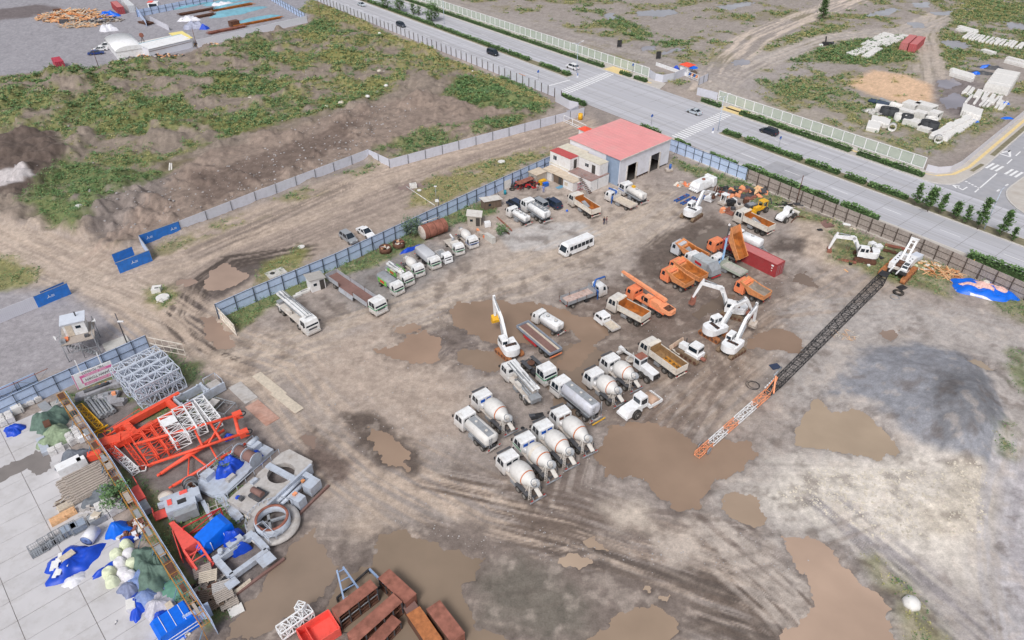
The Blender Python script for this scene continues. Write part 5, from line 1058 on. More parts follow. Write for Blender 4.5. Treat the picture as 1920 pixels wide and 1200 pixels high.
kamaz('orange dump truck at the front left of the orange cluster',(1236,526),(1283,553));kamaz('orange dump truck half hidden behind the front one, beside the refuse truck',(1257,513),(1304,538),L=7.0);kamaz('dump truck with a pale grey cab and orange body',(1259,478),(1310,502),paint=mat('pale_grey_cab',(196,198,204),.5,var=.06,dirt=(150,142,134),dirt_amt=.4),slab=True,L=7.0)
kamaz('orange dump truck with its body tipped up before the red container',(1327,472),(1374,498),tilt=R(52),L=7.0);kamaz('orange dump truck with a grey dusty load standing alone by the excavators',(1374,549),(1429,576),inner=mat('dusty_grey_lining',(150,140,130),.9,var=.2))
t,l=truck('refuse_truck','white and grey refuse truck wedged between the orange dump trucks',(1284,496),(1328,525),'L',2.3,WHITE,7.2,1.7,2.5,None,cat='refuse truck',r=.42,rears=(1.6,),axles=(1.0,))
MB().prism([(-l/2+1.5,1.0),(l/2-1.95,1.0),(l/2-1.95,2.7),(-l/2+1.5,2.75)],1.12,mat('grey_refuse_body',(176,182,186),.5,var=.1,dirt=(150,140,130),dirt_amt=.5)).build('body',t);MB().prism([(-l/2+1.5,1.0),(-l/2+1.5,2.85),(-l/2+1.1,2.85),(-l/2+.1,2.0),(-l/2-.1,1.0),(-l/2+.4,.6)],1.15,GREYST).build('tail_hopper',t);MB().box((.0,1.14,1.9),(1.6,.04,.5),RED).build('side_print',t);MB().box((-l/2-.1,0,.7),(.12,2.2,.2),RED).build('rear_bumper',t)
t,l=flatbed('long flatbed truck with a rusty floor and an open side beside the white hut',(706,597),(612,531),'R',stripe=GREEN,wd=2.45,cl=2.0,ch=2.9,r=.5,rears=(2.6,3.9),bedz=1.15,sides=.75,wallm=mat('grey_drop_side',(166,170,178),.5,var=.1,dirt=(140,120,108),dirt_amt=.4),openside=True)
t,l=flatbed('flatbed truck with a folded blue crane facing right in the middle',(1138,555),(1063,583),'R',wd=2.3,crane=BLUE,floor=mat('floor_with_sacks',(192,170,162),.8,var=.25,scale=2,dirt=(160,100,76),dirt_amt=.7),sides=.5,bedz=1.1)
cx=l/2-2.1;mb=MB();mb.bar((cx,0,2.7),(cx+.5,.2,3.2),.26,BLUE).bar((cx+.5,.2,3.2),(l/2+.4,.3,3.1),.22,BLUE).bar((l/2+.4,.3,3.1),(l/2+.6,.3,2.4),.1,BLACK).build('crane_boom',t)
t,l=flatbed('white flatbed crane truck facing the workshop with a blue folded crane',(1133,376),(1181,399),wd=2.3,crane=BLUE,floor=WOODP,sides=.25,wallm=WHITE2);cx=l/2-2.1;MB().bar((cx,0,2.7),(l/2-.2,.3,2.75),.24,BLUE).build('crane_boom',t)
t,l=flatbed('white flatbed truck whose crane stands up like a pale blue mast',(1327,498),(1386,528),wd=2.3,crane=mat('pale_blue_crane',(148,186,226),.4,var=.06),floor=mat('grey_bed_floor',(176,172,166),.8,var=.15),sides=.3,wallm=mat('green_grey_side',(172,180,168),.6,var=.1));cx=l/2-2.1;MB().bar((cx,0,1.5),(cx,.1,6.4),.3,MATS['pale_blue_crane']).bar((cx,.1,6.4),(cx,.1,9.0),.14,DKGREY).box((cx,.1,9.05),(.3,.3,.3),CLEANW).build('crane_boom',t)
c,rz,l=place((968,625),(1030,678),'L',2.45);t=thing('flatbed_trailer','trailer with a rusty floor and red chassis standing in the puddle','trailer',c,rz);mb=MB();mb.box((0,0,1.15),(l,2.4,.16),DKGREY).build('bed_frame',t);MB().box((0,0,1.25),(l-.2,1.3,.04),RUSTFLOOR).build('bed_floor',t);MB().box((0,.85,1.24),(l-.2,.4,.05),WOODP).box((0,-.85,1.24),(l-.2,.4,.05),WOODP).build('side_planks',t)
for s in(-1,1):MB().box((0,s*1.19,1.4),(l,.07,.45),mat('blue_grey_side',(142,152,168),.5,var=.1,dirt=(130,120,110),dirt_amt=.4)).build('drop_side',t);MB().box((.9,s*1.0,.75),(3.2,.3,.6),RED).build('side_box',t)
for x in(l/2,-l/2):MB().box((x,0,1.4),(.07,2.4,.45),MATS['blue_grey_side']).build('end_board',t)
MB().box((-l/2-.05,0,.7),(.1,2.3,.2),ORANGE).build('rear_bumper',t)
for s in(-1,1):
 for x in(-l/2+1.1,-l/2+2.4):wheel(t,x,s*.95,.5,.5)
MB().box((l/2-1.2,.6,.55),(.2,.2,1.1),DKGREY).box((l/2-1.2,-.6,.55),(.2,.2,1.1),DKGREY).build('landing_leg',t)
t,l=truck('tractor_unit','white tractor unit with a bare black chassis beside the pump truck',(1014,724),(978,691),'R',2.45,WHITE,6.4,2.1,3.0,GREEN,r=.5,rears=(.9,2.1),cat='truck');MB().cyl((-l/2+1.5,0,.95),(-l/2+1.5,0,1.15),.55,RUSTDK,n=14).build('fifth_wheel',t)
pump('concrete pump truck at the left end of the row with its boom folded',(577,634),(517,581),'R',cabpaint=WHITE,stripe=None);pump('concrete pump truck with a dirty white boom beside the tractor unit',(942,711),(988,765),'L',L=8.4)
DEC=(mat('green_side_print',(120,190,90),.5,var=.25,scale=1.5),mat('red_side_print',(214,70,60),.5,var=.2))
pump('small pump truck with green and red prints beside the box truck',(759,541),(722,514),'R',6.6,True,stripe=GREEN,wd=2.1,decal=DEC)
t,l=truck('service_truck','small truck with a grey canopy body and green-red side print',(739,557),(707,534),'R',2.1,WHITE,5.9,1.6,2.3,GREEN,cat='truck',r=.38,rears=(1.2,),axles=(.9,));o=tankbody(t,-l/2+.4,l/2-2.0,1.65,1.95,1.4,GREYST,.5,0,name='canopy_body')
for s in(-1,1):MB().box((-.8,s*1.0,1.5),(2.6,.06,.9),DEC[0]).build('side_panel',t);MB().box((-.8,s*1.04,1.5),(1.2,.03,.5),DEC[1]).build('side_print',t)
t,l=truck('utility_truck','small white utility truck with boxes on its deck beside the last mixer',(854,482),(832,459),'R',2.0,WHITE,5.4,1.55,2.2,GREEN,cat='truck',r=.37,rears=(1.1,),axles=(.9,));MB().box((-.8,0,.95),(3.6,2.0,.14),WHITE2).build('deck',t);MB().box((.2,0,1.4),(1.0,1.7,.8),WHITE2).build('equipment_box',t);MB().cyl((-1,.3,1.0),(-1,.3,2.0),.3,GREYST).build('mast',t);MB().bar((-1,.3,1.9),(-2.3,.3,2.1),.25,WHITE).build('arm',t)
def pickup(label,F,Rr,side,L=4.6,floor=None,crew=False,wd=1.7):
 t,l=truck('pickup_truck',label,F,Rr,side,wd,CLEANW,L,1.5 if not crew else 2.2,1.9,None,'small white pickups','pickup',.31,(.95,),(.7,),belt=.55,tank=False);cl_=1.5 if not crew else 2.2
 o=thing_part('bed',t);MB().box((-cl_/2,0,.72),(l-cl_-.1,wd,.1),WHITE).build('bed_frame',o);MB().box((-cl_/2,0,.79),(l-cl_-.2,wd-.1,.03),floor or WOODP).build('bed_floor',o)
 for s in(-1,1):MB().box((-cl_/2,s*(wd/2-.03),.9),(l-cl_-.1,.05,.32),WHITE).build('drop_side',o)
 MB().box((-l/2+.05,0,.9),(.05,wd,.32),WHITE).build('tail_board',o);return t
pickup('small white double cab pickup with a tan bed in the puddle',(1117,604),(1144,626),'L',4.8,crew=True);pickup('tiny white pickup between the box truck and the utility truck',(833,496),(816,481),'R',4.0,floor=GREYST);pickup('white pickup half hidden behind the red container',(1372,446),(1396,458),'L',4.6,crew=True)
c,rz,l=place((1064,484),(1110.5,464),'L',2.1,7.2);t=thing('minibus','white minibus standing alone on the pale ground','minibus',c,rz);mb=MB();h2=l/2
mb.prism([(h2,.35),(h2+.02,1.1),(h2-.45,2.15),(h2-.8,2.45),(-h2+.2,2.45),(-h2,2.2),(-h2,.35)],[1.02,1.05,.98,.86,.86,.95,1.03],CLEANW).build('body',t)
for s in(-1,1):
 for i in range(6):
  x=h2-1.45-i*.98;MB().add([(x+.42,s*1.052,1.28),(x-.42,s*1.052,1.28),(x-.42,s*.995,2.05),(x+.42,s*.995,2.05)],[(0,1,2,3)if s<0 else(3,2,1,0)],GLASS).build('side_window',t)
 for x in(h2-1.15,-h2+1.5):wheel(t,x,s*.9,.38,.26)
 MB().box((h2+.01,s*.75,.75),(.05,.4,.2),LAMPW).build('headlight',t);MB().box((-h2-.01,s*.8,.95),(.05,.25,.3),LAMPRED).build('tail_light',t);MB().box((h2-.2,s*1.2,1.6),(.12,.2,.35),BLACK).build('mirror',t)
MB().add([(h2+.035,-.9,1.12),(h2+.035,.9,1.12),(h2-.4,.84,2.12),(h2-.4,-.84,2.12)],[(0,1,2,3)],GLASS).build('windshield',t);MB().add([(-h2-.012,.8,1.25),(-h2-.012,-.8,1.25),(-h2-.012,-.8,2.05),(-h2-.012,.8,2.05)],[(0,1,2,3)],GLASS).build('rear_window',t);MB().box((h2+.03,0,.45),(.14,2.05,.25),WHITE).build('bumper',t)
def car(label,c,rz,paint,kind='sedan',group='cars on the avenue',L=4.5,wd=1.75,cat='car'):
 c=Vector(c);t=thing('parked_car' if 'parked' in group else 'passenger_car',label,cat,c,rz,group);h=L/2;hw=wd/2
 if kind=='sedan':low=[(h,.3),(h,.62),(h-1.2,.86),(-h+.9,.9),(-h,.82),(-h,.3)];top=[(h-1.15,.86),(h-1.85,1.34),(h-2.3,1.42),(-h+1.45,1.4),(-h+.7,.9)]
 elif kind=='suv':low=[(h,.35),(h,.8),(h-1.1,1.0),(-h+.1,1.05),(-h,.95),(-h,.35)];top=[(h-1.05,1.0),(h-1.6,1.6),(h-1.95,1.72),(-h+.5,1.7),(-h+.08,1.05)]
 else:low=[(h,.35),(h,.8),(h-.55,1.02),(-h+.05,1.06),(-h,.95),(-h,.35)];top=[(h-.5,1.0),(h-1.2,1.75),(h-1.6,1.88),(-h+.25,1.86),(-h+.03,1.05)]
 n_=len(low);MB().prism(low,[hw*.9,hw*.94]+[hw]*(n_-4)+[hw*.96,hw*.94]if n_>4 else hw,paint).build('body',t)
 tw=[hw*.94,hw*.82,hw*.76,hw*.76,hw*.92];g_=MB().prism(top,tw,GLASS).build('windows',t)
 r=top[1],top[2],top[3];MB().prism([(r[0][0]-.1,r[0][1]-.02),(r[1][0],r[1][1]+.025),(r[2][0]-.05,r[2][1]+.025),(r[2][0]-.1,r[2][1]-.05),(r[1][0],r[1][1]-.05)],hw*.8,paint).build('roof',t)
 for s in(-1,1):
  mb=MB();mid=(top[1][0]+top[4][0])/2+.1
  for xb,xt in((top[0][0],top[1][0]-.02),(mid,mid-.05),(top[4][0],top[3][0])):mb.bar((xb,s*hw*.945,top[0][1]),(xt,s*hw*.8,top[2][1]-.04),.08,paint)
  mb.build('pillar',t)
  for x in(h-.85,-h+.85):wheel(t,x,s*(hw-.1),.32,.22)
  MB().box((h-.03,s*hw*.68,low[1][1]-.06),(.1,.34,.14),LAMPW).build('headlight',t);MB().box((-h+.01,s*hw*.7,low[-2][1]-.1),(.06,.3,.16),LAMPRED).build('tail_light',t);MB().box((top[0][0]-.35,s*(hw+.08),top[0][1]+.08),(.12,.16,.12),paint).build('mirror',t)
 return t
SILV=mat('silver_car',(188,196,204),.25,var=.03);BLKC=mat('black_car',(38,42,54),.2,var=.05);NAVY=mat('navy_car',(44,58,84),.22,var=.05);GREYC=mat('grey_van_paint',(150,154,160),.35,var=.05);DKC=mat('dark_grey_car',(62,68,80),.25,var=.05)
on=lambda px,z=.03:G(*px)+Vector((0,0,z));DN=RA+math.pi
car('silver car farthest up the near carriageway',on((678,11)),DN,SILV);car('dark grey off-roader on the near carriageway near the grey fence',on((752,50)),DN,DKC,'suv',L=4.7);car('black van on the near carriageway left of the first crosswalk',on((924,103)),DN,BLKC,'van',L=4.8)
car('white off-roader stopping at the first crosswalk',on((1073,129)),RA,CLEANW,'suv',L=4.6);car('silver car between the two crosswalks',on((1301,213)),RA,SILV);car('black off-roader on the far carriageway right of the second crosswalk',on((1441,251)),RA,BLKC,'suv',L=4.8)
car('grey estate car parked outside the blue fence',G(654,451),R(-48),GREYC,'suv','cars parked at the edges of the site',4.4);car('white saloon parked outside the blue fence',G(686,440),R(-48),CLEANW,'sedan','cars parked at the edges of the site',4.5)
car('grey passenger van parked beside the fuel tankers',G(1010,387),R(128),GREYC,'van','cars parked at the edges of the site',4.7);car('navy off-roader parked by the small sheds',G(1036,386),R(126),NAVY,'suv','cars parked at the edges of the site',4.8);car('blue van half hidden behind the small fuel tanker',G(966,389),R(128),NAVY,'van','cars parked at the edges of the site',4.4)
car('blue saloon parked nearest the waste ground at the top left',G(181,102),R(20),mat('blue_car',(50,70,130),.25,var=.05),'sedan','cars parked at the edges of the site',5.0);car('white saloon parked beside the blue one at the top left',G(188,95),R(200),CLEANW,'sedan','cars parked at the edges of the site',5.0);car('white off-roader parked at the end of the round-roofed hall',G(200,89),R(205),CLEANW,'suv','cars parked at the edges of the site',4.8)
# ------ excavators and other machines
def trackset(t,L,gauge,w_,h,m,name='crawler_track'):
 for s in(-1,1):
  k=6;prof=[(L/2-h/2+math.sin(math.pi*i/k)*h/2,h/2-math.cos(math.pi*i/k)*h/2)for i in range(k+1)]+[(-L/2+h/2-math.sin(math.pi*i/k)*h/2,h/2+math.cos(math.pi*i/k)*h/2)for i in range(k+1)]
  o=MB().prism(prof,w_/2,m,s*gauge/2).build(name,t);mb=MB()
  n_=int(L/.3)
  for i in range(n_):x=-L/2+h/2+(L-h)*i/(n_-1);mb.box((x,s*gauge/2,h+.015),(.16,w_*1.02,.05),m);mb.box((x,s*gauge/2,.0),(.16,w_*1.02,.05),m)
  mb.build('track_shoes',o);mb=MB()
  for i in range(5):x=-L/2+h/2+(L-h)*i/4;mb.cyl((x,s*(gauge/2+w_/2-.02),h/2-.05),(x,s*(gauge/2+w_/2+.04),h/2-.05),h*.3,RUSTDK,n=8)
  mb.build('rollers',o)
def beam(mb,a,b_,h0,h1,w_,m):
 a,b_=Vector(a),Vector(b_);d=(b_-a).normalized();n_=Vector((-d.z,0,d.x));mb.prism([(a+n_*h0/2).xz[:],(b_+n_*h1/2).xz[:],(b_+d*h1*.4).xz[:],(b_-n_*h1/2).xz[:],(a-n_*h0/2).xz[:],(a-d*h0*.4).xz[:]],w_/2,m,a.y);return mb
def excavator(label,px,head,trackdir,elbow,tip,knee=None,s=1.0,paint=None,trackm=None,bucket=None,buckm=None,grap=False,dirty=RUSTDK,cabopen=False,hood=None):
 """head / trackdir are bearings in radians; knee, elbow and tip are (reach, height)"""
 P=paint or CLEANW;t=thing('excavator',label,'excavator',G(*px),head,'white crawler excavators');u=thing_part('undercarriage',t);u.rotation_euler=(0,0,trackdir-head)
 trackset(u,3.6*s,2.3*s,.55*s,.85*s,trackm or TRACKM);MB().box((0,0,.62*s),(1.9*s,1.8*s,.35*s),BLACK).cyl((0,0,.75*s),(0,0,1.02*s),.6*s,BLACK,n=14).build('car_body',u)
 z=1.0*s;hs=thing_part('house',t);mb=MB();back=[(-1.75*s,y*s)for y in()]
 arc_=[(-.95*s-math.cos(R(a))*1.05*s,math.sin(R(a))*1.25*s)for a in(-62,-40,-20,0,20,40,62)]
 mb.slab([(1.35*s,-1.22*s),(1.35*s,.05*s)]+[(.5*s,.05*s),(.5*s,1.22*s),(-.9*s,1.22*s)]+arc_[::-1]+[(-.9*s,-1.22*s)],z,z+.95*s,P);mb.build('body_shell',hs)
 MB().slab([(-.75*s,-1.0*s),(-.75*s,1.0*s)]+arc_[1:-1][::-1],z+.95*s,z+1.12*s,P).build('counterweight_top',hs)
 mb=MB();mb.box((-.45*s,-.1*s,z+1.0*s),(.75*s,1.7*s,.12*s),hood or dirty);
 if not hood:
  for i in range(5):mb.box((-.45*s,(-.75+i*.34)*s,z+1.08*s),(.6*s,.16*s,.1*s),BLACK)
 mb.build('engine_hood',hs);MB().cyl((-.75*s,-.75*s,z+1.0*s),(-.75*s,-.75*s,z+1.5*s),.08*s,BLACK).build('exhaust',hs);MB().box((.85*s,-.85*s,z+1.02*s),(.8*s,.6*s,.2*s),P).build('tool_box',hs)
 cb=MB().prism([(1.5*s,z+.1),(1.55*s,z+1.0*s),(1.3*s,z+1.9*s),(-.0*s,z+1.9*s),(-.15*s,z+1.7*s),(-.15*s,z+.1)],[.5*s,.5*s,.44*s,.44*s,.48*s,.5*s],P,.72*s).build('cab',hs);cy=.72*s
 MB().add([(1.56*s,cy-.42*s,z+1.0*s),(1.56*s,cy+.42*s,z+1.0*s),(1.34*s,cy+.38*s,z+1.8*s),(1.34*s,cy-.38*s,z+1.8*s)],[(0,1,2,3)],GLASS).build('windshield',cb)
 for sgn in(-1,1):MB().box((.95*s,cy+sgn*.487*s,z+1.36*s),(.62*s,.03,.62*s),GLASS).build('side_window',cb);MB().box((.25*s,cy+sgn*.49*s,z+1.36*s),(.44*s,.03,.6*s),GLASS).build('side_window',cb)
 MB().box((-.16*s,cy,z+1.4*s),(.03,.7*s,.5*s),GLASS).build('rear_window',cb)
 if knee:
  a0=Vector((1.0*s,-.05,z+.5*s));kn=Vector((knee[0],-.05,knee[1]));el=Vector((elbow[0],-.05,elbow[1]));tp_=Vector((tip[0],-.05,tip[1]))
  bo=MB();beam(bo,a0,kn,.5*s,.72*s,.42*s,P);beam(bo,kn,el,.72*s,.4*s,.42*s,P);bo=bo.build('boom',t)
  for q in(-.32*s,.32*s):MB().cyl((1.4*s,q,z+.2*s),a0 .lerp(kn,.8)+Vector((0,q,-.1)),.1*s,GREYST).build('boom_ram',bo)
  d=(tp_-el).normalized();bk=el-d*.75*s;st=MB();beam(st,bk,el,.3*s,.5*s,.34*s,P);beam(st,el,tp_,.5*s,.28*s,.34*s,P);st=st.build('stick',t);MB().cyl(kn.lerp(el,.25)+Vector((0,0,.45*s)),bk,.09*s,GREYST).build('stick_ram',st)
  b_=thing_part('bucket',t);b_.location=tp_;bm=buckm or RUST
  if grap:
   mb=MB().cyl((0,0,0),(0,0,-.7),.14,RUSTDK)
   for q in(-1,1):mb.prism([(0,-.6),(q*.5,-.9),(q*.35,-1.5),(q*.1,-1.55),(q*.28,-.95)],.25,RUSTDK)
   mb.build('grapple_claws',b_)
  else:
   r=-1 if bucket=='in' else 1;w_=.55*s;pr=[(.15*s,.1*s),(r*.25*s-.3*s,-.1*s),(-.55*s,-.55*s),(-.5*s,-1.0*s),(-.1*s,-1.25*s),(.35*s,-1.1*s)]
   mb=MB();
   for q in(-1,1):mb.prism(pr,.03,bm,q*w_)
   for(xa,za),(xb,zb2)in zip(pr[:5],pr[1:6]):mb.add([(xa,-w_,za),(xb,-w_,zb2),(xb,w_,zb2),(xa,w_,za),(xa+.05,-w_,za+.03),(xb+.05,-w_,zb2+.03),(xb+.05,w_,zb2+.03),(xa+.05,w_,za+.03)],[(0,1,2,3),(7,6,5,4),(0,3,7,4),(1,5,6,2)],bm)
   mb.build('bucket_shell',b_);mb=MB()
   for i in range(5):mb.prism([(.3*s,-1.12*s),(.34*s,-1.02*s),(.58*s,-1.1*s)],.05*s,bm,(-.8+.4*i)*w_)
   mb.build('bucket_teeth',b_)
 return t
hd=lambda a,b_:yaw(G(*a),G(*b_))
excavator('white excavator with a grapple at the edge of the upper wet patch',(1296,408),hd((1290,422),(1319,403)),hd((1290,422),(1319,403)),(5.6,3.9),(8.2,2.8),(3.2,4.6),grap=True,hood=BLACK,s=1.1)
excavator('white excavator with a yellow bucket standing in the middle puddle',(955,664),hd((955,664),(922,614)),hd((946,676),(923,657)),(6.3,6.2),(6.0,3.4),(3.4,4.6),s=1.05,buckm=YELLOW,trackm=TRACKRUST)
excavator('white excavator reaching left towards the orange crane with a rusty bucket',(1374,590),hd((1374,592),(1318,583)),R(150),(5.9,5.2),(6.9,2.2),(2.6,4.8),s=1.05,bucket='in');excavator('white excavator with rusty tracks left of the pair with crossing booms',(1338,629),hd((1338,630),(1400,606)),hd((1304,618),(1348,643)),(5.8,5.0),(7.6,2.4),(3.0,4.6),s=1.1,trackm=TRACKRUST)
excavator('white excavator nearest the crane jib with its arm raised and bucket low',(1370,660),hd((1370,660),(1417,614)),hd((1370,660),(1404,640)),(6.3,5.4),(6.8,2.3),(3.2,4.6),s=1.05,dirty=RUSTDK,buckm=WHITE2)
excavator('half dismantled white excavator among scrap by the brown fence',(1620,487),hd((1622,488),(1556,479)),R(160),(6.0,4.0),(6.6,1.3),(2.8,4.2),s=1.1,bucket='in',trackm=RUSTDK)
c=(G(1268,663)+G(1307,686))/2;rz=hd((1307,686),(1268,663));t=thing('bulldozer','white bulldozer with muddy tracks and a tilted blade','bulldozer',c+Vector((math.sin(rz),-math.cos(rz),0))*1.0,rz);trackset(t,4.2,2.0,.55,1.0,TRACKM)
MB().prism([(2.1,.9),(2.1,1.75),(.3,1.9),(.3,.9)],.5,CLEANW).build('engine_hood',t);MB().box((-.6,0,1.1),(2.4,1.9,.8),CLEANW).build('body',t);cb=MB().prism([(.3,1.4),(.3,2.2),(.1,2.85),(-1.5,2.85),(-1.6,1.4)],[.8,.8,.74,.74,.8],CLEANW).build('cab',t)
for s in(-1,1):MB().box((-.6,s*.795,2.2),(1.5,.03,.7),GLASS).build('side_window',cb);MB().bar((1.2,s*1.35,.5),(2.9,s*1.1,.5),.18,CREAM).build('push_arm',t)
MB().box((.31,0,2.35),(.03,1.3,.6),GLASS).build('windshield',cb);MB().box((-1.58,0,2.25),(.04,1.3,.6),GLASS).build('rear_window',cb);MB().prism([(2.9,.1),(3.05,.1),(2.85,.65),(3.05,1.25),(2.9,1.25),(2.7,.65)],1.75,mat('rusty_white_blade',(206,184,164),.7,var=.15,dirt=(160,104,76),dirt_amt=.7)).build('blade',t);MB().cyl((1.6,-.7,1.7),(1.6,-.7,2.4),.07,BLACK).build('exhaust',t);MB().box((-2.2,0,.9),(.8,.5,.3),RUST).build('ripper',t)
def bigtyre(t,x,y,r,w_):wheel(t,x,y,r,w_)
c,rz,l=place((1228,770),(1170,800),'R',2.2);c=(G(1176,797)+G(1226,768))/2;t=thing('road_roller','white road roller with a tan steel drum beside the big puddle','roller',c,hd((1176,797),(1226,768)));t.location=c+Vector((-.5,1.1,0))
MB().prism([(.2,.7),(.2,1.9),(-2.4,1.7),(-2.7,1.2),(-2.7,.7)],[.95,.85,.8,.9,.95],CLEANW).build('engine_hood',t);MB().box((-2.75,0,.85),(.3,2.0,.4),CLEANW).build('rear_bumper',t);cb=MB().prism([(1.3,1.0),(1.3,2.0),(1.2,2.9),(-.1,2.9),(-.2,1.0)],[.8,.8,.74,.74,.8],CLEANW).build('cab',t)
for s in(-1,1):MB().box((.55,s*.795,2.2),(1.1,.03,.9),GLASS).build('side_window',cb);bigtyre(t,-1.0,s*1.0,.8,.55)
MB().box((1.31,0,2.2),(.03,1.3,.9),GLASS).build('windshield',cb);MB().box((-.19,0,2.3),(.03,1.2,.7),GLASS).build('rear_window',cb);MB().cyl((2.9,-1.0,.78),(2.9,1.0,.78),.78,mat('tan_drum',(190,160,140),.6,var=.15,dirt=(130,104,86),dirt_amt=.4),n=24).build('drum',t)
mb=MB()
for s in(-1,1):mb.box((2.8,s*1.12,.9),(2.2,.14,.5),CLEANW)
mb.box((3.95,0,.9),(.16,2.3,.4),CLEANW).box((1.6,0,.9),(.3,2.3,.5),CLEANW);mb.build('drum_frame',t)
c=(G(1164,679)+G(1222,724))/2;t=thing('motor_grader','white motor grader with a rusty cab roof between mixer and dump truck','grader',c+Vector((.4,.9,0)),hd((1222,724),(1164,679)));mb=MB();mb.bar((3.9,0,1.5),(.2,0,1.9),.3,WHITE).build('main_beam',t);MB().box((3.9,0,1.0),(.4,1.6,.5),WHITE).box((3.9,0,1.6),(.7,.5,.6),WHITE).build('front_axle',t)
cb=MB().prism([(.4,.9),(.4,1.8),(.3,2.9),(-.9,2.9),(-1.0,.9)],.75,CLEANW).build('cab',t);MB().box((-.3,0,2.95),(1.3,1.5,.1),RUST).build('roof',cb)
for s in(-1,1):MB().box((-.3,s*.76,2.2),(.9,.03,.8),GLASS).build('side_window',cb);wheel(t,3.9,s*.95,.55,.35);wheel(t,-1.6,s*1.0,.6,.4);wheel(t,-2.9,s*1.0,.6,.4);MB().bar((1.6,s*.3,2.1),(1.9,s*.8,.7),.12,WHITE).build('blade_ram',t)
MB().box((.41,0,2.2),(.03,1.2,.8),GLASS).build('windshield',cb);MB().box((-1.01,0,2.3),(.03,1.2,.6),GLASS).build('rear_window',cb);MB().prism([(-1.0,.8),(-1.0,1.9),(-3.6,1.75),(-3.7,.8)],.65,CLEANW).build('engine_hood',t);MB().box((-3.72,0,1.25),(.05,1.1,.8),BLACK).build('radiator_grille',t);MB().cyl((1.8,0,.8),(1.8,0,.95),.75,WHITE2,n=16).build('blade_circle',t);MB().box((1.8,0,.45),(.12,3.2,.5),WHITE2,R(25)).build('blade',t)
t=thing('wheel_loader','white wheel loader beside the white dump truck near the brown fence','loader',G(1472,412),hd((1458,421),(1489,405)),'loaders');MB().prism([(-.3,.8),(-.3,1.8),(-2.3,1.65),(-2.6,1.2),(-2.6,.8)],.75,CLEANW).build('engine_hood',t);cb=MB().prism([(.8,1.0),(.8,1.9),(.7,2.8),(-.4,2.8),(-.5,1.0)],.7,CLEANW).build('cab',t)
for s in(-1,1):MB().box((.15,s*.71,2.1),(.9,.03,.8),GLASS).build('side_window',cb);wheel(t,1.5,s*1.0,.7,.5);wheel(t,-1.4,s*1.0,.7,.5);MB().bar((1.0,s*.5,1.5),(2.8,s*.5,.6),.2,CLEANW).build('lift_arm',t)
MB().box((.81,0,2.1),(.03,1.1,.8),GLASS).build('windshield',cb);MB().box((1.3,0,1.0),(1.6,.9,.7),CLEANW).build('front_frame',t);MB().prism([(2.7,.2),(3.7,.15),(3.72,.22),(2.85,.35),(2.8,1.1),(3.1,1.3),(3.0,1.36),(2.65,1.1)],1.2,WHITE2).build('bucket',t)
t=thing('backhoe_loader','worn yellow backhoe among the scrap pieces','loader',G(1424,397),R(210),'loaders');MB().box((.9,0,1.0),(1.6,.9,.8),YELLOW).build('engine_hood',t);mb=MB()
for x in(.1,-1.2):
 for s in(-.6,.6):mb.bar((x,s,.8),(x,s,2.4),.09,YELLOW)
mb.build('cab_posts',t);MB().box((-.55,0,2.45),(1.6,1.4,.1),YELLOW).build('roof',t);mb=MB().bar((-1.3,0,1),(-2.4,0,2.6),.25,DKGREY).bar((-2.4,0,2.6),(-3.0,.2,1.2),.2,DKGREY).build('digging_arm',t);MB().prism([(1.9,.2),(2.7,.2),(2.2,.3),(2.2,1.0),(2.0,1.0)],.9,YELLOW).build('bucket',t)
for s in(-1,1):wheel(t,-.8,s*.9,.65,.4);wheel(t,1.2,s*.8,.42,.3)
MB().box((-.5,0,.9),(1.3,1.1,.3),YELLOW).build('floor',t)
t,l=truck('truck_crane','orange truck crane with its boom laid over the cab',(1175,562),(1240,601),'L',2.45,ORANGE,8.6,1.8,2.5,None,group='cranes',cat='truck crane',bumper=WHITE2,slope=.1);MB().box((-.8,0,1.15),(l-2.2,2.2,.2),ORANGE).build('deck',t);ho=thing_part('crane_house',t);MB().prism([(-.6,1.3),(-.6,2.5),(-2.6,2.4),(-3.2,1.9),(-3.2,1.3)],.95,PALEOR).build('house_shell',ho);MB().slab([(-3.1,-1.1),(-4.9,-.9),(-5.2,-.5),(-5.2,.5),(-4.9,.9),(-3.1,1.1)],1.35,2.0,PALEOR).build('counterweight',ho);MB().box((-4.1,.0,2.05),(1.2,1.3,.16),RUSTDK).build('winch_well',ho)
MB().cyl((-3.9,-.4,2.2),(-3.9,.4,2.2),.25,RUSTDK,n=12).build('winch',ho)
cb=MB().prism([(.4,1.3),(.4,2.2),(.2,2.9),(-.9,2.9),(-.9,1.3)],.5,PALEOR,.75).build('operator_cab',ho);MB().box((-.2,1.26,2.2),(.8,.03,.8),GLASS).build('side_window',cb);MB().box((.41,.75,2.2),(.03,.8,.7),GLASS).build('windshield',cb)
mb=MB();beam(mb,(-3.0,-.35,2.9),(5.6,-.35,3.6),.55,.45,.5,PALEOR);bo=mb.build('boom',t);mb=MB();beam(mb,(5.6,-.35,3.6),(6.8,-.35,3.7),.4,.38,.4,PALEOR);mb.build('boom_head',bo);MB().cyl((-1.6,-.35,2.0),(1.4,-.35,3.1),.14,GREYST).build('boom_ram',bo);MB().box((6.7,-.35,3.2),(.4,.35,.7),WHITE2).build('sheave_block',bo)
MB().cyl((.9,.35,1.45),(.9,.35,1.75),.5,TYRE,n=14).build('spare_tyre',t)
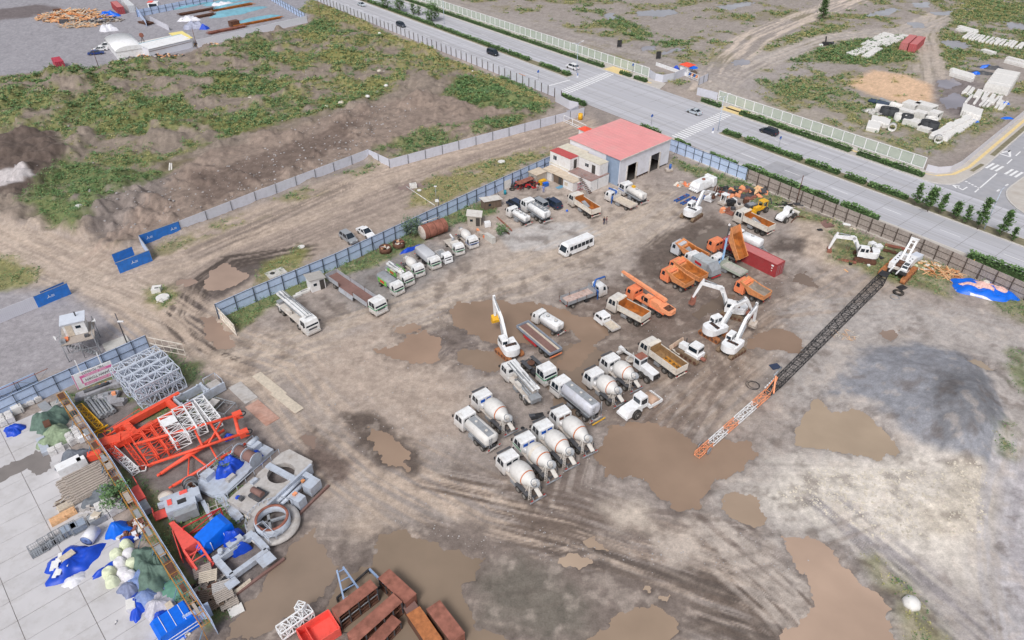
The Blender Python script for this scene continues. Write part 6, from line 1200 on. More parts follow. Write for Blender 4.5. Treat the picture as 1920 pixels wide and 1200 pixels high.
def container(name,label,c,rz,m,L=12.2,w_=2.44,h=2.6,group='shipping containers',top=None,markw=None):
 t=thing(name,label,'container',c,rz,group);MB().box((0,0,h/2),(L-.12,w_-.12,h-.1),m).build('corrugated_shell',t);mb=MB()
 for s in(-1,1):
  for e in(-1,1):mb.box((s*(L/2-.06),e*(w_/2-.06),h/2),(.14,.14,h),m)
  for z in(.08,h-.06):mb.box((0,s*(w_/2-.05),z),(L,.12,.14),m);mb.box((s*(L/2-.05),0,z),(.12,w_,.14),m)
 mb.build('corner_frame',t);o=thing_part('door',t);mb=MB()
 for s in(-1,1):mb.box((-L/2+.02,s*w_*.24,h/2),(.06,w_*.44,h-.3),m)
 mb.build('door_leaf',o);mb=MB()
 for y in(-.9,-.35,.35,.9):mb.bar((-L/2-.05,y,.2),(-L/2-.05,y,h-.2),.04,GREYST)
 mb.build('locking_bar',o)
 if top:MB().box((0,0,h-.03),(L-.3,w_-.3,.03),top).build('roof',t)
 if markw:
  for s in(-1,1):mb=MB().box((-L/2+.9,s*(w_/2-.05),h*.8),(.5,.02,.3),CLEANW).box((-L/2+.9,s*(w_/2-.05),h*.6),(.2,.02,.2),CLEANW).box((-L/2+.9,s*(w_/2-.05),h*.4),(.2,.02,.2),CREAM).build('marking',t)
 return t
CRED=mat('container_red',(168,62,66),.55,var=.08,dirt=(150,92,88),dirt_amt=.4,wave=('X',1.7,.8));CTOP=mat('container_roof_red',(196,116,116),.6,var=.08,dirt=(180,130,126),dirt_amt=.5)
b1,b2=G(1451.7,520.5),G(1468,512);a1=G(1390,490);d=(a1-b1).normalized();nrm=(b2-b1).normalized();rz=math.atan2(-d.y,-d.x)
container('shipping_container','long dark red container between the tipped dump truck and the sand heap',b1+d*6.1+Vector((-d.y,d.x,0))*(-1.22),math.atan2(d.y,d.x),CRED,top=CTOP,markw=True)
tn=thing('tank_trailer','white tank trailer behind the red container','trailer',G(1407,462),R(132));tankbody(tn,-1.9,1.9,1.5,2.0,1.6,CLEANW,.6,1);MB().box((0,0,.65),(4.6,1.6,.2),GREYST).build('chassis',tn);mb=MB().bar((-2.2,.4,.6),(-3.6,0,.5),.1,GREYST).bar((-2.2,-.4,.6),(-3.6,0,.5),.1,GREYST).build('drawbar',tn)
for s in(-1,1):wheel(tn,.3,s*.85,.45,.3)
# ------ crane parts, stacks and clutter
def lattice(mb,a,b_,w_,h,n_,m,rc=.07,rb=.045,w1=None,h1=None,sides=(0,1,2,3),sec=4):
 """four chords with zig-zag bracing"""
 a,b_=Vector(a),Vector(b_);d=(b_-a).normalized();u=Vector((0,0,1)).cross(d);u=u.normalized()if u.length>.01 else Vector((1,0,0));v=d.cross(u);w1=w1 or w_;h1=h1 or h
 def P(t,k):ww=w_+(w1-w_)*t;hh=h+(h1-h)*t;s=((-1,-1),(1,-1),(1,1),(-1,1))[k];return a.lerp(b_,t)+u*s[0]*ww/2+v*s[1]*hh/2
 for k in range(4):mb.cyl(P(0,k),P(1,k),rc,m,n=sec)
 for i in range(n_):
  t0,t1=i/n_,(i+1)/n_
  for k in sides:
   k2=(k+1)%4
   mb.cyl(P(t0,k),P(t1,k2),rb,m,n=sec)if(i+k)%2 else mb.cyl(P(t0,k2),P(t1,k),rb,m,n=sec)
   mb.cyl(P(t1,k),P(t1,k2),rb,m,n=sec)
 for k in sides:mb.cyl(P(0,k),P(0,(k+1)%4),rb,m,n=sec)
 return mb
def heapmesh(mb,c,rx,ry,h,m,rot=0,seed=0,p=2.2,crump=.35,nr=12,na=36,lump=1.7,ea=1.0):
 rr=random.Random(seed);ca,sa=math.cos(rot),math.sin(rot);vs=[];ph=[rr.uniform(0,6.28)for _ in range(8)]
 for i in range(nr+1):
  r=i/nr
  for j in range(na):
   a=2*math.pi*j/na;ed=1+ea*(.12*math.sin(3*a+ph[0])+.10*math.sin(5*a+ph[1])+.07*math.sin(9*a+ph[2]))
   x,y=math.cos(a)*rx*r*ed,math.sin(a)*ry*r*ed;k=.5+.5*math.sin(x*lump*1.3+ph[3]+math.sin(y*lump+ph[4]))*math.cos(y*lump*1.1+ph[5]);z=h*max(0,1-r**p)*(1-crump+crump*2*k)+.03+h*crump*.12*math.sin(11*a+ph[6]+3*r)*(r*(1.02-r)*4)
   vs.append((c[0]+x*ca-y*sa,c[1]+x*sa+y*ca,c[2]+max(z,.02)*(1 if i<nr else 0)))
 fs=[(i*na+j,(i+1)*na+j,(i+1)*na+(j+1)%na,i*na+(j+1)%na)for i in range(nr)for j in range(na)]
 return mb.add(vs,fs,m,True)
def heap(name,label,cat,px,rx,ry,h,m,rot=0,seed=0,group=None,**k):
 c=G(*px);mb=heapmesh(MB(),(0,0,0),rx,ry,h,m,rot,seed,**k);return one(mb,name,label,cat,(c.x,c.y,max(gz(c.x,c.y),-.03)),0,group)
def sticks(name,label,px,rx,ry,n_,L,w_,mats,h=.6,dirang=None,spread=1.2,rot=0,cat='pile',tilt=.25):
 """a loose heap nobody could count"""
 c=G(*px);mb=MB();ca,sa=math.cos(rot),math.sin(rot)
 for i in range(n_):
  r=math.sqrt(random.random());a=random.uniform(0,6.28);x,y=math.cos(a)*r*rx,math.sin(a)*r*ry;x,y=x*ca-y*sa,x*sa+y*ca;z=random.random()*h*(1-r*.8)+.04
  q=(dirang if dirang is not None else 0)+random.gauss(0,spread);l=L*random.uniform(.4,1.1);t=Matrix.Rotation(random.gauss(0,tilt),3,'Y');mb.box((x,y,z),(l,w_*random.uniform(.6,1.4),w_*random.uniform(.25,.7)),random.choice(mats),q,t)
 return tag(mb.build(name,None,(c.x,c.y,gz(c.x,c.y))),label,cat,kind='stuff')
ca_,cb_=G(1663,513,1.4),G(1439,737,1.0);bd=(cb_-ca_);bearing=math.atan2(bd.y,bd.x);cc=G(1682,513)
t=thing('crawler_crane','white crawler crane with a long black boom lowered across the yard','crane',cc,bearing,'cranes');trackset(t,6.4,3.9,.85,1.05,TRACKRUST);MB().box((0,0,.8),(2.6,3.1,.6),BLACK).cyl((0,0,1.0),(0,0,1.4),.9,BLACK,n=16).build('car_body',t);hs=thing_part('house',t)
MB().box((-.9,-1.05,1.95),(4.8,1.0,1.2),CLEANW).build('right_deck',hs);MB().box((-1.4,1.05,1.95),(3.4,.9,1.2),CLEANW).build('left_deck',hs);MB().box((-1.0,0,1.6),(4.6,1.2,.5),WHITE2).build('deck_frame',hs);MB().box((-3.5,0,1.9),(.7,3.0,1.2),CLEANW).build('counterweight',hs)
cb=MB().prism([(2.0,1.4),(2.05,2.2),(1.7,2.95),(.3,2.95),(.2,1.4)],[.55,.55,.5,.5,.55],CLEANW,1.2).build('cab',hs);MB().add([(2.06,.72,2.15),(2.06,1.68,2.15),(1.74,1.64,2.9),(1.74,.76,2.9)],[(0,1,2,3)],GLASS).build('windshield',cb);MB().box((1.0,1.2,2.965),(1.0,.8,.03),GLASS).build('roof_window',cb);MB().box((1.0,1.76,2.3),(1.2,.03,.8),GLASS).build('side_window',cb);MB().box((2.3,1.2,1.7),(.35,1.5,.5),BLACK).build('bumper',cb)
for s in(-.5,.5):mb=MB();mb.bar((-.6,s,2.0),(-3.6,s*.9,5.6),.34,CLEANW);mb.build('gantry_leg',t);MB().bar((1.2,s*1.2,1.9),(3.6,s*1.2,1.9),.2,CLEANW).build('boom_hoist_arm',t)
MB().box((-3.6,0,5.65),(.5,1.4,.4),CLEANW).build('gantry_head',t);mb=MB()
for i in range(4):k=i/4+.1;mb.box((-.6-3*k,0,2.0+3.6*k),(.25,.9,.12),CLEANW)
mb.build('gantry_rung',t);MB().cyl((-.4,-.5,2.2),(-.4,.5,2.2),.4,RUSTDK,n=14).cyl((.7,-.5,2.1),(.7,.5,2.1),.35,RUSTDK,n=14).build('winch_drum',hs)
for x,y in((-1.8,-1.05),(-.9,-1.0),(.1,-1.05),(-2.2,1.1),(-1.2,1.0)):MB().cyl((x,y,2.55),(x,y,2.62),.14,BLACK,n=10).build('deck_cap',hs)
inv=Matrix.Rotation(-bearing,3,'Z');tl=lambda p:inv@(p-cc)
bo=thing_part('lattice_boom',t);A,B=tl(ca_),tl(cb_);u=(B-A).normalized();mb=MB();f0=A+u*3.2;lattice(mb,A,f0,.6,.4,2,BLACK,.08,.04,1.6,1.3);mb.build('boom_foot',bo);L=(B-f0).length;f1=B-u*3.0
for i in range(3):mb=MB();lattice(mb,f0 .lerp(f1,i/3+.002),f0 .lerp(f1,(i+1)/3-.002),1.6-.13*i,1.3-.1*i,10,BLACK,.065,.032,1.47-.13*i,1.2-.1*i);mb.build('boom_section',bo)
mb=MB();lattice(mb,f1,B,1.2,1.0,3,BLACK,.07,.04,.9,.5);mb.build('boom_head',bo);MB().box((A+u*2).to_tuple()[:2]+(2.3,),(2.0,1.5,.06),BLACK).build('foot_plate',bo);MB().cyl(tuple(B-u*5.6+Vector((0,-.9,.9))),tuple(B-u*3.1+Vector((0,-.85,.8))),.13,GREYST).build('jib_strut',bo)
mb=MB()
for i in range(5):q=B-u*(.4+i*.6);mb.box(tuple(q+Vector((0,-.62,.45))),(.28,.2,.16),CLEANW)
mb.build('white_band',bo)
for k in range(2):MB().path([tuple(f0 .lerp(f1,f)+Vector((0,-.3+.6*k,.95)))for f in(0,.5,1)],.03,BLACK,4).build('hoist_rope',bo)
jt=tl(G(1307,853,.5));v=(jt-B).normalized();jb=thing_part('jib',t);LJ=(jt-B).length;cols=[PALEOR,CLEANW,PALEOR,CLEANW,PALEOR];fr=[0,.2,.47,.62,.82,1]
for(f0_,f1_),m in zip(zip(fr,fr[1:]),[PALEOR,CLEANW,PALEOR,CLEANW,PALEOR]):mb=MB();lattice(mb,B+v*LJ*f0_,B+v*LJ*f1_,.9-.1*f0_,.8-.2*f0_,max(2,int((f1_-f0_)*18)),m,.06,.035);mb.build('jib_section',jb)
o=MB().cyl(tuple(jt-v*1.7+Vector((0,-.75,0))),tuple(jt-v*1.7+Vector((0,-.65,0))),.55,GREYST,n=16).build('jib_wheel',jb);MB().cyl(tuple(jt-v*1.7+Vector((0,.65,0))),tuple(jt-v*1.7+Vector((0,.75,0))),.55,GREYST,n=16).build('jib_wheel',jb)
mb=MB();q=B-u*.3;mb.bar(tuple(q+Vector((0,-.4,.2))),tuple(q+Vector((-.8,.2,2.6))),.12,PALEOR).bar(tuple(q+Vector((0,.4,.2))),tuple(q+Vector((-.8,.4,2.6))),.12,PALEOR).bar(tuple(q+Vector((-.8,.1,2.6))),tuple(q+Vector((1.4,1.2,1.4))),.2,PALEOR);mb.build('jib_mast',jb)
o=one(MB().torus((0,0,.1),.9,.03,BLACK,26,4).torus((.15,.1,.18),.8,.03,BLACK,26,4).torus((-.1,.1,.14),.95,.03,BLACK,26,4),'wire_coil','loose coil of black hoses beside the crane boom head','coil',G(1412,724))
one(MB().box((0,0,.1),(1.5,1.2,.06),mat('dark_blue_board',(54,64,88),.6,var=.1),.3),'board','dark board lying left of the crane boom','board',G(1453,688));one(MB().box((0,0,.1),(1.7,1.2,.06),BLACK,.5),'board','black rubber sheet lying below the crane track','board',G(1691,540))
one(MB().torus((0,0,.2),.72,.24,TYRE,22,8,.8),'tyre','big black tyre lying below the crawler crane','tyre',G(1684,550),0,'two rings below the crane');one(MB().torus((0,0,.08),.75,.06,GREYST,24,5),'steel_ring','thin steel ring lying beside the big tyre','ring',G(1678,558),0,'two rings below the crane')
one(MB().box((0,0,.5),(2.2,1.5,.9),MATS['blueish_white_roof'],.6),'crate','pale blue-grey crate behind the crawler crane','crate',G(1716,486))
for x,y,L,a,m,lb in((1575,490,5.5,-20,RUST,'long rusty steel channel in front of the broken excavator'),(1680,466,4,-28,RUST,'rusty beam leaning in the weeds by the brown fence'),(1672,475,3.2,-30,RUSTDK,'dark rusty beam below the other one by the brown fence'),(1588,470,2.4,60,RUST,'short rusty channel under the excavator arm')):one(MB().box((0,0,.2),(L,.5,.08),m).box((0,.22,.35),(L,.06,.3),m).box((0,-.22,.35),(L,.06,.3),m),'steel_channel',lb,'steel channel',G(x,y),R(a),'rusty channels by the fence')
for x,y,w_,d_,h,m,a,lb in((1634,461,1.2,.9,.8,CLEANW,.4,'white plastic seat shell upright in the weeds'),(1645,467,1.4,1.1,.9,CLEANW,.1,'bigger white box beside the broken excavator'),(1641,474,.9,.7,.5,WHITE2,.8,'low dirty white box in front of the bigger one'),(1630,487,1.3,.35,.2,CLEANW,-.4,'flat white panel lying in the grass'),(1637,481,.4,.9,.25,CLEANW,.2,'narrow white offcut standing in the grass'),(1650,483,.8,1.2,.15,BLACK,.5,'black mat lying right of the white scraps'),(1628,499,.5,.4,.3,CLEANW,.1,'small white lump nearest the bare ground'),(1594,497,.5,.4,.3,BLACK,.1,'small black tub at the end of the rusty channel'),(1587,422,1.5,.6,.2,CLEANW,-.4,'white board leaning at the brown fence'),(1599,429,1.2,.4,.15,WOODP,-.5,'tan board lying by the brown fence'),(1586,508,.25,1.0,.1,WOOD,.3,'short pale plank lying alone on the bare ground'),(1534,442,1.0,.6,.2,BLACK,.2,'black scrap on the sand heap'),(1545,428,2.8,2.6,.08,RUSTFLOOR,.4,'rust-pink steel plate lying over the sand heap')):one(MB().box((0,0,h/2),(w_,d_,h),m).box((0,0,h+.02),(w_*.8,d_*.8,.05),m),'scrap_piece',lb,'scrap',G(x,y)+Vector((0,0,max(0,gz(G(x,y).x,G(x,y).y)))),a,'scrap by the brown fence')
sticks('loose_boards','fan of orange timber offcuts in the grass by the brown fence',(1768,513),3.2,2.2,60,3.0,.14,[WOOD,WOOD,ORANGE2],.5,-.5,.7);sticks('loose_boards','pale foam and wood bits scattered right of the crawler crane',(1742,500),2.8,1.8,26,.9,.5,[BAGY,CREAM,WOODP,WOOD],.3)
sticks('loose_boards','thin pale sticks scattered beside the crane boom',(1585,628),2.2,1.6,40,1.2,.06,[WOOD,CREAM,WOODP],.15)
o=thing('tarpaulin_heap','blue tarpaulin heap with pink bricks and a white tub by the brown fence','heap',G(1841,545),R(-35));mb=heapmesh(MB(),(0,0,0),5.2,2.9,.9,TARPC,.1,4,5.0,.3,14,44,1.7,.6);mb.build('tarpaulin',o)
mb=heapmesh(MB(),(.2,.3,.65),3.7,1.35,.75,mat('pink_bricks',(216,176,168),.85,var=.25,scale=3,bump=.5),.2,9,2,.4);mb.build('bricks',o);MB().cyl((.1,.5,1.3),(.1,.5,1.7),.5,CREAM,n=14).build('tub',o);heapmesh(MB(),(-1.0,-2.5,.05),2.6,.35,.4,MATS['white_plastic_wrap'],.0,12).build('plastic_sheet',o)
one(MB().box((0,0,1.3),(.12,.1,2.6),YELLOW,0,Matrix.Rotation(.25,3,'Y')),'yellow_bar','yellow bar leaning on the brown fence','bar',G(1814,509))
o=thing('ground_tank','white angular tank with a row of open pipes standing on the ground','tank',G(1318,353),R(38));MB().prism([(-3,.5),(-3.2,1.2),(-2.6,2.2),(2.4,2.2),(3,1.4),(3,.5)],[1.2,1.3,1.0,1.0,1.3,1.2],CLEANW).build('shell',o);MB().box((2.2,0,1.3),(1.0,2.7,2.1),CLEANW).build('end_frame',o);MB().cyl((-.3,0,2.2),(-.3,0,2.4),.4,RUST,n=12).build('hatch',o)
for i in range(5):MB().cyl((-3.5,-1.0+i*.5,.5),(-2.9,-1.0+i*.5,.5),.2,CLEANW,n=10).build('open_pipe',o)
for x,y,lb in((1278,373,'upper blue steel frame lying left of the excavator'),(1290,378,'longer blue and rust steel frame lying left of the excavator'),(1310,376,'blue frame bar nearest the excavator arm')):
 o=thing('steel_trestle',lb,'frame',G(x,y),R(42),'blue steel frames on the ground');mb=MB()
 for s in(-.3,.3):mb.box((0,s,.25),(4.6,.16,.3),BLUE)
 for k in range(5):mb.box((-2.1+k*1.05,0,.4),(.14,.7,.14),RUST if k%2 else BLUE)
 mb.build('beams',o)
o=thing('loader_arms','white loader arms with four dark fork tines pointing up','loader arms',G(1336,372),R(50));mb=MB()
for s in(-.6,.6):mb.bar((-1.5,s,.4),(.6,s,1.2),.3,CLEANW).bar((.6,s,1.2),(1.8,s,.6),.26,CLEANW)
mb.build('arm',o);MB().box((-1.7,0,.6),(1.6,1.7,.7),CLEANW).build('frame',o);mb=MB()
for i in range(4):mb.prism([(1.8,.5),(2.1,.6),(2.3,1.9),(2.15,1.9),(1.8,.9)],.08,RUSTDK,-.8+i*.53)
mb.build('fork_tine',o)
o=thing('machine_cab','stripped white machine cab frame among black scrap','machine',G(1357,383),R(40));mb=MB()
for x in(-.6,.6):
 for y in(-.6,.6):mb.bar((x,y,.4),(x*.9,y*.9,2.3),.14,CLEANW)
mb.build('post',o);MB().box((0,0,2.35),(1.4,1.4,.12),CLEANW).build('roof',o);MB().box((0,0,.5),(2.4,1.6,.5),WHITE2).build('base',o);MB().box((-.2,.62,1.5),(.8,.04,1.1),GLASS).build('window',o)
o=thing('engine_block','black engine and axle scrap right of the stripped cab','engine',G(1369,384),R(30));MB().box((0,0,.6),(2.2,1.2,.8),BLACK).cyl((-.6,0,1),(-.6,0,1.5),.2,BLACK).cyl((.4,.2,1),(.4,.2,1.3),.35,DKGREY,n=10).build('block',o);MB().box((1.1,0,.8),(.2,1.3,.9),CLEANW).build('radiator',o)
for y in(-.8,.8):MB().cyl((0,y-.1,.45),(0,y+.1,.45),.45,TYRE,n=14).build('wheel',o)
o=thing('engine_block','grey-white gearbox scrap left of the dump truck cab','engine',G(1384,393),R(20));MB().box((0,0,.7),(1.4,1.2,1.0),WHITE2).cyl((0,0,1.2),(0,0,1.5),.3,BLACK).build('block',o);MB().box((-1.0,.3,.4),(1.0,.6,.5),DKGREY).build('gearbox',o)
one(MB().prism([(-1,0),(1.2,0),(1.0,.9),(.7,1),(.5,.2),(-.8,.2),(-1,.8),(-1.1,.8)],.75,RUST),'digger_bucket','rusty digger bucket beside the dump truck cab','bucket',G(1369,400),R(130));one(MB().prism([(-.6,0),(.6,0),(.8,.7),(.3,1.1),(-.5,.9)],.4,PALEOR).box((0,0,.6),(.5,.9,.3),CREAM),'hook_block','peach painted hook block standing alone by the excavator','hook block',G(1355,398),R(20))
one(MB().box((0,0,.5),(1.0,1.0,1.0),RUSTDK).cyl((0,0,1),(0,0,1.2),.45,RUST,n=10),'drum','rusty drum left of the yellow backhoe','drum',G(1398,381));one(MB().box((0,0,.35),(2.2,1.7,.6),DKGREY,.4).box((0,0,.7),(1.6,1.2,.2),GREYST,.4),'machine_hood','dark grey machine hood left of the yellow backhoe','hood',G(1408,388))
sticks('scrap_sheets','orange and black scrap sheets strewn along the weeds',(1393,362),5.5,2.6,44,2.6,1.1,[BLACK,BLACK,DKGREY,PALEOR,WOOD,RUST],.6,.2,.8);sticks('scrap_sheets','orange and white scrap pieces left of the ground tank',(1283,347),2.0,1.3,16,1.5,.5,[PALEOR,ORANGE,WHITE2,CREAM],.6,.6,.8);sticks('scrap_sheets','dark rails and tubes in the weeds behind the wheel loader',(1478,385),3.6,1.3,22,2.6,.3,[BLACK,DKGREY,WHITE2],.4,-.4,.5);sticks('scrap_sheets','rusty rods and machine bits beside the loader arms',(1365,364),2.2,1.4,26,1.6,.25,[RUSTDK,RUST,BLACK,RED],.7,.9,.6)
one(MB().path([(-2.4,-.6,.2),(-1.4,.2,.5),(0,.7,1.0),(1.4,.5,.8),(2.2,-.2,.3)],.12,RUSTDK,6),'bent_pipe','dark bent pipe arching over the ground by the sand heap','pipe',G(1496,417),R(20))
o=thing('mixer_stand','small machine with a blue drum beside the workshop bay','machine',G(1254,322),R(10));MB().box((0,0,.5),(1.6,1.0,.6),WHITE2).build('base',o);MB().cyl((.2,0,.8),(.2,0,1.8),.3,BLUE).build('drum',o)
o=thing('workbench','rusty steel table with tyres and tubes on it beside the blue fence','table',G(984,351),R(42));MB().box((0,0,1.6),(4.6,1.5,.1),RUST).build('top',o)
for x in(-2,2):
 for y in(-.6,.6):MB().box((x,y,.8),(.1,.1,1.6),RUSTDK).build('leg',o)
sticks('scrap_pile','dark heap of tyres pipes and car parts by the blue fence',(985,348),3.6,1.8,70,1.3,.35,[BLACK,TYRE,DKGREY,RUSTDK,RED],1.5,.6,.9)
for x,y,lb in((960,356,'black tyre lying nearest the teal barrel'),(967,353,'second black tyre right of the teal barrel'),(963,349,'black tyre leaning behind the other two')):one(MB().torus((0,0,.2),.48,.2,TYRE,18,6,.8),'tyre',lb,'tyre',G(x,y),0,'old tyres by the blue fence')
def barrel(px,m,lb,r=.3,h=.9):return one(MB().cyl((0,0,0),(0,0,h),r,m,n=14).cyl((0,0,h*.33),(0,0,h*.36),r*1.05,m,n=14).cyl((0,0,h*.66),(0,0,h*.69),r*1.05,m,n=14),'barrel',lb,'barrel',G(*px))
barrel((947,364),mat('teal',(40,140,160),.4,var=.1),'teal barrel standing at the left end of the scrap heap');barrel((1088,224),YELLOW,'yellow barrel inside the gate by the curved grey sheet',.6,1.6)
one(MB().box((0,0,.5),(1.6,.9,1.0),YELLOW,.7),'tool_chest','yellow chest standing before the small sheds','chest',G(1017,345));one(MB().box((0,0,.4),(1.2,.7,.8),BLUE,.5).box((0,0,.82),(1.3,.8,.06),TARPC,.5),'tool_chest','blue chest beside the yellow one','chest',G(1023,349));one(MB().box((0,0,1),(2.0,.05,2.0),CONCW),'panel_board','pale board leaning on the blue fence by the teal barrel','board',G(952,353),R(40));one(MB().box((0,0,.04),(1.9,1.0,.06),mat('pale_blue_sheet_flat',(110,160,190),.5)),'sheet','pale blue sheet lying before the dark timber shed','sheet',G(1050,351),R(40))
o=thing('steel_rack','dark pink steel frame rack before the white shed','rack',G(1087,355),UY);mb=MB();PK=mat('dusty_pink',(176,100,118),.6,var=.1)
for x in(-1.2,1.2):
 for y in(-.5,.5):mb.bar((x,y,0),(x,y,1.9),.1,PK)
for z in(.2,1.0,1.9):mb.bar((-1.2,-.5,z),(1.2,-.5,z),.1,PK).bar((-1.2,.5,z),(1.2,.5,z),.1,PK)
mb.build('frame',o);MB().box((0,0,1.95),(2.2,.9,.06),WHITE2).build('shelf',o)
one(MB().lathe([(-.25,.03),(-.2,.15),(0,.25),(.2,.15),(.25,.03)],(0,0,.25),(0,0,1),TARPC,10),'blue_ball','small blue bundle lying on the concrete strip','bundle',G(1063,397))
def railp(a,b_,lb,m,w_=.2):A,B=G(*a),G(*b_);return one(MB().box((0,0,.12),((B-A).length,w_,.2),m).box((0,w_,.08),((B-A).length*.8,w_*.6,.14),m),'steel_rail',lb,'rail',(A+B)/2,yaw(A,B),'rails by the small fuel tanker')
railp((932,408),(960,434),'brown rail lying along the edge of the concrete strip',RUST);railp((936,424),(955,440),'second brown rail lying closer to the weeds',RUSTDK)
o=thing('storage_tank','large rusty cylinder tank lying in the weeds with a pale end','tank',G(813,441),R(38));MB().cyl((-2.6,0,1.45),(2.6,0,1.45),1.45,RUST,n=22,caps=False).build('shell',o);MB().lathe([(0,1.45),(.2,1.2),(.3,.5),(.32,.02)],(2.6,0,1.45),(1,0,0),RUST,22,False).build('end_cap',o);MB().lathe([(0,1.45),(.2,1.2),(.3,.5),(.32,.02)],(-2.6,0,1.45),(-1,0,0),mat('limed_end',(190,180,172),.8,var=.15,dirt=(150,96,76),dirt_amt=.6),22,False).build('end_cap',o);mb=MB()
for x in(-1.6,0,1.6):mb.lathe([(-.04,1.47),(-.04,1.5),(.04,1.5),(.04,1.47)],(x,0,1.45),(1,0,0),RUSTDK,22,False,False)
mb.build('hoop',o);MB().path([(-1.9,1.2,2.5),(-1.7,1.1,2.9),(2.2,1.1,2.9)],.07,CONCW).build('pipe',o)
def tub(px,lb,r=1.15,h=1.1):
 o=thing('scrap_tub',lb,'tub',G(*px),random.random(),'rusty round tubs by the blue fence');MB().lathe([(0,r),(h,r),(h,r-.06),(.1,r-.06)],(0,0,0),(0,0,1),RUSTDK,20,True,True).build('shell',o);mb=MB()
 for i in range(16):mb.box((random.uniform(-.6,.6)*r,random.uniform(-.6,.6)*r,h*random.uniform(.75,1.1)),(random.uniform(.2,.7),random.uniform(.15,.4),random.uniform(.1,.25)),random.choice([WHITE2,CREAM,RUST,BLACK,WOOD]),random.random()*3)
 tag(mb.build('scrap_contents',o),kind='stuff')
tub((723,472),'rusty round tub with a pale rim full of scrap');tub((748,463),'rusty round tub filled with scrap nearer the rusty tank')
one(MB().box((0,0,1.0),(2.2,.08,1.9),BLACK,0,Matrix.Rotation(.25,3,'X')),'black_board','black panel leaning on the blue fence near the willow bush','panel',G(748,445),R(42));heap('blue_sheet_roll','blue tarpaulin strip crumpled beside the rusty tubs','tarpaulin',(770,468),2.6,.5,.5,TARP,R(40),3)
one(MB().box((0,0,.5),(1.2,.9,1.0),CLEANW),'plastic_tank','white plastic tank beside the grey hut','tank',G(914,424),.3);one(MB().box((0,0,.65),(2.6,.8,1.3),CONC),'concrete_block','big pale concrete block beside the last small mixer','block',G(919,452),R(128));o=thing('boom_piece','orange and white boom piece lying beside the concrete block','boom piece',G(908,446),R(-48));MB().box((.9,0,.3),(2.2,.4,.4),ORANGE).build('tube',o);MB().box((-1.2,.2,.4),(1.6,.7,.5),WHITE2).build('head',o);MB().bar((-1.9,.3,.5),(-2.8,.5,.6),.4,PALEOR).build('bracket',o)
for x,y,a,lb in((575,546,42,'upper white block slab lying left of the white hut'),(568,550,38,'lower white block slab lying left of the white hut'),(558,556,42,'small white slab nearest the pump truck')):one(MB().box((0,0,.2),(2.4 if y<555 else 1.4,.6,.35),CONCW).box((0,0,.4),(2.2 if y<555 else 1.2,.4,.08),CONCW),'concrete_plate',lb,'slab',G(x,y),R(a),'white slabs by the hut')
one(MB().box((0,0,.12),(3.4,2.4,.2),CONC).cyl((-.6,.2,.2),(-.6,.2,.25),.45,BLACK,n=14),'manhole_plate','concrete slab with an open manhole outside the blue fence','manhole',G(518,513),R(40));
def disc(px,lb,r=.65,h=.12):return one(MB().cyl((0,0,0),(0,0,h),r,CONCW,n=16).cyl((0,0,h),(0,0,h+.04),r*.8,CONCW,n=16),'manhole_cover',lb,'manhole',G(*px)+Vector((0,0,.1)),0,'round white manhole covers')
disc((565,464),'round white manhole cover in the weeds outside the blue fence');disc((940,304),'round white cover in the grass near the sheds',.9);disc((786,358),'small white cover behind the square white box',.5)
one(MB().box((0,0,.4),(1.5,1.3,.8),CONCW).box((0,0,.84),(1.0,.9,.1),CONC),'valve_box','square white valve box beside the dirt road','valve box',G(775,351),.3);A,B=G(762,351),G(815,386);one(MB().cyl((-(B-A).length/2,0,.15),((B-A).length/2,0,.15),.09,CONCW),'pipe','long pale pipe from the dirt road to the blue fence','pipe',(A+B)/2,yaw(A,B))
one(MB().box((0,0,.4),(1.5,1.5,.8),CONCW).box((.1,-.2,.82),(.6,.25,.06),BLACK),'valve_box','white valve box in the round weed patch at the junction','valve box',G(295,546),.2);o=thing('manhole_cover','round white cover with a leaning bar in the round weed patch','manhole',G(306,561),0,'round white manhole covers');MB().cyl((0,0,0),(0,0,.5),1.1,CONCW,n=18).build('ring',o);MB().bar((-.6,-1.2,.1),(.2,-1.0,.9),.1,CONCW).bar((.2,-1.0,.9),(.5,-1.2,.1),.1,CONCW).build('bar',o)
one(MB().box((0,0,.15),(3.6,2.4,.3),CONC),'concrete_plate','pale concrete slab behind the lower blue fence','slab',G(219,646),R(40))
for(a,b_),w_,m,lb in((((481,702),(530,742)),1.15,WOODP,'upper pale road plate lying on the mud'),(((515,735),(562,771)),1.15,WOODP,'lower pale road plate lying on the mud'),(((440,722),(472,752)),1.6,BEIGEST,'grey-pink steel plate at the corner of the crane parts'),(((472,757),(512,792)),1.7,mat('pink_rust_plate',(186,150,136),.8,var=.15,dirt=(160,110,90),dirt_amt=.6,dirt_scale=.6),'pinkish rusty plate below the grey one')):A,B=G(*a),G(*b_);one(MB().box((0,0,.05 if 'upper' in lb else.07),((B-A).length,w_*1.25,.08),m),'road_plate',lb,'steel plate',(A+B)/2,yaw(A,B),'plates on the ground')
one(MB().box((0,0,.3),(1.9,.9,.25),BLACK).box((-.7,.1,.5),(.8,.5,.2),DKGREY),'machine_cover','dark cover lying between the mixers and the pump truck','cover',G(1007,783),R(15));one(MB().cyl((0,0,0),(0,0,.05),.3,BLACK,n=12),'drain_lid','small dark lid on the ground among the mixers','lid',G(980,803))
one(MB().lathe([(0,1.0),(.5,.95),(.9,.6),(1.0,.1)],(0,0,0),(.1,.05,1),CONCW,7),'boulder','single pale boulder in the grass at the lower right','boulder',G(1707,1134));
TRUSS=mat('pale_blue_grey_truss',(192,200,214),.5,var=.06,dirt=(150,142,136),dirt_amt=.35);a,b_=G(270,770),G(352,727);d=(b_-a).normalized();pn=Vector((-d.y,d.x,0));LT=(b_-a).length
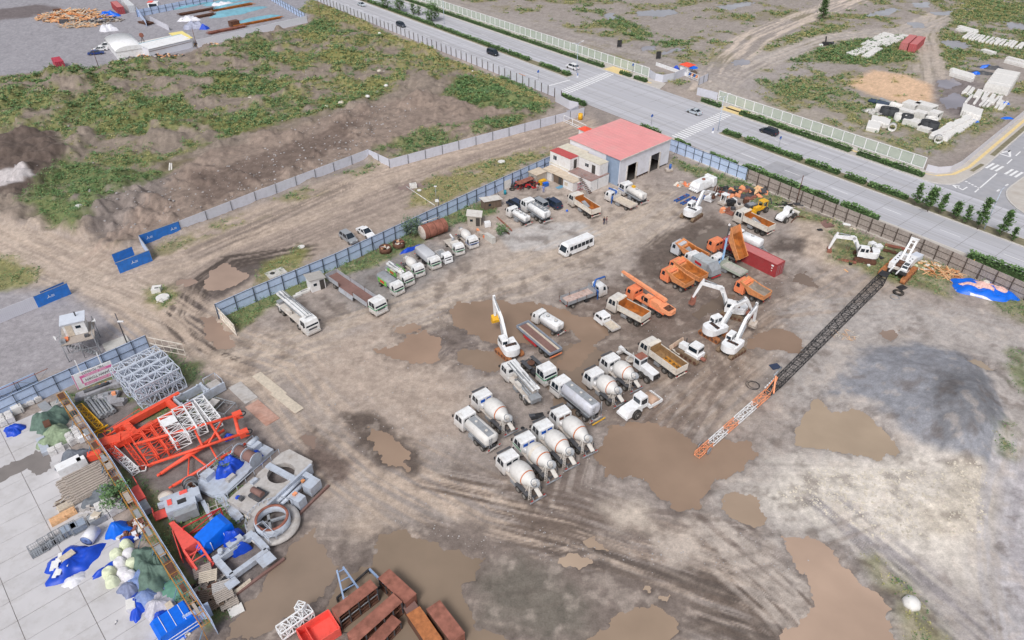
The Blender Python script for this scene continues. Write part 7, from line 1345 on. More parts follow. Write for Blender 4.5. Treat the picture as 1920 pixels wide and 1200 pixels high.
def truss(c,z,lb,cm=TRUSS,n_=5,s=1.75):
 o=thing('mast_section',lb,'mast section',(c.x,c.y,z),math.atan2(d.y,d.x),'pale truss mast sections');mb=lattice(MB(),(-LT/2,0,s/2),(LT/2,0,s/2),s,s,n_,cm,.13,.075);mb.build('lattice_frame',o);mb=MB()
 for i in range(n_):mb.box((-LT/2+(i+.5)*LT/n_,-s/2,s/2),(.1,.14,s),cm)
 for i in range(18):mb.box((-LT/2+.4+i*LT/19,s*.3,.5),(.05,.5,.05),cm)
 mb.build('ladder',o);return o
m0=(a+b_)/2
for i in range(5):
 for k in range(2 if i<4 else 1):truss(m0+pn*(1.0+1.95*i)+d*random.uniform(-.2,.2),.15+1.85*k,'%s truss section of the pale stack, counting from the orange frame, %s'%(ordinal(i),('lower layer' if k==0 else 'upper layer')))
sb0,sb1=G(146,731,.1),G(218,702,.1);L=(sb1-sb0).length;o=thing('sign_board','white and pink sign board hung upside down on two posts before the blue fence','sign',(sb0+sb1)/2,yaw(sb0,sb1));HB=2.7;PINK=mat('sign_pink',(222,120,172),.5,var=.04);MB().box((0,0,HB/2),(L,.12,HB),CLEANW).build('board',o)
for x in(-L*.27,L*.27):MB().box((x,.16,2.4),(.14,.14,4.8),CLEANW).build('post',o)
mb=MB();mb.box((L*.07,-.065,HB*.70),(L*.82,.012,HB*.16),PINK).box((L*.1,-.065,HB*.17),(L*.8,.012,HB*.17),PINK).box((-L*.48,-.065,HB*.5),(L*.022,.012,HB*.98),PINK).box((-L*.32,-.065,HB*.44),(L*.035,.012,HB*.36),PINK);mb.build('pink_stripe',o)
def lettering(parent,s,size,x,z,m,w_=None):
 c=bpy.data.curves.new('lettering','FONT');c.body=s;c.size=size;c.align_x='CENTER';c.align_y='CENTER';c.extrude=.006;q=bpy.data.objects.new('lettering',c);COL.objects.link(q);bpy.context.view_layer.update();me=bpy.data.meshes.new_from_object(q.evaluated_get(bpy.context.evaluated_depsgraph_get()));bpy.data.objects.remove(q)
 me.materials.clear();me.materials.append(m);r=bpy.data.objects.new('lettering',me);COL.objects.link(r);r.parent=parent;r.location=(x,-.075,z);r.rotation_euler=(R(90),R(180),0)
 if w_:
  xs=[v_.co.x for v_ in me.vertices];k=w_/(max(xs)-min(xs));
  for v_ in me.vertices:v_.co.x*=k
INK=mat('sign_ink',(60,52,70),.6,var=.05)
lettering(o,'TEL: 70105252',.5,L*.02,HB*.89,INK,L*.56);lettering(o,'MODEL ROOM OPEN',.32,L*.06,HB*.70,CLEANW,L*.55);lettering(o,'JAPAN TOWN',.62,L*.07,HB*.43,INK,L*.62);lettering(o,'FOUR SEASONS GARDEN',.36,L*.1,HB*.17,CLEANW,L*.74)
def chunk(name,label,cat,px,rz,parts,group='grey crane machinery'):
 """a machine part made of named plates: (part, [boxes])"""
 o=thing(name,label,cat,G(*px),rz,group)
 for nm,bx in parts:
  mb=MB()
  for q in bx:
   if q[0]=='b':mb.box(q[1],q[2],q[3],*(q[4:]))
   elif q[0]=='c':mb.cyl(q[1],q[2],q[3],q[4],n=14)
   elif q[0]=='s':mb.slab(q[1],q[2],q[3],q[4])
  mb.build(nm,o)
 return o
GD=mat('grimy_grey_steel',(164,164,170),.6,var=.15,dirt=(96,84,80),dirt_amt=.7,dirt_scale=.9)
chunk('climbing_unit','grimy grey climbing frame just below the sign board','crane part',(187,735),R(35),(('beam',[('s',[(-3.2,-.6),(-1.5,-.8),(1.4,-.5),(3.0,-.9),(3.2,.5),(1.5,.9),(-2.8,.6)],.1,.8,GD)]),('ram',[('c',(-1.8,0,1.0),(1.6,0,1.0),.25,DKGREY)]),('lug',[('b',(x,.3,.95),(.3,.3,.3),ORANGE2 if x>0 else RUST)for x in(-1,.4,1.2)])))
chunk('climbing_unit','grimy grey H-shaped frame beside the grey tube pile','crane part',(208,752),R(20),(('beam',[('s',[(-2.0,.4),(-.4,.2),(0,-1.4),(1.8,-1.8),(2.4,-.9),(.9,-.3),(1.2,1.3),(-.2,1.6),(-1.6,1.3)],.1,.7,GD)]),('block',[('b',(.6,.5,.9),(.5,.5,.4),PALEOR),('b',(-.4,.7,.9),(.6,.4,.4),GREYST)]),('plate',[('b',(1.4,-1.3,.8),(1.4,.8,.1),GD)])))
for i in range(6):
 A,B=G(162+i*6.5,752-i*1.2),G(189+i*5.5,789-i*2.6);dd=(B-A);o=thing('steel_tube','%s grey flanged tube of the pile, counting from the yellow lattice'%ordinal(i),'tube',(A+B)/2+Vector((0,0,.25+.28*(i%2))),yaw(A,B),'grey flanged tubes');h2=dd.length/2;MB().cyl((-h2,0,0),(h2,0,0),.2,GREYST,n=10).build('tube',o)
 for s in(-1,1):MB().cyl((s*h2,0,0),(s*(h2-.5),0,0),.29,GREYST,n=10).build('flange',o)
A,B=G(150,764,.4),G(190,805,.4);c=(A+B)/2;o=thing('lattice_section','bright yellow lattice section lying beside the scaffold fence','lattice',(c.x,c.y,0),yaw(A,B));h2=(B-A).length/2;lattice(MB(),(-h2,0,.5),(h2,0,.5),.8,.8,8,YELLOW,.08,.04).build('lattice_frame',o);MB().box((h2,0,.5),(.2,1.9,.2),YELLOW).build('end_bar',o)
o=thing('lattice_cage','small yellow open frame below the yellow lattice','frame',G(196,818),.4);mb=MB();mb.bar((-.8,-.6,.3),(.8,-.6,.3),.1,YELLOW).bar((-.8,.6,.3),(.8,.6,.3),.1,YELLOW).bar((-.8,-.6,.3),(-.8,.6,.3),.1,YELLOW).bar((.8,-.6,.3),(.8,.6,.3),.1,YELLOW).bar((-.8,-.6,.3),(-.8,-.6,1.3),.1,YELLOW);mb.build('tubes',o)
PB=PALEGREY
chunk('steel_trough','pale grey open trough frame right of the truss stack','crane part',(378,746),yaw(G(345,765),G(412,728)),(('side_plate',[('b',(0,-1.1,.8),(6.6,.25,1.4),PB),('b',(-1.2,1.1,.8),(4.2,.25,1.4),PB)]),('end_plate',[('b',(-3.2,0,.8),(.3,2.3,1.4),PB),('b',(.8,0,.9),(.3,2.3,1.5),PB)]),('bolt_head',[('c',(x,y,1.5),(x,y,1.75),.14,PB)for x in(-3.1,-2.2,.3,.9)for y in(-1,1)]),('platform',[('b',(2.2,.2,.9),(1.9,1.7,.15),BEIGEST)]),('hand_rail',[('c',(1.4,1.2,.9),(1.4,1.2,2.0),.05,PB),('c',(3.2,1.2,.9),(3.2,1.2,2.0),.05,PB),('c',(1.4,1.2,2.0),(3.2,1.2,2.0),.05,PB),('c',(3.2,1.2,2.0),(3.2,-.9,2.0),.05,PB),('c',(3.2,-.9,.9),(3.2,-.9,2.0),.05,PB)])))
o=thing('pipe_platform','grey pipe platform with a grey deck plate right of the white lattices','crane part',G(416,772),yaw(G(395,765),G(440,778)),'grey crane machinery');mb=MB()
for x in(-1.7,0,1.7):mb.bar((x,-1.2,.1),(x,-1.2,1.2),.1,GREYST).bar((x,1.2,.1),(x,1.2,1.2),.1,GREYST).bar((x,-1.2,1.2),(x,1.2,1.2),.1,GREYST)
for y in(-1.2,1.2):mb.bar((-1.7,y,1.2),(1.7,y,1.2),.1,GREYST).bar((-1.7,y,.3),(1.7,y,1.0),.08,GREYST)
mb.build('tubes',o);MB().box((-1.2,-.2,1.3),(1.3,2.0,.1),BEIGEST).build('deck_plate',o)
fo=(G(252,808)+G(340,762))/2;o=thing('crane_chassis','big red-orange rectangular crane frame with an open middle','crane part',fo+Vector((.0,-.5,0)),yaw(G(262,820),G(350,770)),'red-orange crane parts');OR=REDOR
MB().box((-.2,1.5,.9),(9.4,.6,1.0),OR).build('long_beam',o);MB().box((-.2,-1.5,.9),(9.4,.6,1.0),OR).build('long_beam',o);MB().box((2.6,0,.9),(.7,2.4,.9),OR).build('cross_beam',o);MB().box((-3.4,0,.9),(.9,2.4,.9),OR).build('cross_beam',o);MB().slab([(-3.2,-1.8),(-6.6,-1.5),(-6.9,-.4),(-6.2,.2),(-4.6,.3),(-3.2,-.9)],.4,1.3,OR).build('end_plate',o);mb=MB()
for y in(-1.7,1.75):mb.bar((-6,y,1.4),(-1,y,2.0),.05,OR).bar((-6,y,.5),(-6,y,1.6),.05,OR).bar((-1,y,1.4),(-1,y,2.0),.05,OR)
mb.bar((-6.3,-1.5,1.4),(-6.3,1.6,1.4),.06,OR);mb.build('hand_rail',o);MB().bar((-3.6,1.5,.9),(-6.4,1.3,.9),.22,OR).build('side_arm',o)
def lat(name,label,a,b_,w_,h,n_,m,z=.3,rc=.09,rb=.05,group='red-orange crane parts',plate=None,lad=None,cat='lattice'):
 A,B=G(*a),G(*b_);o=thing(name,label,cat,(A+B)/2+Vector((0,0,z)),yaw(A,B),group);h2=(B-A).length/2;lattice(MB(),(-h2,0,h/2),(h2,0,h/2),w_,h,n_,m,rc,rb).build('lattice_frame',o)
 if plate:MB().box((-h2*.45,0,h+.05),(1.6,w_*.9,.08),m).build('deck_plate',o)
 if lad:
  mb=MB()
  for s in(-.2,.2):mb.bar((-h2,w_/2+.3+s,h*.6),(h2,w_/2+.3+s,h*.6),.05,m)
  for i in range(int(h2*5)):mb.bar((-h2+.2+i*.4,w_/2+.1,h*.6),(-h2+.2+i*.4,w_/2+.5,h*.6),.045,m)
  mb.build('ladder',o)
 return o
WG='white lattice sections'
lat('lattice_section','white lattice section with a white deck plate, leftmost of the white ones',(318,800),(350,846),1.9,1.4,6,CLEANW,.9,.11,.055,WG,True,True);lat('lattice_section','white lattice section just right of the one with the deck plate',(341,786),(368,830),1.5,1.4,6,CLEANW,.9,.11,.05,WG,None,True);lat('lattice_section','white lattice section in the middle of the ladder rows',(360,780),(386,822),1.2,1.3,6,CLEANW,.9,.09,.05,WG,None,True);lat('lattice_section','white lattice section at the right end of the white row',(379,766),(412,808),1.3,1.5,7,CLEANW,.7,.1,.05,WG)
for i,(a,b_)in enumerate((((258,822),(292,872)),((278,815),(310,862)),((298,810),(330,852)))):lat('lattice_section','%s red-orange lattice section under the long orange legs, from the left'%ordinal(i),a,b_,1.5,1.2,5,REDOR,.2,.08,.045,'red-orange crane parts',None,i==1)
lat('lattice_ladder','narrow red-orange ladder lattice at the lower left of the orange parts',(238,836),(272,880),.6,.4,9,REDOR,.2,.05,.03)
def aframe(label,legs,ties,wheels_=True):
 A0,B0=G(*legs[0][0]),G(*legs[0][1]);o=thing('jib_strut_pair',label,'crane part',A0,0,'red-orange crane parts')
 for a,b_,z0,z1,r in legs:A,B=G(*a),G(*b_);A.z,B.z=z0,z1;MB().cyl(A-A0,B-A0,r,REDOR,n=10).build('leg',o);MB().cyl(A-A0+Vector((0,0,0)),A-A0+(A-B).normalized()*.5,r*.7,REDOR,n=8).build('pin_end',o)
 for(i,f),(j,g_),r in ties:
  P=[G(*legs[k][0]).lerp(G(*legs[k][1]),q)+Vector((0,0,legs[k][2]+(legs[k][3]-legs[k][2])*q))for k,q in((i,f),(j,g_))];MB().cyl(P[0]-A0,P[1]-A0,r,REDOR,n=8).build('tie_bar',o)
 if wheels_:
  for a,b_,z0,z1,r in legs[:2]:
   B=G(*b_);B.z=z1;q=MB().box(B-A0,(1.2,.9,.8),REDOR,.6).build('sheave_block',o);MB().torus(B-A0+Vector((.6,.2,.1)),.45,.09,BLACK,18,6).build('sheave',o)
 return o
aframe('upper red-orange A-frame with sheaves at its right end',(((266,848),(452,800),1.7,2.2,.2),((288,880),(462,828),1.0,1.6,.2),((304,894),(424,818),.6,1.2,.22)),(((0,.55),(1,.55),.15),((0,.72),(1,.75),.18),((0,.85),(1,.6),.12),((1,.5),(2,.6),.14),((1,.95),(0,.97),.25)));aframe('lower red-orange A-frame beside the grey winch platform',(((327,918),(466,846),.7,1.5,.2),((304,892),(400,840),.5,1.0,.2)),(((0,.45),(1,.6),.14),((0,.2),(1,.55),.1),((0,.6),(1,.95),.12)),False)
heap('tarpaulin_bundle','small blue bundle on the red-orange A-frame','tarpaulin',(430,822),.7,.5,.8,TARP,.3,8)
chunk('crane_slew_unit','red-orange crane head with small platforms by the scaffold fence','crane part',(215,838),R(25),(('head_block',[('b',(0,0,1.0),(2.2,1.6,.9),OR),('b',(-2.2,-1.2,.6),(1.6,1.0,.9),OR)]),('platform',[('b',(1.9,.6,1.0),(1.5,1.4,.1),OR),('b',(-1.6,.6,1.0),(1.2,1.2,.1),OR)]),('hand_rail',[('c',(x,y,1.0),(x,y,2.0),.04,OR)for x in(1.2,2.6)for y in(0,1.3)]+[('c',(1.2,0,2.0),(2.6,0,2.0),.04,OR),('c',(1.2,1.3,2),(2.6,1.3,2),.04,OR),('c',(2.6,0,2),(2.6,1.3,2),.04,OR)])),'red-orange crane parts')
lat('lattice_section','narrow lattice jib, red-orange above and white below, by the scaffold fence',(213,850),(258,892),.9,.7,10,CLEANW,.4,.07,.045,'red-orange crane parts');lat('lattice_section','short red-orange lattice strip left of the narrow white jib',(208,850),(232,870),.7,.5,5,REDOR,.9,.06,.04)
one(MB().bar((-.7,-.5,.3),(.7,-.5,.3),.12,CLEANW).bar((-.7,.5,.3),(.7,.5,.3),.12,CLEANW).bar((.7,-.5,.3),(.7,.5,.3),.12,CLEANW),'end_bracket','white U-shaped frame at the tip of the narrow white jib','frame',G(264,882),.3)
chunk('ballast_cart','red-orange cart frame with a grey cage behind the scaffold fence','crane part',(262,938),R(-48),(('body',[('b',(0,0,.9),(2.6,1.3,.8),CORAL)]),('cage',[('b',(2.3,0,.7),(1.8,1.1,.9),GREYST)]),('rail',[('c',(-1.6,y,.4),(-1.6,y,1.8),.05,CORAL)for y in(-.6,.6)]+[('c',(-2.6,y,1.7),(-1.2,y,1.7),.05,CORAL)for y in(-.6,.6)])),'red-orange crane parts')
pw=yaw(G(385,885),G(440,840))
chunk('winch_platform','pale grey winch platform under a crumpled blue tarpaulin','winch',(424,893),pw,(('deck',[('s',[(-3.4,-1.6),(-2.2,-2.8),(1.4,-2.6),(3.6,-1.8),(3.6,1.9),(-2.6,1.9),(-3.6,.6)],.3,.8,PB)]),('box',[('b',(-1.6,1.0,1.2),(1.4,1.1,.9),PB),('b',(-.4,-1.6,1.0),(1.2,.6,.5),BEIGEST)]),('hand_rail',[('c',(x,1.85,.8),(x,1.85,1.9),.04,PB)for x in(-2.4,-1,.4,1.8,3.2)]+[('c',(-2.4,1.85,1.9),(3.2,1.85,1.9),.04,PB),('c',(-2.4,1.85,1.35),(3.2,1.85,1.35),.04,PB)])))
heap('tarpaulin','crumpled blue tarpaulin lying over the pale winch platform','tarpaulin',(432,886),2.0,1.7,2.0,TARP,pw,5,p=3)
chunk('winch','pale grey winch with a rusty rope drum and a blue covered motor','winch',(474,862),pw,(('deck',[('b',(0,0,.5),(4.6,3.2,.5),PB)]),('rope_drum',[('c',(-.6,-1.6,1.5),(-.6,1.6,1.5),.75,RUSTFLOOR)]),('flange',[('c',(-.6,y,1.5),(-.6,y+.12,1.5),1.0,PB)for y in(-1.7,0,1.6)]),('gearbox',[('b',(1.2,.6,1.1),(1.4,1.2,.9),PB),('c',(.6,1.0,1.6),(2.2,1.0,1.6),.35,PB)]),('hand_rail',[('c',(x,1.6,.7),(x,1.6,1.9),.04,PB)for x in(-2,-.7,.7,2)]+[('c',(-2,1.6,1.9),(2,1.6,1.9),.04,PB)])))
heap('tarpaulin_bundle','blue cover over the winch motor','tarpaulin',(482,865),1.2,.9,1.7,TARP,pw,6,p=3)
o=thing('machinery_deck','large pale grey machinery deck with a round opening','crane part',G(512,915),pw,'grey crane machinery');mb=MB();k=24;outr=[(-4.9,-2.6),(4.9,-2.6),(5.2,-1),(5.2,2.4),(-4.9,2.4)];hole=[(1.6+1.7*math.cos(2*math.pi*i/k),-.1+1.7*math.sin(2*math.pi*i/k))for i in range(k)]
def proj(px_,py_):
 dx,dy=px_-1.6,py_+.1;t_=min(((5.1-1.6)/dx if dx>0 else(-.6-1.6)/dx if dx<0 else 9),((2.4+.1)/dy if dy>0 else(-2.6+.1)/dy if dy<0 else 9));return(1.6+dx*t_,-.1+dy*t_)
for i in range(k):
 p0,p1=hole[i],hole[(i+1)%k];q0,q1=proj(*p0),proj(*p1);mb.slab([p0,q0,q1,p1],.5,1.3,BEIGEST)
mb.slab([(-4.9,-2.6),(-.6,-2.6),(-.6,2.4),(-4.9,2.4)],.5,1.3,BEIGEST);mb.build('deck',o);mb=MB();mb.box((1.6,-.1,1.45),(.8,4.6,.3),PB).build('cross_beam',o);MB().box((-2.4,-.4,1.4),(1.6,1.8,.5),DKGREY).cyl((-2.4,-1.2,1.9),(-2.4,.5,1.9),.4,RUSTFLOOR,n=12).build('small_winch',o);MB().box((-3.9,.9,1.5),(.5,.5,.5),DKGREY).box((-1.2,1.6,1.5),(.9,.5,.5),PB).build('bracket',o);MB().box((.6,-2.75,1.1),(7.4,.3,1.6),PB).build('side_plate',o);mb=MB()
for i in range(7):mb.cyl((-4.6+i*1.4,2.35,1.3),(-4.6+i*1.4,2.35,2.3),.04,PB)
mb.cyl((-4.6,2.35,2.3),(3.8,2.35,2.3),.04,PB);mb.build('hand_rail',o)
chunk('hydraulic_unit','pale grey hydraulic ram unit right of the slewing ring','crane part',(563,932),pw,(('ram',[('c',(-2.6,.9,1.3),(1.8,.9,1.3),.24,PB),('c',(-2.6,.2,1.3),(1.8,.2,1.3),.24,PB)]),('bracket',[('b',(-1.0,-.9,.9),(1.2,1.5,1.5),PB),('b',(1.5,-.8,1.0),(1.8,1.4,1.4),PB),('b',(2.2,.6,1.2),(.7,1.3,.8),PB)]),('lug',[('b',(-.9,-.4,1.75),(.5,.4,.3),PALEOR),('b',(1.2,.3,1.6),(.4,.4,.3),ORANGE2)]),('skid',[('b',(0,-1.9,.2),(6.2,.25,.3),RUSTFLOOR)])))
o=thing('slewing_ring','large round pale grey slewing ring with a rusty inner rim standing in the water','slewing ring',G(515,988),0,'grey crane machinery');MB().lathe([(0,3.1),(.28,3.1),(.28,2.15),(0,2.15)],(0,0,.5),(0,0,1),BEIGEST,40,False,False).build('outer_ring',o);MB().lathe([(0,2.05),(1.0,2.05),(1.0,1.7),(0,1.7)],(0,0,.7),(0,0,1),PB,36,False,False).build('drum_ring',o);MB().lathe([(0,1.95),(.12,1.95),(.12,1.65),(0,1.65)],(0,0,1.72),(0,0,1),RUST,36,False,False).build('toothed_rim',o);mb=MB()
for i in range(8):a=i*.785;mb.box((2.1*math.cos(a),2.1*math.sin(a),.65),(.5,.12,.2),PB,a)
mb.build('spoke',o);MB().bar((-1.6,-.5,1.0),(1.5,.8,1.0),.3,GREYST).bar((-.8,.9,1.0),(.2,-1.5,1.0),.3,GREYST).build('inner_cross',o);mb=MB()
for i in range(14):a=1.0+i*.2;mb.cyl((3.0*math.cos(a),3.0*math.sin(a),.7),(3.0*math.cos(a),3.0*math.sin(a),1.8),.04,PB);mb.cyl((3.0*math.cos(a),3.0*math.sin(a),1.8),(3.0*math.cos(a+.2),3.0*math.sin(a+.2),1.8),.04,PB)
mb.build('hand_rail',o)
for(a,b_),lb in((((378,900),(449,982)),'left of two long pale grey beams lying side by side'),(((385,896),(455,976)),'right of two long pale grey beams lying side by side')):A,B=G(*a),G(*b_);o=one(MB().box((0,0,.35),((B-A).length,.32,.5),PALEGREY).box((0,0,.62),((B-A).length,.5,.05),PALEGREY).box((0,0,.1),((B-A).length,.5,.05),PALEGREY),'steel_girder',lb,'beam',(A+B)/2,yaw(A,B),'long grey beams')
chunk('motor_stand','small pale motor with a blue cover beside the long beams','crane part',(457,950),pw,(('frame',[('b',(0,0,.4),(1.6,1.2,.3),PB),('b',(.3,0,.8),(.8,.9,.6),PB)]),('foot',[('b',(x,y,.15),(.2,.2,.3),PB)for x in(-.6,.6)for y in(-.4,.4)])));heap('tarpaulin_bundle','blue cover over the small motor beside the beams','tarpaulin',(450,945),.7,.6,1.4,TARP,0,16,p=3)
one(MB().box((0,0,.2),(1.2,1.0,.3),CREAM),'foundation_block','cream block between the small motor and the slewing ring','block',G(470,966),pw);sticks('short_bars','red and brown short bars lying left of the small motor',(438,952),1.2,.8,26,1.1,.08,[RED,RUST,RUSTDK,CREAM],.2,pw,.2)
o=thing('pipe_rack','bare grey pipe rack beside the long beams','rack',G(412,962),.5,'grey crane machinery');mb=MB()
for x in(-.9,0,.9):mb.bar((x,-.7,0),(x,-.7,1.6),.08,BEIGEST).bar((x,.7,0),(x,.7,1.6),.08,BEIGEST).bar((x,-.7,1.6),(x,.7,1.6),.08,BEIGEST)
mb.bar((-.9,-.7,1.6),(.9,-.7,1.6),.08,BEIGEST).bar((-.9,.7,.8),(.9,.7,.8),.08,BEIGEST);mb.build('tubes',o)
A,B=G(382,945),G(398,976);one(MB().box((0,0,.4),((B-A).length,.5,.5),PALEGREY).cyl(((B-A).length/2,0,.5),((B-A).length/2+.5,0,.5),.3,PALEGREY),'steel_girder','short pale grey beam with a round end below the pipe rack','beam',(A+B)/2,yaw(A,B),'long grey beams')
chunk('gear_unit','grey gear unit with coral patches left of the pipe rack','crane part',(344,955),R(30),(('housing',[('b',(0,0,1.0),(3.4,2.6,1.5),PB),('b',(.3,-1.6,.9),(2.6,1.2,1.3),GREYST)]),('arm',[('b',(-1.8,.6,1.4),(1.2,.5,.6),PB),('b',(-.9,1.6,1.0),(2.4,.5,.7),PB),('b',(1.9,.4,1.2),(.9,1.4,1.2),PB)]),('coral_patch',[('b',(.6,1.0,1.8),(.9,.5,.14),CORAL),('b',(-1.1,.2,1.78),(.5,.9,.1),CORAL)]),('opening',[('b',(.2,-.3,1.77),(1.0,.7,.04),BLACK)])));chunk('ballast_step','coral step platform left of the grey gear unit','crane part',(308,968),R(30),(('deck',[('b',(0,0,.5),(1.9,1.4,.12),CORAL)]),('rail',[('c',(-.9,y,.5),(-.9,y,1.5),.05,CORAL)for y in(-.6,.6)]+[('c',(-.9,-.6,1.5),(-.9,.6,1.5),.05,CORAL)])),'red-orange crane parts')
for px,lb in(((360,916),'upper grey cable reel beside the long beams'),((366,928),'lower grey cable reel touching the gear unit')):
 o=thing('cable_reel',lb,'reel',G(*px),random.random()*3,'grey cable reels')
 for s in(-.35,.35):MB().lathe([(0,.9),(.08,.9),(.08,.45),(0,.45)],(s,0,.9),(1,0,0),GREYST,20,False,False).build('flange',o)
 MB().cyl((-.35,0,.9),(.4,0,.9),.5,RUSTDK,n=14).build('core',o)
one(MB().lathe([(0,.9),(.12,.9),(.2,.4),(.22,.02)],(0,0,.05),(0,0,1),CREAM,16),'dish','cream dish lying in the weeds above the gear unit','dish',G(311,931))
A,B=G(324,984,.6),G(385,1066,.6);c=(A+B)/2;o=thing('box_boom','coral red tapered box boom lying beside the blue covered machine','crane part',(c.x,c.y,0),yaw(B,A),'red-orange crane parts');h2=(B-A).length/2;MB().add([(h2,-.25,.5),(h2,.25,.5),(h2,.25,1.0),(h2,-.25,1.0),(-h2*.3,-.95,.3),(-h2*.3,.95,.3),(-h2*.3,.85,1.9),(-h2*.3,-.85,1.9)],[(0,1,2,3),(0,4,5,1),(1,5,6,2),(2,6,7,3),(3,7,4,0),(4,7,6,5)],CORAL).build('tapered_box',o);MB().cyl((h2,-.3,.75),(h2,.3,.75),.3,CORAL,n=14).build('pin_end',o);mb=MB()
for s in(-.9,.9):mb.bar((-h2*.3,s,.4),(-h2,s,.4),.22,CORAL).bar((-h2*.3,s*.9,1.8),(-h2,s*.9,1.2),.22,CORAL)
for x in(-h2*.5,-h2*.75):mb.bar((x,-.85,1.5),(x,.85,1.5),.12,CORAL)
mb.bar((-h2*.4,-.8,1.7),(-h2*.7,.8,1.45),.1,CORAL).bar((-h2,-.9,.4),(-h2,.9,.4),.16,CORAL);mb.build('open_frame',o);MB().box((.5,.95,1.0),(h2*1.1,.08,.9),CORAL,-.2).build('side_fin',o)
A,B=G(374,1032),G(428,992);o=thing('covered_machine','large machine wrapped in a smooth bright blue cover','covered machine',(A+B)/2+Vector((.2,-.3,0)),yaw(A,B));h2=(B-A).length/2+.2;MB().prism([(-h2,.3),(-h2,1.2),(-h2+.8,1.9),(h2-.6,2.5),(h2,2.2),(h2+.1,.3)],[1.2,1.2,1.0,1.0,1.15,1.25],TARPC).build('cover',o);mb=MB()
for x in(-h2*.4,h2*.4):mb.box((x,-1.15,1.0),(.06,.14,1.4),CLEANW)
mb.build('rope',o);heap('tarpaulin','dark blue tarpaulin bundle at the right end of the bright blue cover','tarpaulin',(441,1013),1.3,1.1,1.9,TARP,.4,26,p=3);heap('tarpaulin','dark blue tarpaulin over the left arm of the grey counter-jib platform','tarpaulin',(446,1032),1.5,.9,1.6,TARP,.5,27,p=3)
o=thing('steel_gate','thin red rectangular frame behind the bright blue cover','frame',G(386,990),yaw(G(366,996),G(408,974)));mb=MB();mb.bar((-2.2,0,.3),(2.2,0,.3),.12,RED).bar((-2.2,0,1.9),(2.2,0,1.9),.12,RED).bar((-2.2,0,.3),(-2.2,0,1.9),.12,RED).bar((2.2,0,.3),(2.2,0,1.9),.12,RED).bar((-2.2,0,.3),(2.2,0,1.9),.09,RED);mb.build('tubes',o)
o=thing('counter_jib_platform','pale grey counter-jib frame with side platforms beside the lower puddle','crane part',G(458,1052),yaw(G(430,1070),G(486,1030)),'grey crane machinery');MB().box((0,1.7,.9),(5.0,.8,.8),PB).build('beam',o);MB().box((0,-1.5,.9),(4.6,.6,.7),PB).build('beam',o);MB().box((-2.2,.1,.9),(.7,3.0,.7),PB).build('beam',o);MB().box((2.3,.1,.9),(.7,3.0,.7),PB).build('beam',o);MB().box((1.5,-2.6,1.2),(1.7,1.5,.12),PB).build('platform',o);MB().box((-2.6,-2.3,1.0),(1.3,1.1,.12),PB).build('platform',o);mb=MB()
for x in(3.0,3.9):
 for y in(-.9,.4,1.7):mb.cyl((x,y,.9),(x,y,2.0),.05,PB)
 mb.cyl((x,-.9,2.0),(x,1.7,2.0),.05,PB);mb.cyl((x,-.9,1.4),(x,1.7,1.4),.05,PB)
for y in(-.9,.4,1.7):mb.cyl((3,y,2),(3.9,y,2),.05,PB)
mb.build('railed_step',o);MB().box((.3,1.8,1.5),(1.8,.8,.6),PB).cyl((-1.5,1.8,1.3),(-1.5,1.8,1.9),.3,PB).build('motor_mount',o);MB().box((0,-3.2,.15),(6.4,.3,.28),RUSTFLOOR).build('skid',o)
A,B=G(437,1117),G(470,1091);one(MB().box((0,0,.2),((B-A).length,.45,.25),WOODP).box((.2,.03,.36),((B-A).length*.9,.3,.08),WOODP),'timber_baulk','single pale timber beam beside the pallets','timber',(A+B)/2,yaw(A,B))
def pallet(px,rz,lb,z=0.1,m=WOODG,sx=1.9,sy=1.5,tilt=0.0):
 o=thing('pallet',lb,'pallet',G(*px)+Vector((0,0,z)),rz,'old wooden pallets');mb=MB()
 for i in range(6):mb.box((0,-sy/2+(i+.5)*sy/6,.3),(sx,sy/8,.06),m)
 mb.build('deck_boards',o);mb=MB()
 for x in(-sx*.42,0,sx*.42):mb.box((x,0,.15),(.14,sy,.22),m)
 mb.build('bearers',o);return o
for px,rz,lb,z,m in(((383,1078),.5,'grey board pallet under the open end of the coral boom',.5,WOODG),((394,1090),.3,'tan pallet right of the coral boom end',.7,WOODP),((377,1112),.8,'brown pallet beside the tyre',.1,WOODG),((392,1122),.2,'dark pallet in the middle of the wood scrap',.3,SHEDD),((402,1138),.7,'old crate pallet near the end of the scaffold fence',.3,SHEDD),((423,1124),.6,'slatted pallet stack beside the timber beam',.6,WOODG),((430,1132),.6,'lower slatted pallet below the stack',.1,WOODG),((418,1108),.4,'small grey slatted pallet upright behind the stack',.5,BEIGEST)):pallet(px,rz,lb,z,m)
one(MB().box((0,0,.1),(1.5,1.2,.1),CONCW),'panel_board','white board lying beside the slatted pallets','board',G(443,1145),.6);sticks('wood_scrap','brown wood and metal scrap heaped below the coral boom',(402,1108),2.6,1.9,60,1.1,.25,[WOODG,SHEDD,RUSTDK,BLACK,RUST,BEIGEST],.7,.6,.9);one(MB().torus((0,0,.2),.42,.17,TYRE,16,6,.8),'tyre','black tyre lying among the brown wood scrap','tyre',G(370,1104));one(MB().cyl((0,0,0),(0,0,.5),.45,BLACK,n=16).torus((0,0,.5),.45,.05,BLACK,16,5),'bucket','black round tub among the wood scrap','tub',G(425,1092))
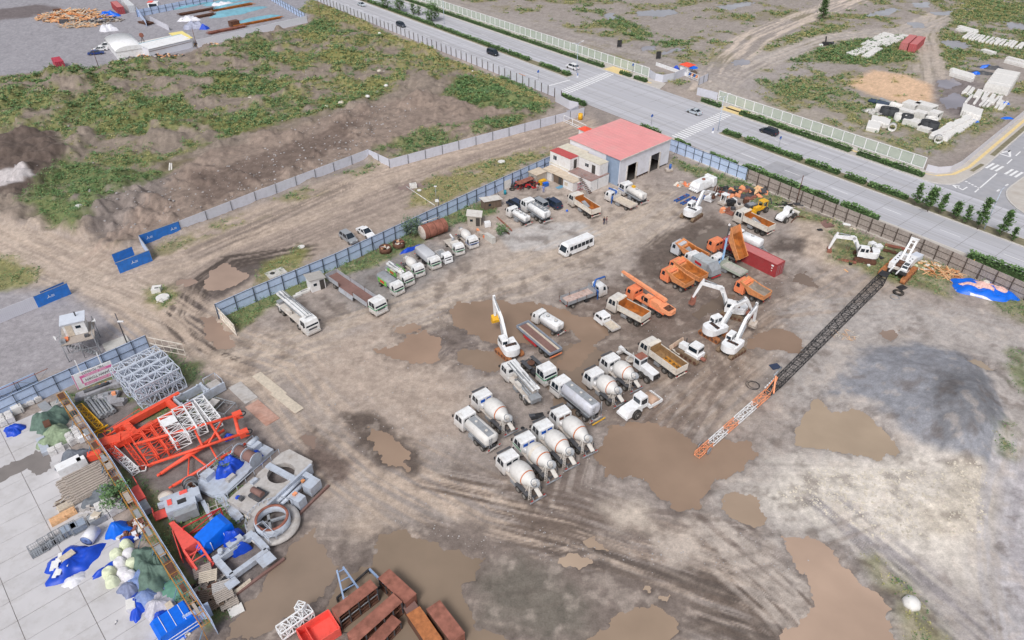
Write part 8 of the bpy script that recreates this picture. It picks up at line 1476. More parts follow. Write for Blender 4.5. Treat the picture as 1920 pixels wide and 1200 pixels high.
# ------ slab yard at the lower left
SLABM=mat('yard_concrete',(196,194,197),.8,var=.05,scale=.4,dirt=(166,162,160),dirt_amt=.6,dirt_scale=.3);SLABW=mat('damp_stain',(128,122,120),.6,var=.1,scale=.6)
ad=yaw(G(0,1110),G(200,1000));SD=Vector((math.cos(ad),math.sin(ad),0));SN=Vector((-SD.y,SD.x,0));so=G(5,1095);YP=wpoly([(-140,880),(-40,825),(20,792),(96,757),(118,800),(190,890),(280,1030),(375,1180),(410,1290),(-140,1290)]);mb=MB()
for i in range(-9,10):
 for j in range(-9,16):
  c=so+SD*(i*6+3)+SN*(j*3+1.5);d_=sdist(YP,np.array([c.x]),np.array([c.y]))[0]
  if d_<.4:z=random.uniform(-.004,.012);mb.slab([tuple(c+SD*a*2.97+SN*b_*1.475)[:2]for a,b_ in((-1,-1),(1,-1),(1,1),(-1,1))],-.1,.05+z,SLABM)
tag(mb.build('concrete_pavement'),kind='structure')
def stain(px,m,name='damp_patch',seed=1,z=.075):
 P=wpoly(px);Q=[]
 for(ax,ay),(bx,by)in zip(P,P[1:]+P[:1]):
  for k in range(6):Q.append((ax+(bx-ax)*k/6+random.uniform(-.18,.18),ay+(by-ay)*k/6+random.uniform(-.18,.18)))
 return tag(MB().slab(Q,z-.02,z,m).build(name),kind='structure')
stain([(0,905),(60,875),(100,865),(88,838),(70,850),(20,868),(0,880),(-60,905),(-60,940)],SLABW);stain([(68,845),(92,855),(96,880),(72,893),(50,880),(52,862)],SLABW,z=.078)
def block(name,label,cat,px,d,m,rz=0,group=None,z=.06,extra=None,bev=.04):
 mb=MB();a,b_,h=d;mb.prism([(-a/2,0),(a/2,0),(a/2,h-bev),(a/2-bev,h),(-a/2+bev,h),(-a/2,h-bev)],b_/2,m)
 if extra:extra(mb)
 c=G(*px);return one(mb,name,label,cat,(c.x,c.y,z),rz,group)
BR=mat('pale_bricks',(214,212,212),.8,var=.12,scale=4,dirt=(160,154,150),dirt_amt=.5,dirt_scale=3,bump=.3)
def brickstack(px,n_,m_,h,lb,rz=ad,s=.62):
 """packs of bricks; every pack is one thing of its own"""
 for i in range(n_):
  for j in range(m_):
   c=G(*px)+SD*(i-(n_-1)/2)*s*1.5+SN*(j-(m_-1)/2)*s*1.5;hh=h*random.uniform(.75,1.1);mb=MB()
   mb.box((0,0,hh/2),(s*1.42,s*1.38,hh),BR);mb.box((random.uniform(-.1,.1),0,hh+.06),(s*1.1,s*1.0,.14),BR);one(mb,'brick_pack',lb,'bricks',(c.x,c.y,.06),rz+random.gauss(0,.08),lb)
brickstack((208,955),3,3,1.0,'one of the pale brick packs stacked beside the grey tarpaulin');brickstack((140,822),2,3,1.0,'one of the white block packs beside the green netting');brickstack((52,760),4,1,.7,'one of the pale packs in the row below the blue fence');brickstack((14,790),2,2,1.0,'one of the white wrapped packs at the left edge');brickstack((108,848),2,1,1.0,'one of the two white packs above the grey tarpaulin')
block('wrapped_pack','white topped pack standing alone behind the blue tarpaulin at the left','pack',(20,768),(2.2,1.8,1.3),PLASTIC,ad);block('wrapped_pack','white pack with a grey front right of the white topped one','pack',(35,772),(1.3,1.2,1.1),CONCW,ad);block('steel_trough','long pale blue-grey steel trough lying on the slabs','trough',(84,840),(3.4,1.0,.7),PALEGREY,yaw(G(77,824),G(92,860)))
heap('tarpaulin','blue tarpaulin bundle at the far left of the slab yard','tarpaulin',(28,808),1.3,1.2,1.0,TARP,.4,31);heap('netting','dark green netting over a stack at the top of the slab yard','netting',(100,795),2.6,1.6,2.3,GREENTARP,ad,32,p=3);heap('netting','mossy green netting with a dark crate on top beside the white packs','netting',(108,822),2.3,2.2,1.5,mat('mossy_netting',(136,152,126),.9,var=.25,scale=2.5,bump=.4),ad,33,p=3);block('crate','small dark crate lying on the mossy netting','crate',(98,813),(1.3,.8,.3),RUSTDK,ad+1.5,None,1.75)
for x,y,lb in((112,768,'grey block stack beside the top of the scaffold fence'),(118,780,'second grey block stack just below the first by the scaffold fence')):block('block_stack',lb,'blocks',(x,y),(1.3,1.1,1.3),mat('speckled_blocks',(170,168,166),.85,var=.3,scale=6,bump=.4),ad)
block('board_stack','stack of blue-grey boards lying left of the green netting','boards',(88,768),(2.8,1.1,.5),GREYST,yaw(G(78,760),G(96,778)))
heap('tarpaulin','dark grey tarpaulin over a stack above the timber pile','tarpaulin',(142,862),2.3,1.2,1.4,GREYTARP,ad,34,p=3);block('foam_block','bright white foam block on the timber pile','foam',(134,880),(2.9,1.4,1.2),CLEANW,ad);block('foam_block','smaller white foam piece right of the big foam block','foam',(157,872),(1.0,.8,1.2),CLEANW,ad);block('wrapped_pack','white pack standing between scaffold posts','pack',(160,826),(1.3,.6,.9),CLEANW,ad)
for i in range(14):c=G(160,910)+SN*(-2.4+i*.36);one(MB().box((0,0,0),(5.2*random.uniform(.9,1.08),.24,.2),WOODG).box((.3,.06,.18),(4.6*random.uniform(.8,1),.22,.16),WOODG).box((random.uniform(-.3,.3),-.05,-.2),(4.8,.3,.2),WOODG),'timber_plank','long grey timber of the big pile by the scaffold fence','timber',(c.x,c.y,.55+.09*i if i<9 else.5),ad+random.gauss(0,.035),'long grey timbers')
sticks('timber_ends','jumbled timber ends at the front of the grey timber pile',(158,925),3.0,1.4,150,1.6,.16,[WOODG,SHEDD,WOODP,BEIGEST],1.0,ad,.25,ad);sticks('timber_ends','thin poles sticking out of the timber pile under the scaffold fence',(180,890),1.8,1.6,40,2.4,.1,[WOODG,BEIGEST,WOODP],1.2,ad,.2,ad)
heap('tarpaulin','dark grey sheet leaning behind the light green bush','tarpaulin',(193,935),2.2,1.2,1.5,mat('slate_tarpaulin',(106,112,120),.6,var=.1),ad,35,p=3);sticks('rubble_sacks','grey sacks and rubble left of the brick packs',(174,955),1.2,1.4,40,.8,.35,[CONCW,WOODG,BEIGEST,STONEG],.8);block('crate','steel mesh crate full of papers and sacks','crate',(184,978),(1.7,1.3,1.0),GREYST,ad,None,.06,lambda m_:[m_.box((random.uniform(-.5,.5),random.uniform(-.4,.4),1.05+.05*k),(.7,.5,.1),random.choice([CONCW,WOODP,CREAM]),random.random()*3)for k in range(7)])
for x,y,m,lb in((111,977,WOOD,'slatted crate with a few boards at the left of the wood packs'),(130,966,WOOD,'pack of yellow timber pieces'),(125,953,WOODP,'pack of pale boards above the yellow timber')):block('timber_pack',lb,'timber pack',(x,y),(1.7,1.0,.5),m,ad,'small timber packs',.06,lambda m_,mm=m:[m_.box((random.uniform(-.1,.1),-.4+.13*k,.54),(1.5,.1,.08+.1*random.random()),mm)for k in range(7)])
def cage(px,lb,full=False):
 o=thing('wire_cage',lb,'cage',G(*px)+Vector((0,0,.06)),ad,'grey wire cages on the slabs');mb=MB();a,b_,h=.85,.65,1.0
 for x in(-a,a):
  for y in(-b_,b_):mb.bar((x,y,0),(x,y,h),.06,GREYST)
 for z in(.1,h):
  for y in(-b_,b_):mb.bar((-a,y,z),(a,y,z),.05,GREYST)
  for x in(-a,a):mb.bar((x,-b_,z),(x,b_,z),.05,GREYST)
 for i in range(7):x=-a+(i+.5)*a*2/7;mb.bar((x,-b_,.1),(x,-b_,h),.025,GREYST).bar((x,b_,.1),(x,b_,h),.025,GREYST).bar((x,-b_,.12),(x,b_,.12),.03,GREYST)
 mb.build('wire_mesh',o);MB().box((0,0,.06),(1.7,1.3,.05),mat('cage_floor',(150,156,164),.7,var=.1)).build('floor',o)
 if full:MB().box((0,0,.55),(1.5,1.1,.8),mat('blue_grey_load',(146,158,176),.6,var=.15,scale=5)).build('load',o)
for px,lb,f in(((75,1034),'empty wire cage at the left end of the cage row',0),((93,1022),'second wire cage from the left, empty',0),((113,1010),'third wire cage from the left, with a plastic sheet',0),((133,999),'wire cage heaped with clear plastic',1),((151,992),'solid looking grey cage at the right end of the row',1)):cage(px,lb,f)
o=thing('cable_roll','white and blue roll of sheeting standing on the slabs','roll',G(174,1012)+Vector((0,0,.06)),yaw(G(168,1020),G(180,1003)));MB().cyl((-.8,0,.75),(.9,0,.75),.75,PLASTIC,n=20).build('roll',o);MB().lathe([(0,.72),(.02,.5),(.05,.48),(0,.2)],(-.82,0,.75),(-1,0,0),TARPF,18).build('roll_end',o)
o=thing('tarpaulin_heap','largest blue tarpaulin on the slabs with white boards and a pallet on it','heap',G(136,1055)+Vector((0,0,.06)),ad);heapmesh(MB(),(0,0,0),3.0,2.2,.8,TARP,0,41,2.6,.5).build('tarpaulin',o);mb=MB()
for i in range(7):mb.box((-1.7+.45*(i%4),-.9+.5*(i//2),.75+.05*i),(1.3,.4,.08),CLEANW,.9+.05*i)
mb.build('white_boards',o);MB().box((-.1,.3,1.05),(1.5,.9,.1),WOODP,.2).build('pallet_board',o);heapmesh(MB(),(-.6,-2.6,0),1.2,.8,.4,PLASTIC,0,43).build('plastic_sheet',o)
heap('tarpaulin','blue tarpaulin dome tied over a stack beside the brick packs','tarpaulin',(223,996),1.5,1.2,1.2,TARPC,.4,44,p=3);heap('tarpaulin','small dark blue tarpaulin strip above the bulk bags','tarpaulin',(243,1014),1.2,.6,.7,TARP,.6,45);heap('tarpaulin','dark blue tarpaulin strip left of the bulk bags','tarpaulin',(200,1068),1.6,.6,.5,TARP,.9,46)
sticks('rust_sacks','white sacks and rusty plates beside the scaffold fence',(253,995),1.5,1.6,50,1.2,.4,[CONCW,CONCW,RUSTDK,RUST,PLASTIC],.9,ad+1.5,.4)
for x,y,m,lb in((238,1026,BAGY,'pale green bulk bag at the top of the bag stack'),(220,1043,BAGY,'pale green bulk bag left of the top one'),(244,1042,BAGW,'pinkish white bulk bag below the top one'),(227,1059,BAGW,'white bulk bag in the middle of the stack'),(250,1060,BAGY,'torn pale green bulk bag with dark holes'),(206,1077,BAGY,'pale green bulk bag beside the dark blue strip'),(212,1094,BAGY,'lowest pale green bulk bag'),(234,1078,BAGW,'white bulk bag touching the blue tarpaulin'),(247,1084,BAGW,'small white bulk bag half under the blue tarpaulin')):heap('bulk_bag',lb,'bulk bag',(x,y),.78,.74,1.05,m,random.random(),int(x),'bulk bags on the slabs',p=5,crump=.07,lump=3,ea=.3)
heap('netting','long grey-green netting heap beside the scaffold fence','netting',(285,1070),2.0,4.2,1.5,GREENTARP,ad-.1,51,p=2.6,crump=.4,lump=2);heap('netting','narrow grey-green netting roll against the scaffold fence','netting',(298,1050),.7,2.0,1.6,GREENTARP,ad-.3,52,p=2.6);heap('tarpaulin','teal green sheet spread at the foot of the scaffold fence','tarpaulin',(326,1110),1.8,1.6,.6,GREENTARP2,ad,53,p=4,crump=.15);heap('tarpaulin','faded blue and dark blue tarpaulin between bags and netting','tarpaulin',(262,1088),1.5,1.4,1.0,TARPF,.4,54);heap('tarpaulin','grey and blue striped sheet left of the faded blue one','tarpaulin',(244,1104),1.2,1.3,.9,mat('grey_blue_sheet',(122,130,160),.6,var=.25,scale=2,bump=.3),.7,55)
heap('tarpaulin','big faded blue tarpaulin heap below the netting','tarpaulin',(280,1122),2.2,1.5,1.1,TARPF,ad,56);heap('tarpaulin','bright dark blue tarpaulin fold in front of the faded one','tarpaulin',(258,1138),2.0,.8,.8,TARP,ad+1.2,57);heap('plastic_sheet','crumpled clear plastic heap beside the teal sheet','plastic sheet',(300,1135),1.7,1.6,1.0,mat('grey_plastic',(186,184,194),.4,var=.15,scale=3,bump=.5),ad,58);block('wrapped_pack','white pack lying on the dark blue tarpaulin fold','pack',(249,1140),(.9,1.3,.8),CONCW,ad-.3)
block('timber_offcut','cream timber block above the blue covered truck','timber',(321,1142),(.7,1.0,.7),WOODP,ad);heap('tarpaulin_bundle','small blue bundle at the back of the blue covered truck','tarpaulin',(301,1155),.9,.45,.6,TARP,ad,60)
A,B=G(312,1182),G(348,1162);o=thing('covered_load','tall load under a tight bright blue cover with white ropes','covered load',(A+B)/2+Vector((.3,-.4,0)),ad);MB().prism([(-1.9,0),(-1.95,1.5),(-1.6,1.9),(1.6,2.0),(1.9,1.6),(1.9,0)],[1.35,1.3,1.2,1.2,1.3,1.35],TARPC).build('cover',o);mb=MB()
for x in(-1.0,0,1.0):mb.box((x,0,1.99),(.05,2.3,.05),CLEANW)
mb.box((0,-1.37,1.0),(3.6,.05,.08),CLEANW).box((0,-1.37,.5),(3.6,.05,.08),CLEANW);mb.build('rope',o);sticks('litter','white scraps and blue bits beside the covered load',(345,1193),.9,.6,14,.5,.25,[CLEANW,CREAM,WOODP,TARPC],.4)
one(MB().box((0,0,.1),(.06,.5,.12),GREYST).cyl((0,0,.1),(0,0,.2),.1,CONCW),'ground_anchor','small grey anchor on the slabs','anchor',G(218,1168))
# ------ rusty shuttering boxes in the water
RB=[((621,1141),(694,1086),2.35,1.55,2.6,3),((650,1195),(738,1118),2.1,1.7,2.3,1),((668,1232),(740,1152),1.4,1.5,1.3,1)]
def shutter(label,a,b_,w_,h,rows,cols,z=0.0,m=RUST,openside=-1):
 """top plate edge a-b seen at height h"""
 A,B=G(*a,h+z),G(*b_,h+z);d=(B-A);L=d.length;d.normalize();n_=Vector((-d.y,d.x,0))*openside;c=(A+B)/2+n_*w_/2;o=thing('shuttering_box',label,'shuttering',(c.x,c.y,z),math.atan2(d.y,d.x),'rusty shuttering boxes in the water');s=openside
 MB().box((0,0,h-.04),(L,w_,.08),m).build('top_plate',o);MB().box((0,-s*(w_/2-.04),h/2-.05),(L,.07,h-.12),RUSTDK).build('back_plate',o);MB().box((0,0,.06),(L,w_,.08),RUSTDK).build('bottom_plate',o)
 for e in(-1,1):MB().box((e*(L/2-.04),0,h/2),(.07,w_-.1,h-.14),m).build('end_plate',o)
 mb=MB()
 for i in range(cols+1):mb.box((-L/2+.08+i*(L-.16)/cols,s*(w_/2-.08),h/2),(.1,.14,h-.16),DKGREY)
 for k in range(1,rows*2):mb.box((0,s*(w_/2-.1),h*k/(rows*2)),(L-.2,.08,.08),RUSTDK if k%2 else GREYST)
 mb.build('rib_grid',o);return o
shutter('tall rusty shuttering box with an open ribbed side in front of the grey ladder frame',(621,1141),(694,1086),1.35,2.5,2,4);shutter('long rusty shuttering box in the middle of the group',(650,1188),(737,1112),1.5,2.2,1,5);shutter('lower rusty shuttering box beside the long one',(668,1222),(735,1152),1.35,1.3,1,5)
shutter('rusty shuttering box lying across the upper right of the group',(730,1066),(781,1113),1.6,1.9,1,4,0,RUST,-1);shutter('short rusty box half under the one across the upper right',(768,1112),(785,1138),1.4,1.0,1,2,0,RUSTFLOOR,-1);shutter('orange rusty shuttering box at the lower right, left of its twin',(762,1152),(804,1215),1.6,1.5,1,4,0,mat('orange_brown_rust',(176,112,70),.85,var=.2,dirt=(120,76,54),dirt_amt=.6),1);shutter('rusty shuttering box at the far lower right of the group',(799,1142),(846,1205),1.7,1.7,1,4,0,RUST,1)
o=thing('ladder_rack','pale blue-grey ladder rack standing behind the rusty boxes','ladder',G(655,1112),R(-55));mb=MB();q=mat('blue_grey_steel',(140,162,196),.5,var=.1)
for s in(-1,1):mb.bar((-1.6,s*.35,2.6),(1.2,s*1.0,.6),.18,q)
for k in range(4):mb.bar((-1.4+k*.8,-.4-.15*k,2.4-k*.55),(-1.4+k*.8,.4+.15*k,2.4-k*.55),.1,q)
mb.build('rails',o);MB().box((1.1,0,.7),(.7,1.8,.2),PALEGREY).build('step_plate',o)
a0,a1,a2=G(634,1128),G(694,1074),G(722,1102);o=thing('tube_barrier','black and pale blue tube frame lying in the water behind the rusty boxes','barrier',a0);MB().bar((0,0,.7),a1-a0+Vector((0,0,.7)),.2,BLACK).build('tube',o);MB().bar(a1-a0+Vector((0,0,.7)),a2-a0+Vector((0,0,.7)),.22,MATS['blue_grey_steel']).build('tube',o);MB().bar(a2-a0+Vector((0,0,.7)),a2-a0+Vector((-1.6,-1.4,.7)),.2,BLACK).build('tube',o);MB().box((0,0,.35),(.2,.2,.7),BLACK).build('stand',o);MB().box(a1-a0+Vector((0,0,.35)),(.2,.2,.7),BLACK).build('stand',o)
o=thing('steel_skip','bright coral open skip at the bottom edge','skip',G(600,1192),yaw(G(562,1190),G(602,1165)));mb=MB()
for s in(-1,1):mb.box((0,s*1.3,.7),(3.6,.1,1.3),CORAL).box((s*1.8,0,.7),(.1,2.6,1.3),CORAL)
mb.build('side_wall',o);MB().box((0,0,.12),(3.5,2.5,.1),CORAL).build('floor',o);MB().box((-.9,0,.5),(.1,2.5,.8),CORAL).build('divider',o)
lat('lattice_section','white lattice tower piece leaning at the bottom edge beside the coral skip',(528,1200),(588,1158),1.1,1.1,6,CLEANW,.7,.1,.055,'white lattice sections');o=lat('lattice_section','upright white lattice tip behind the coral skip',(566,1166),(574,1152),.8,.8,2,CLEANW,1.6,.08,.05,'white lattice sections')
# ------ people
SKIN=mat('skin',(196,150,124),.6,var=.05);HAIR=mat('dark_hair',(40,34,32),.8,var=.1)
def person(px,head,shirt,trousers,label,pose=0):
 me=bpy.data.meshes.new('person');V=[(0,0,.95),(0,0,1.15),(0,0,1.36),(0,0,1.47),(.02,0,1.58),(.02,0,1.72)];RD=[.15,.14,.16,.06,.10,.08];E=[(0,1),(1,2),(2,3),(3,4),(4,5)]
 def ch(root,pts,rs):
  k=root
  for p,r in zip(pts,rs):V.append(p);RD.append(r);E.append((k,len(V)-1));k=len(V)-1
  return k
 for s in(-1,1):
  ch(0,[(0,s*.1,.88),(.03,s*.11,.5),(-.02,s*.12,.1),(.13,s*.13,.04)],[.1,.075,.05,.04]);f=.18 if pose and s>0 else.0
  h=ch(2,[(0,s*.2,1.36),(-.02+f,s*.25,1.1),(.08+f*1.6,s*.24-f*s*.6,.88+f)],[.065,.05,.035])
  x,y,z=V[h];h=ch(h,[(x+.02,y,z-.07)],[.03])
  for q in range(4):ch(h,[(x+.05-.025*q,y+s*.01,z-.13),(x+.055-.025*q,y,z-.17+.01*(q==3))],[.011,.009])
  ch(h,[(x+.06,y-s*.02,z-.09),(x+.07,y-s*.03,z-.12)],[.012,.01])
 ch(4,[(.115,0,1.6)],[.018])
 me.from_pydata(V,E,[]);o=bpy.data.objects.new('person',me);COL.objects.link(o);sk=o.modifiers.new('Skin','SKIN');su=o.modifiers.new('Sub','SUBSURF');su.levels=su.render_levels=1;L_=me.skin_vertices[0].data
 for v_,r in zip(L_,RD):v_.radius=(r,r)
 L_[0].use_root=True;bpy.context.view_layer.update();m2=bpy.data.meshes.new_from_object(o.evaluated_get(bpy.context.evaluated_depsgraph_get()));o.modifiers.clear();o.data=m2;m2 .materials.clear()
 for m in(SKIN,shirt,trousers,BLACK):m2 .materials.append(m)
 for p in m2 .polygons:
  c=p.center;ar=abs(c.y)>.19;p.material_index=0 if c.z>1.45 or(ar and c.z<1.0 and c.z>.6)else 1 if c.z>.95 else 3 if c.z<.1 else 2;p.use_smooth=True
 tag(o,label,'person','people in the yard');o.location=G(*px);o.rotation_euler=(0,0,head);MB().lathe([(-.02,.115),(.04,.11),(.09,.07),(.105,.01)],(-.005,0,1.68),(-.15,0,1),HAIR,12).build('hair',o);mb=MB()
 for s in(-1,1):mb.box((.112,s*.035,1.635),(.012,.022,.012),BLACK)
 mb.build('eyes',o);MB().box((.112,0,1.555),(.012,.05,.01),RUSTDK).build('mouth',o);return o
DSH=mat('dark_shirt',(50,48,62),.8,var=.1);RSH=mat('reddish_shirt',(120,70,74),.8,var=.1);BSH=mat('blue_shirt',(120,134,190),.8,var=.1);PSH=mat('pale_shirt',(206,196,196),.8,var=.1);NTR=mat('navy_trousers',(48,52,84),.8,var=.1);GTR=mat('grey_trousers',(140,130,134),.8,var=.1)
person((1132,421),R(-60),DSH,NTR,'person in a dark shirt and navy trousers behind the white dump truck',1);person((1137,420),R(190),RSH,GTR,'person in a dark reddish shirt and grey trousers facing the one in navy',1);person((1019,361),R(-90),BSH,BSH,'person in pale blue clothes standing by the small sheds');person((1007,358),R(-30),PSH,GTR,'person in a pale shirt beside the scrap heap by the sheds',1)
# ------ far yard, top left
CW=mat('white_container',(208,210,214),.5,var=.05,wave=('X',1.7,.6));CRD=mat('bright_red_container',(186,58,80),.5,var=.06,wave=('X',1.7,.6));e0=yaw(G(236,34),G(207,8))
container('shipping_container','dark red container beside a white one at the top left',(G(238,33)+G(209,9))/2,e0,CRED,12.2,top=CTOP);container('shipping_container','white container beside the dark red one at the top left',(G(258,30)+G(229,6))/2,e0,CW,12.2);container('shipping_container','bright red container standing alone at the edge of the weeds',G(113,127),R(128),CRD,6.1)
sticks('timber_heap','large heap of orange broken timber at the top left',(140,33),14,8,520,4.2,.5,[WOOD,WOOD,ORANGE2,WOODP,WOODG],3.2,.5,.7);sticks('timber_heap','lower tongue of the orange timber heap',(148,49),7,2.6,130,3.6,.4,[WOOD,WOODP,WOODG],1.4,.5,.5);sticks('plank_heap','dark planks strewn around the blue tarpaulin at the top left',(180,40),10,5,140,4,.45,[WOODG,SHEDD,DKGREY,BEIGEST],1.2,.8,.6)
heap('tarpaulin','bright blue tarpaulin between the timber heap and the red container','tarpaulin',(204,30),4.2,2.6,1.6,TARPC,.3,71);heap('tarpaulin','small blue tarpaulin scrap left of the bigger one','tarpaulin',(188,38),1.8,1.0,.7,TARPC,.6,72);heap('plastic_sheet','load wrapped in white plastic near the timber heap','wrapped load',(204,57),3.2,2.2,1.7,PLASTIC,.1,73,p=4);block('steel_skip','small dark red skip at the left of the timber heap','skip',(109,24),(3,2,1.4),RUSTDK,.5,None,0);block('dark_crate','blue-grey crate in front of the timber heap','crate',(121,43),(3,1.6,1.2),DKGREY,.4,None,0)
def rustbeams(px,L,n_,lb,rz,m=RUST,h=.7):
 for i in range(n_):c=G(*px)+Vector((-math.sin(rz),math.cos(rz),0))*(i-n_/2)*.8;one(MB().box((0,0,h/2),(L*random.uniform(.85,1),.5,.08),m).box((0,0,h*.95),(L*random.uniform(.85,1),.5,.08),m).box((0,0,h/2),(L*.84,.08,h),m),'steel_girder',lb,'steel beam',(c.x,c.y,0),rz+random.gauss(0,.03),lb)
fz=yaw(G(377,84),G(577,42));rustbeams((276,44),7,4,'one of the rusty beams stacked below the white container',R(-35),RUSTDK);rustbeams((368,23),16,3,'one of the rusty bar bundles in the upper far row',fz,RUSTDK);rustbeams((371,33),15,3,'one of the rusty bar bundles in the lower far row',fz,RUSTDK);rustbeams((425,57),16,3,'one of the rusty bundles beside the white wall',fz,RUST);rustbeams((484,42),21,2,'one of the orange rusty beams along the teal tarpaulin',fz,RUSTOR);rustbeams((435,15),20,2,'one of the orange rusty beams between the teal tarpaulins',fz,RUSTOR)
TEAL=mat('teal_tarpaulin',(120,172,190),.6,var=.15,scale=.6,bump=.3)
def tealrow(px,L,w_,lb,h=.8):o=heapmesh(MB(),(0,0,0),L/2,w_/2,h,TEAL,0,int(px[0]),6,.1,6,32);c=G(*px);one(o,'tarpaulin',lb,'tarpaulin',(c.x,c.y,0),fz,'teal covered stacks')
tealrow((442,23),22,9,'largest teal tarpaulin in the far yard');tealrow((483,37),20,4,'teal tarpaulin strip behind the orange rusty beam');tealrow((430,3),24,4,'teal tarpaulin at the top edge of the photo');tealrow((338,15),24,3,'long narrow teal tarpaulin below the pale blue fence');tealrow((435,11),18,2.5,'thin teal tarpaulin above the orange beam')
heap('plastic_sheet','white plastic heap in the middle of the far yard','plastic sheet',(355,38),4,2,1.4,PLASTIC,.2,75);heap('plastic_sheet','grey plastic covered stack behind the yellow roofed cabin','wrapped load',(366,52),4.4,2.6,1.8,mat('grey_blue_plastic',(160,164,184),.5,var=.2,bump=.3),.2,76,p=4);heap('tarpaulin','blue tarpaulin end at the right of the grey plastic stack','tarpaulin',(384,54),1.8,1.4,1.4,TARP,.3,77);heap('plastic_sheet','white sheet on the top edge stack of the far yard','plastic sheet',(418,9),5,2,1.0,PLASTIC,.3,78);block('rust_block','rusty cube block beside the white wall','block',(440,49),(3.4,2.4,2.0),RUSTDK,fz,None,0)
WW=mat('white_wall_sheet',(222,224,234),.5,var=.04,wave=('X',1.2,.3));fence('sheet_metal_fence','long white sheet wall along the far edge of the weeds',g((372,89),(577,43)),2.6,WW,5,None);fence('sheet_metal_fence','pale blue fence with dark posts running to the white wall corner',g((500,-4),(573,38)),2.6,PBLUE,3,POSTM,.12,(1.4,2.5),0,-1);fence('sheet_metal_fence','pale blue fence across the back of the far yard',g((258,32),(400,4)),2.6,PBLUE,3,POSTM,.12,(1.4,),0,-1);fence('sheet_metal_fence','short pale blue fence beside the white container',g((258,24),(276,50)),2.4,PBLUE,4,None);fence('sheet_metal_fence','low pale fence from the white container towards the yellow roofed cabin',g((282,40),(318,58)),2.0,PSHEET,4,None)
o=thing('round_roofed_hall','long white hall with a rounded roof at the edge of the weeds','building',(G(228,105)+G(250,107))/2+Vector((-3,6,0)),R(125));MB().prism([(-9,0),(-9,2.6),(9,2.6),(9,0)],4.2,CLEANW).build('wall',o);MB().loft([[(x,4.5*math.cos(math.pi*i/10),2.5+1.4*math.sin(math.pi*i/10))for i in range(11)]for x in(-9.2,9.2)],CLEANW).build('roof',o)
o=thing('low_hall','long low white hall with a pale teal roof strip','building',(G(268,112)+G(349,92))/2+Vector((-1.0,4,0)),yaw(G(268,112),G(349,92)));L=(G(268,112)-G(349,92)).length;MB().box((0,0,1.4),(L,7,2.8),WW).build('wall',o);MB().add([(-L/2,-3.7,2.82),(L/2,-3.7,2.82),(L/2,2.2,3.5),(-L/2,2.2,3.5)],[(0,1,2,3)],CLEANW).add([(-L/2,2.2,3.5),(L/2,2.2,3.5),(L/2,3.9,3.2),(-L/2,3.9,3.2)],[(0,1,2,3)],TEAL).build('roof',o);MB().box((0,-3.54,2.0),(L*.98,.06,.1),RUSTDK).build('stripe',o)
lone_shed('site_cabin','white cabin with a bright yellow roof at the end of the white wall',(343,83),11,4.2,2.8,CLEANW,mat('yellow_roof',(238,220,140),.6,var=.05),R(128),False,.05,'cabin');o=thing('searchlight_mast','rusty searchlight on thin legs in the far yard','mast',G(270,84));mb=MB()
for x,y in((-.8,0),(.6,.6),(.6,-.6)):mb.bar((x,y,0),(0,0,2.8),.1,RUSTDK)
mb.build('leg',o);MB().lathe([(-.5,.2),(.2,.8),(.3,.7)],(0,0,3.2),(.6,-.6,.3),RUST,10).build('lamp',o)
one(MB().box((0,0,.12),(24,4.5,.2),CONCW),'concrete_plate','pale concrete strip behind the low white hall','slab',G(290,77),fz);sticks('scrap_heap','dark scrap and timber in front of the low white hall',(305,107),8,1.6,60,1.8,.5,[BLACK,WOOD,DKGREY,ORANGE2,CREAM],1.0);sticks('scrap_heap','dark scrap heap beside the yellow roofed cabin',(385,85),6,2,70,1.6,.5,[BLACK,WOODG,DKGREY,WOOD,CREAM],1.0);sticks('scrap_heap','dark scrap by the rounded end of the hall',(254,110),4,1,30,1.4,.5,[BLACK,DKGREY,WOODG],.8)
block('small_kiosk','small cabin with a teal window and red roof by the back fence','kiosk',(290,15),(4,3,2.4),CLEANW,R(10),None,0,lambda m_:[m_.box((0,-1.52,1.3),(3,.06,1.2),GLASS),m_.box((-1,0,2.45),(2,3.1,.1),CORAL)])
for i,(x,y,r,lb)in enumerate(((470,190,1.3,'white boulder between weeds at the middle left of the field'),(712,68,1.2,'pale boulder below the grey metal fence'),(712,140,1.3,'flat pale boulder in the middle of the weeds'),(724,163,1.3,'pale boulder above the line of concrete lumps'),(640,196,1.6,'largest pale boulder of the line of lumps'),(885,136,.9,'white bundle near the grey metal fence'),(708,176,1.4,'grey lump of broken concrete in the line'),(690,190,1.3,'lower grey lump of broken concrete'),(612,203,1.2,'lump at the left end of the line'),(155,405,1.5,'pale slab lump beside the dark green weeds'))):
 r*=.62;c=G(x,y);one(MB().lathe([(0,r),(.4*r,r*.9),(.7*r,r*.5),(.8*r,.1)],(0,0,0),(.1,.1*(i%3-1),1),CONCW if i%2 else STONE,6),'boulder',lb,'boulder',(c.x,c.y,gz(c.x,c.y)),i,'pale lumps in the weeds')
one(MB().bar((-.3,-.3,0),(.2,.2,1.6),.25,CONCW).bar((.2,-.2,0),(.5,.3,1.5),.25,CONCW),'marker_stakes','two white stakes leaning on the bank','stakes',(lambda c:(c.x,c.y,gz(c.x,c.y)))(G(321,320)),.3)
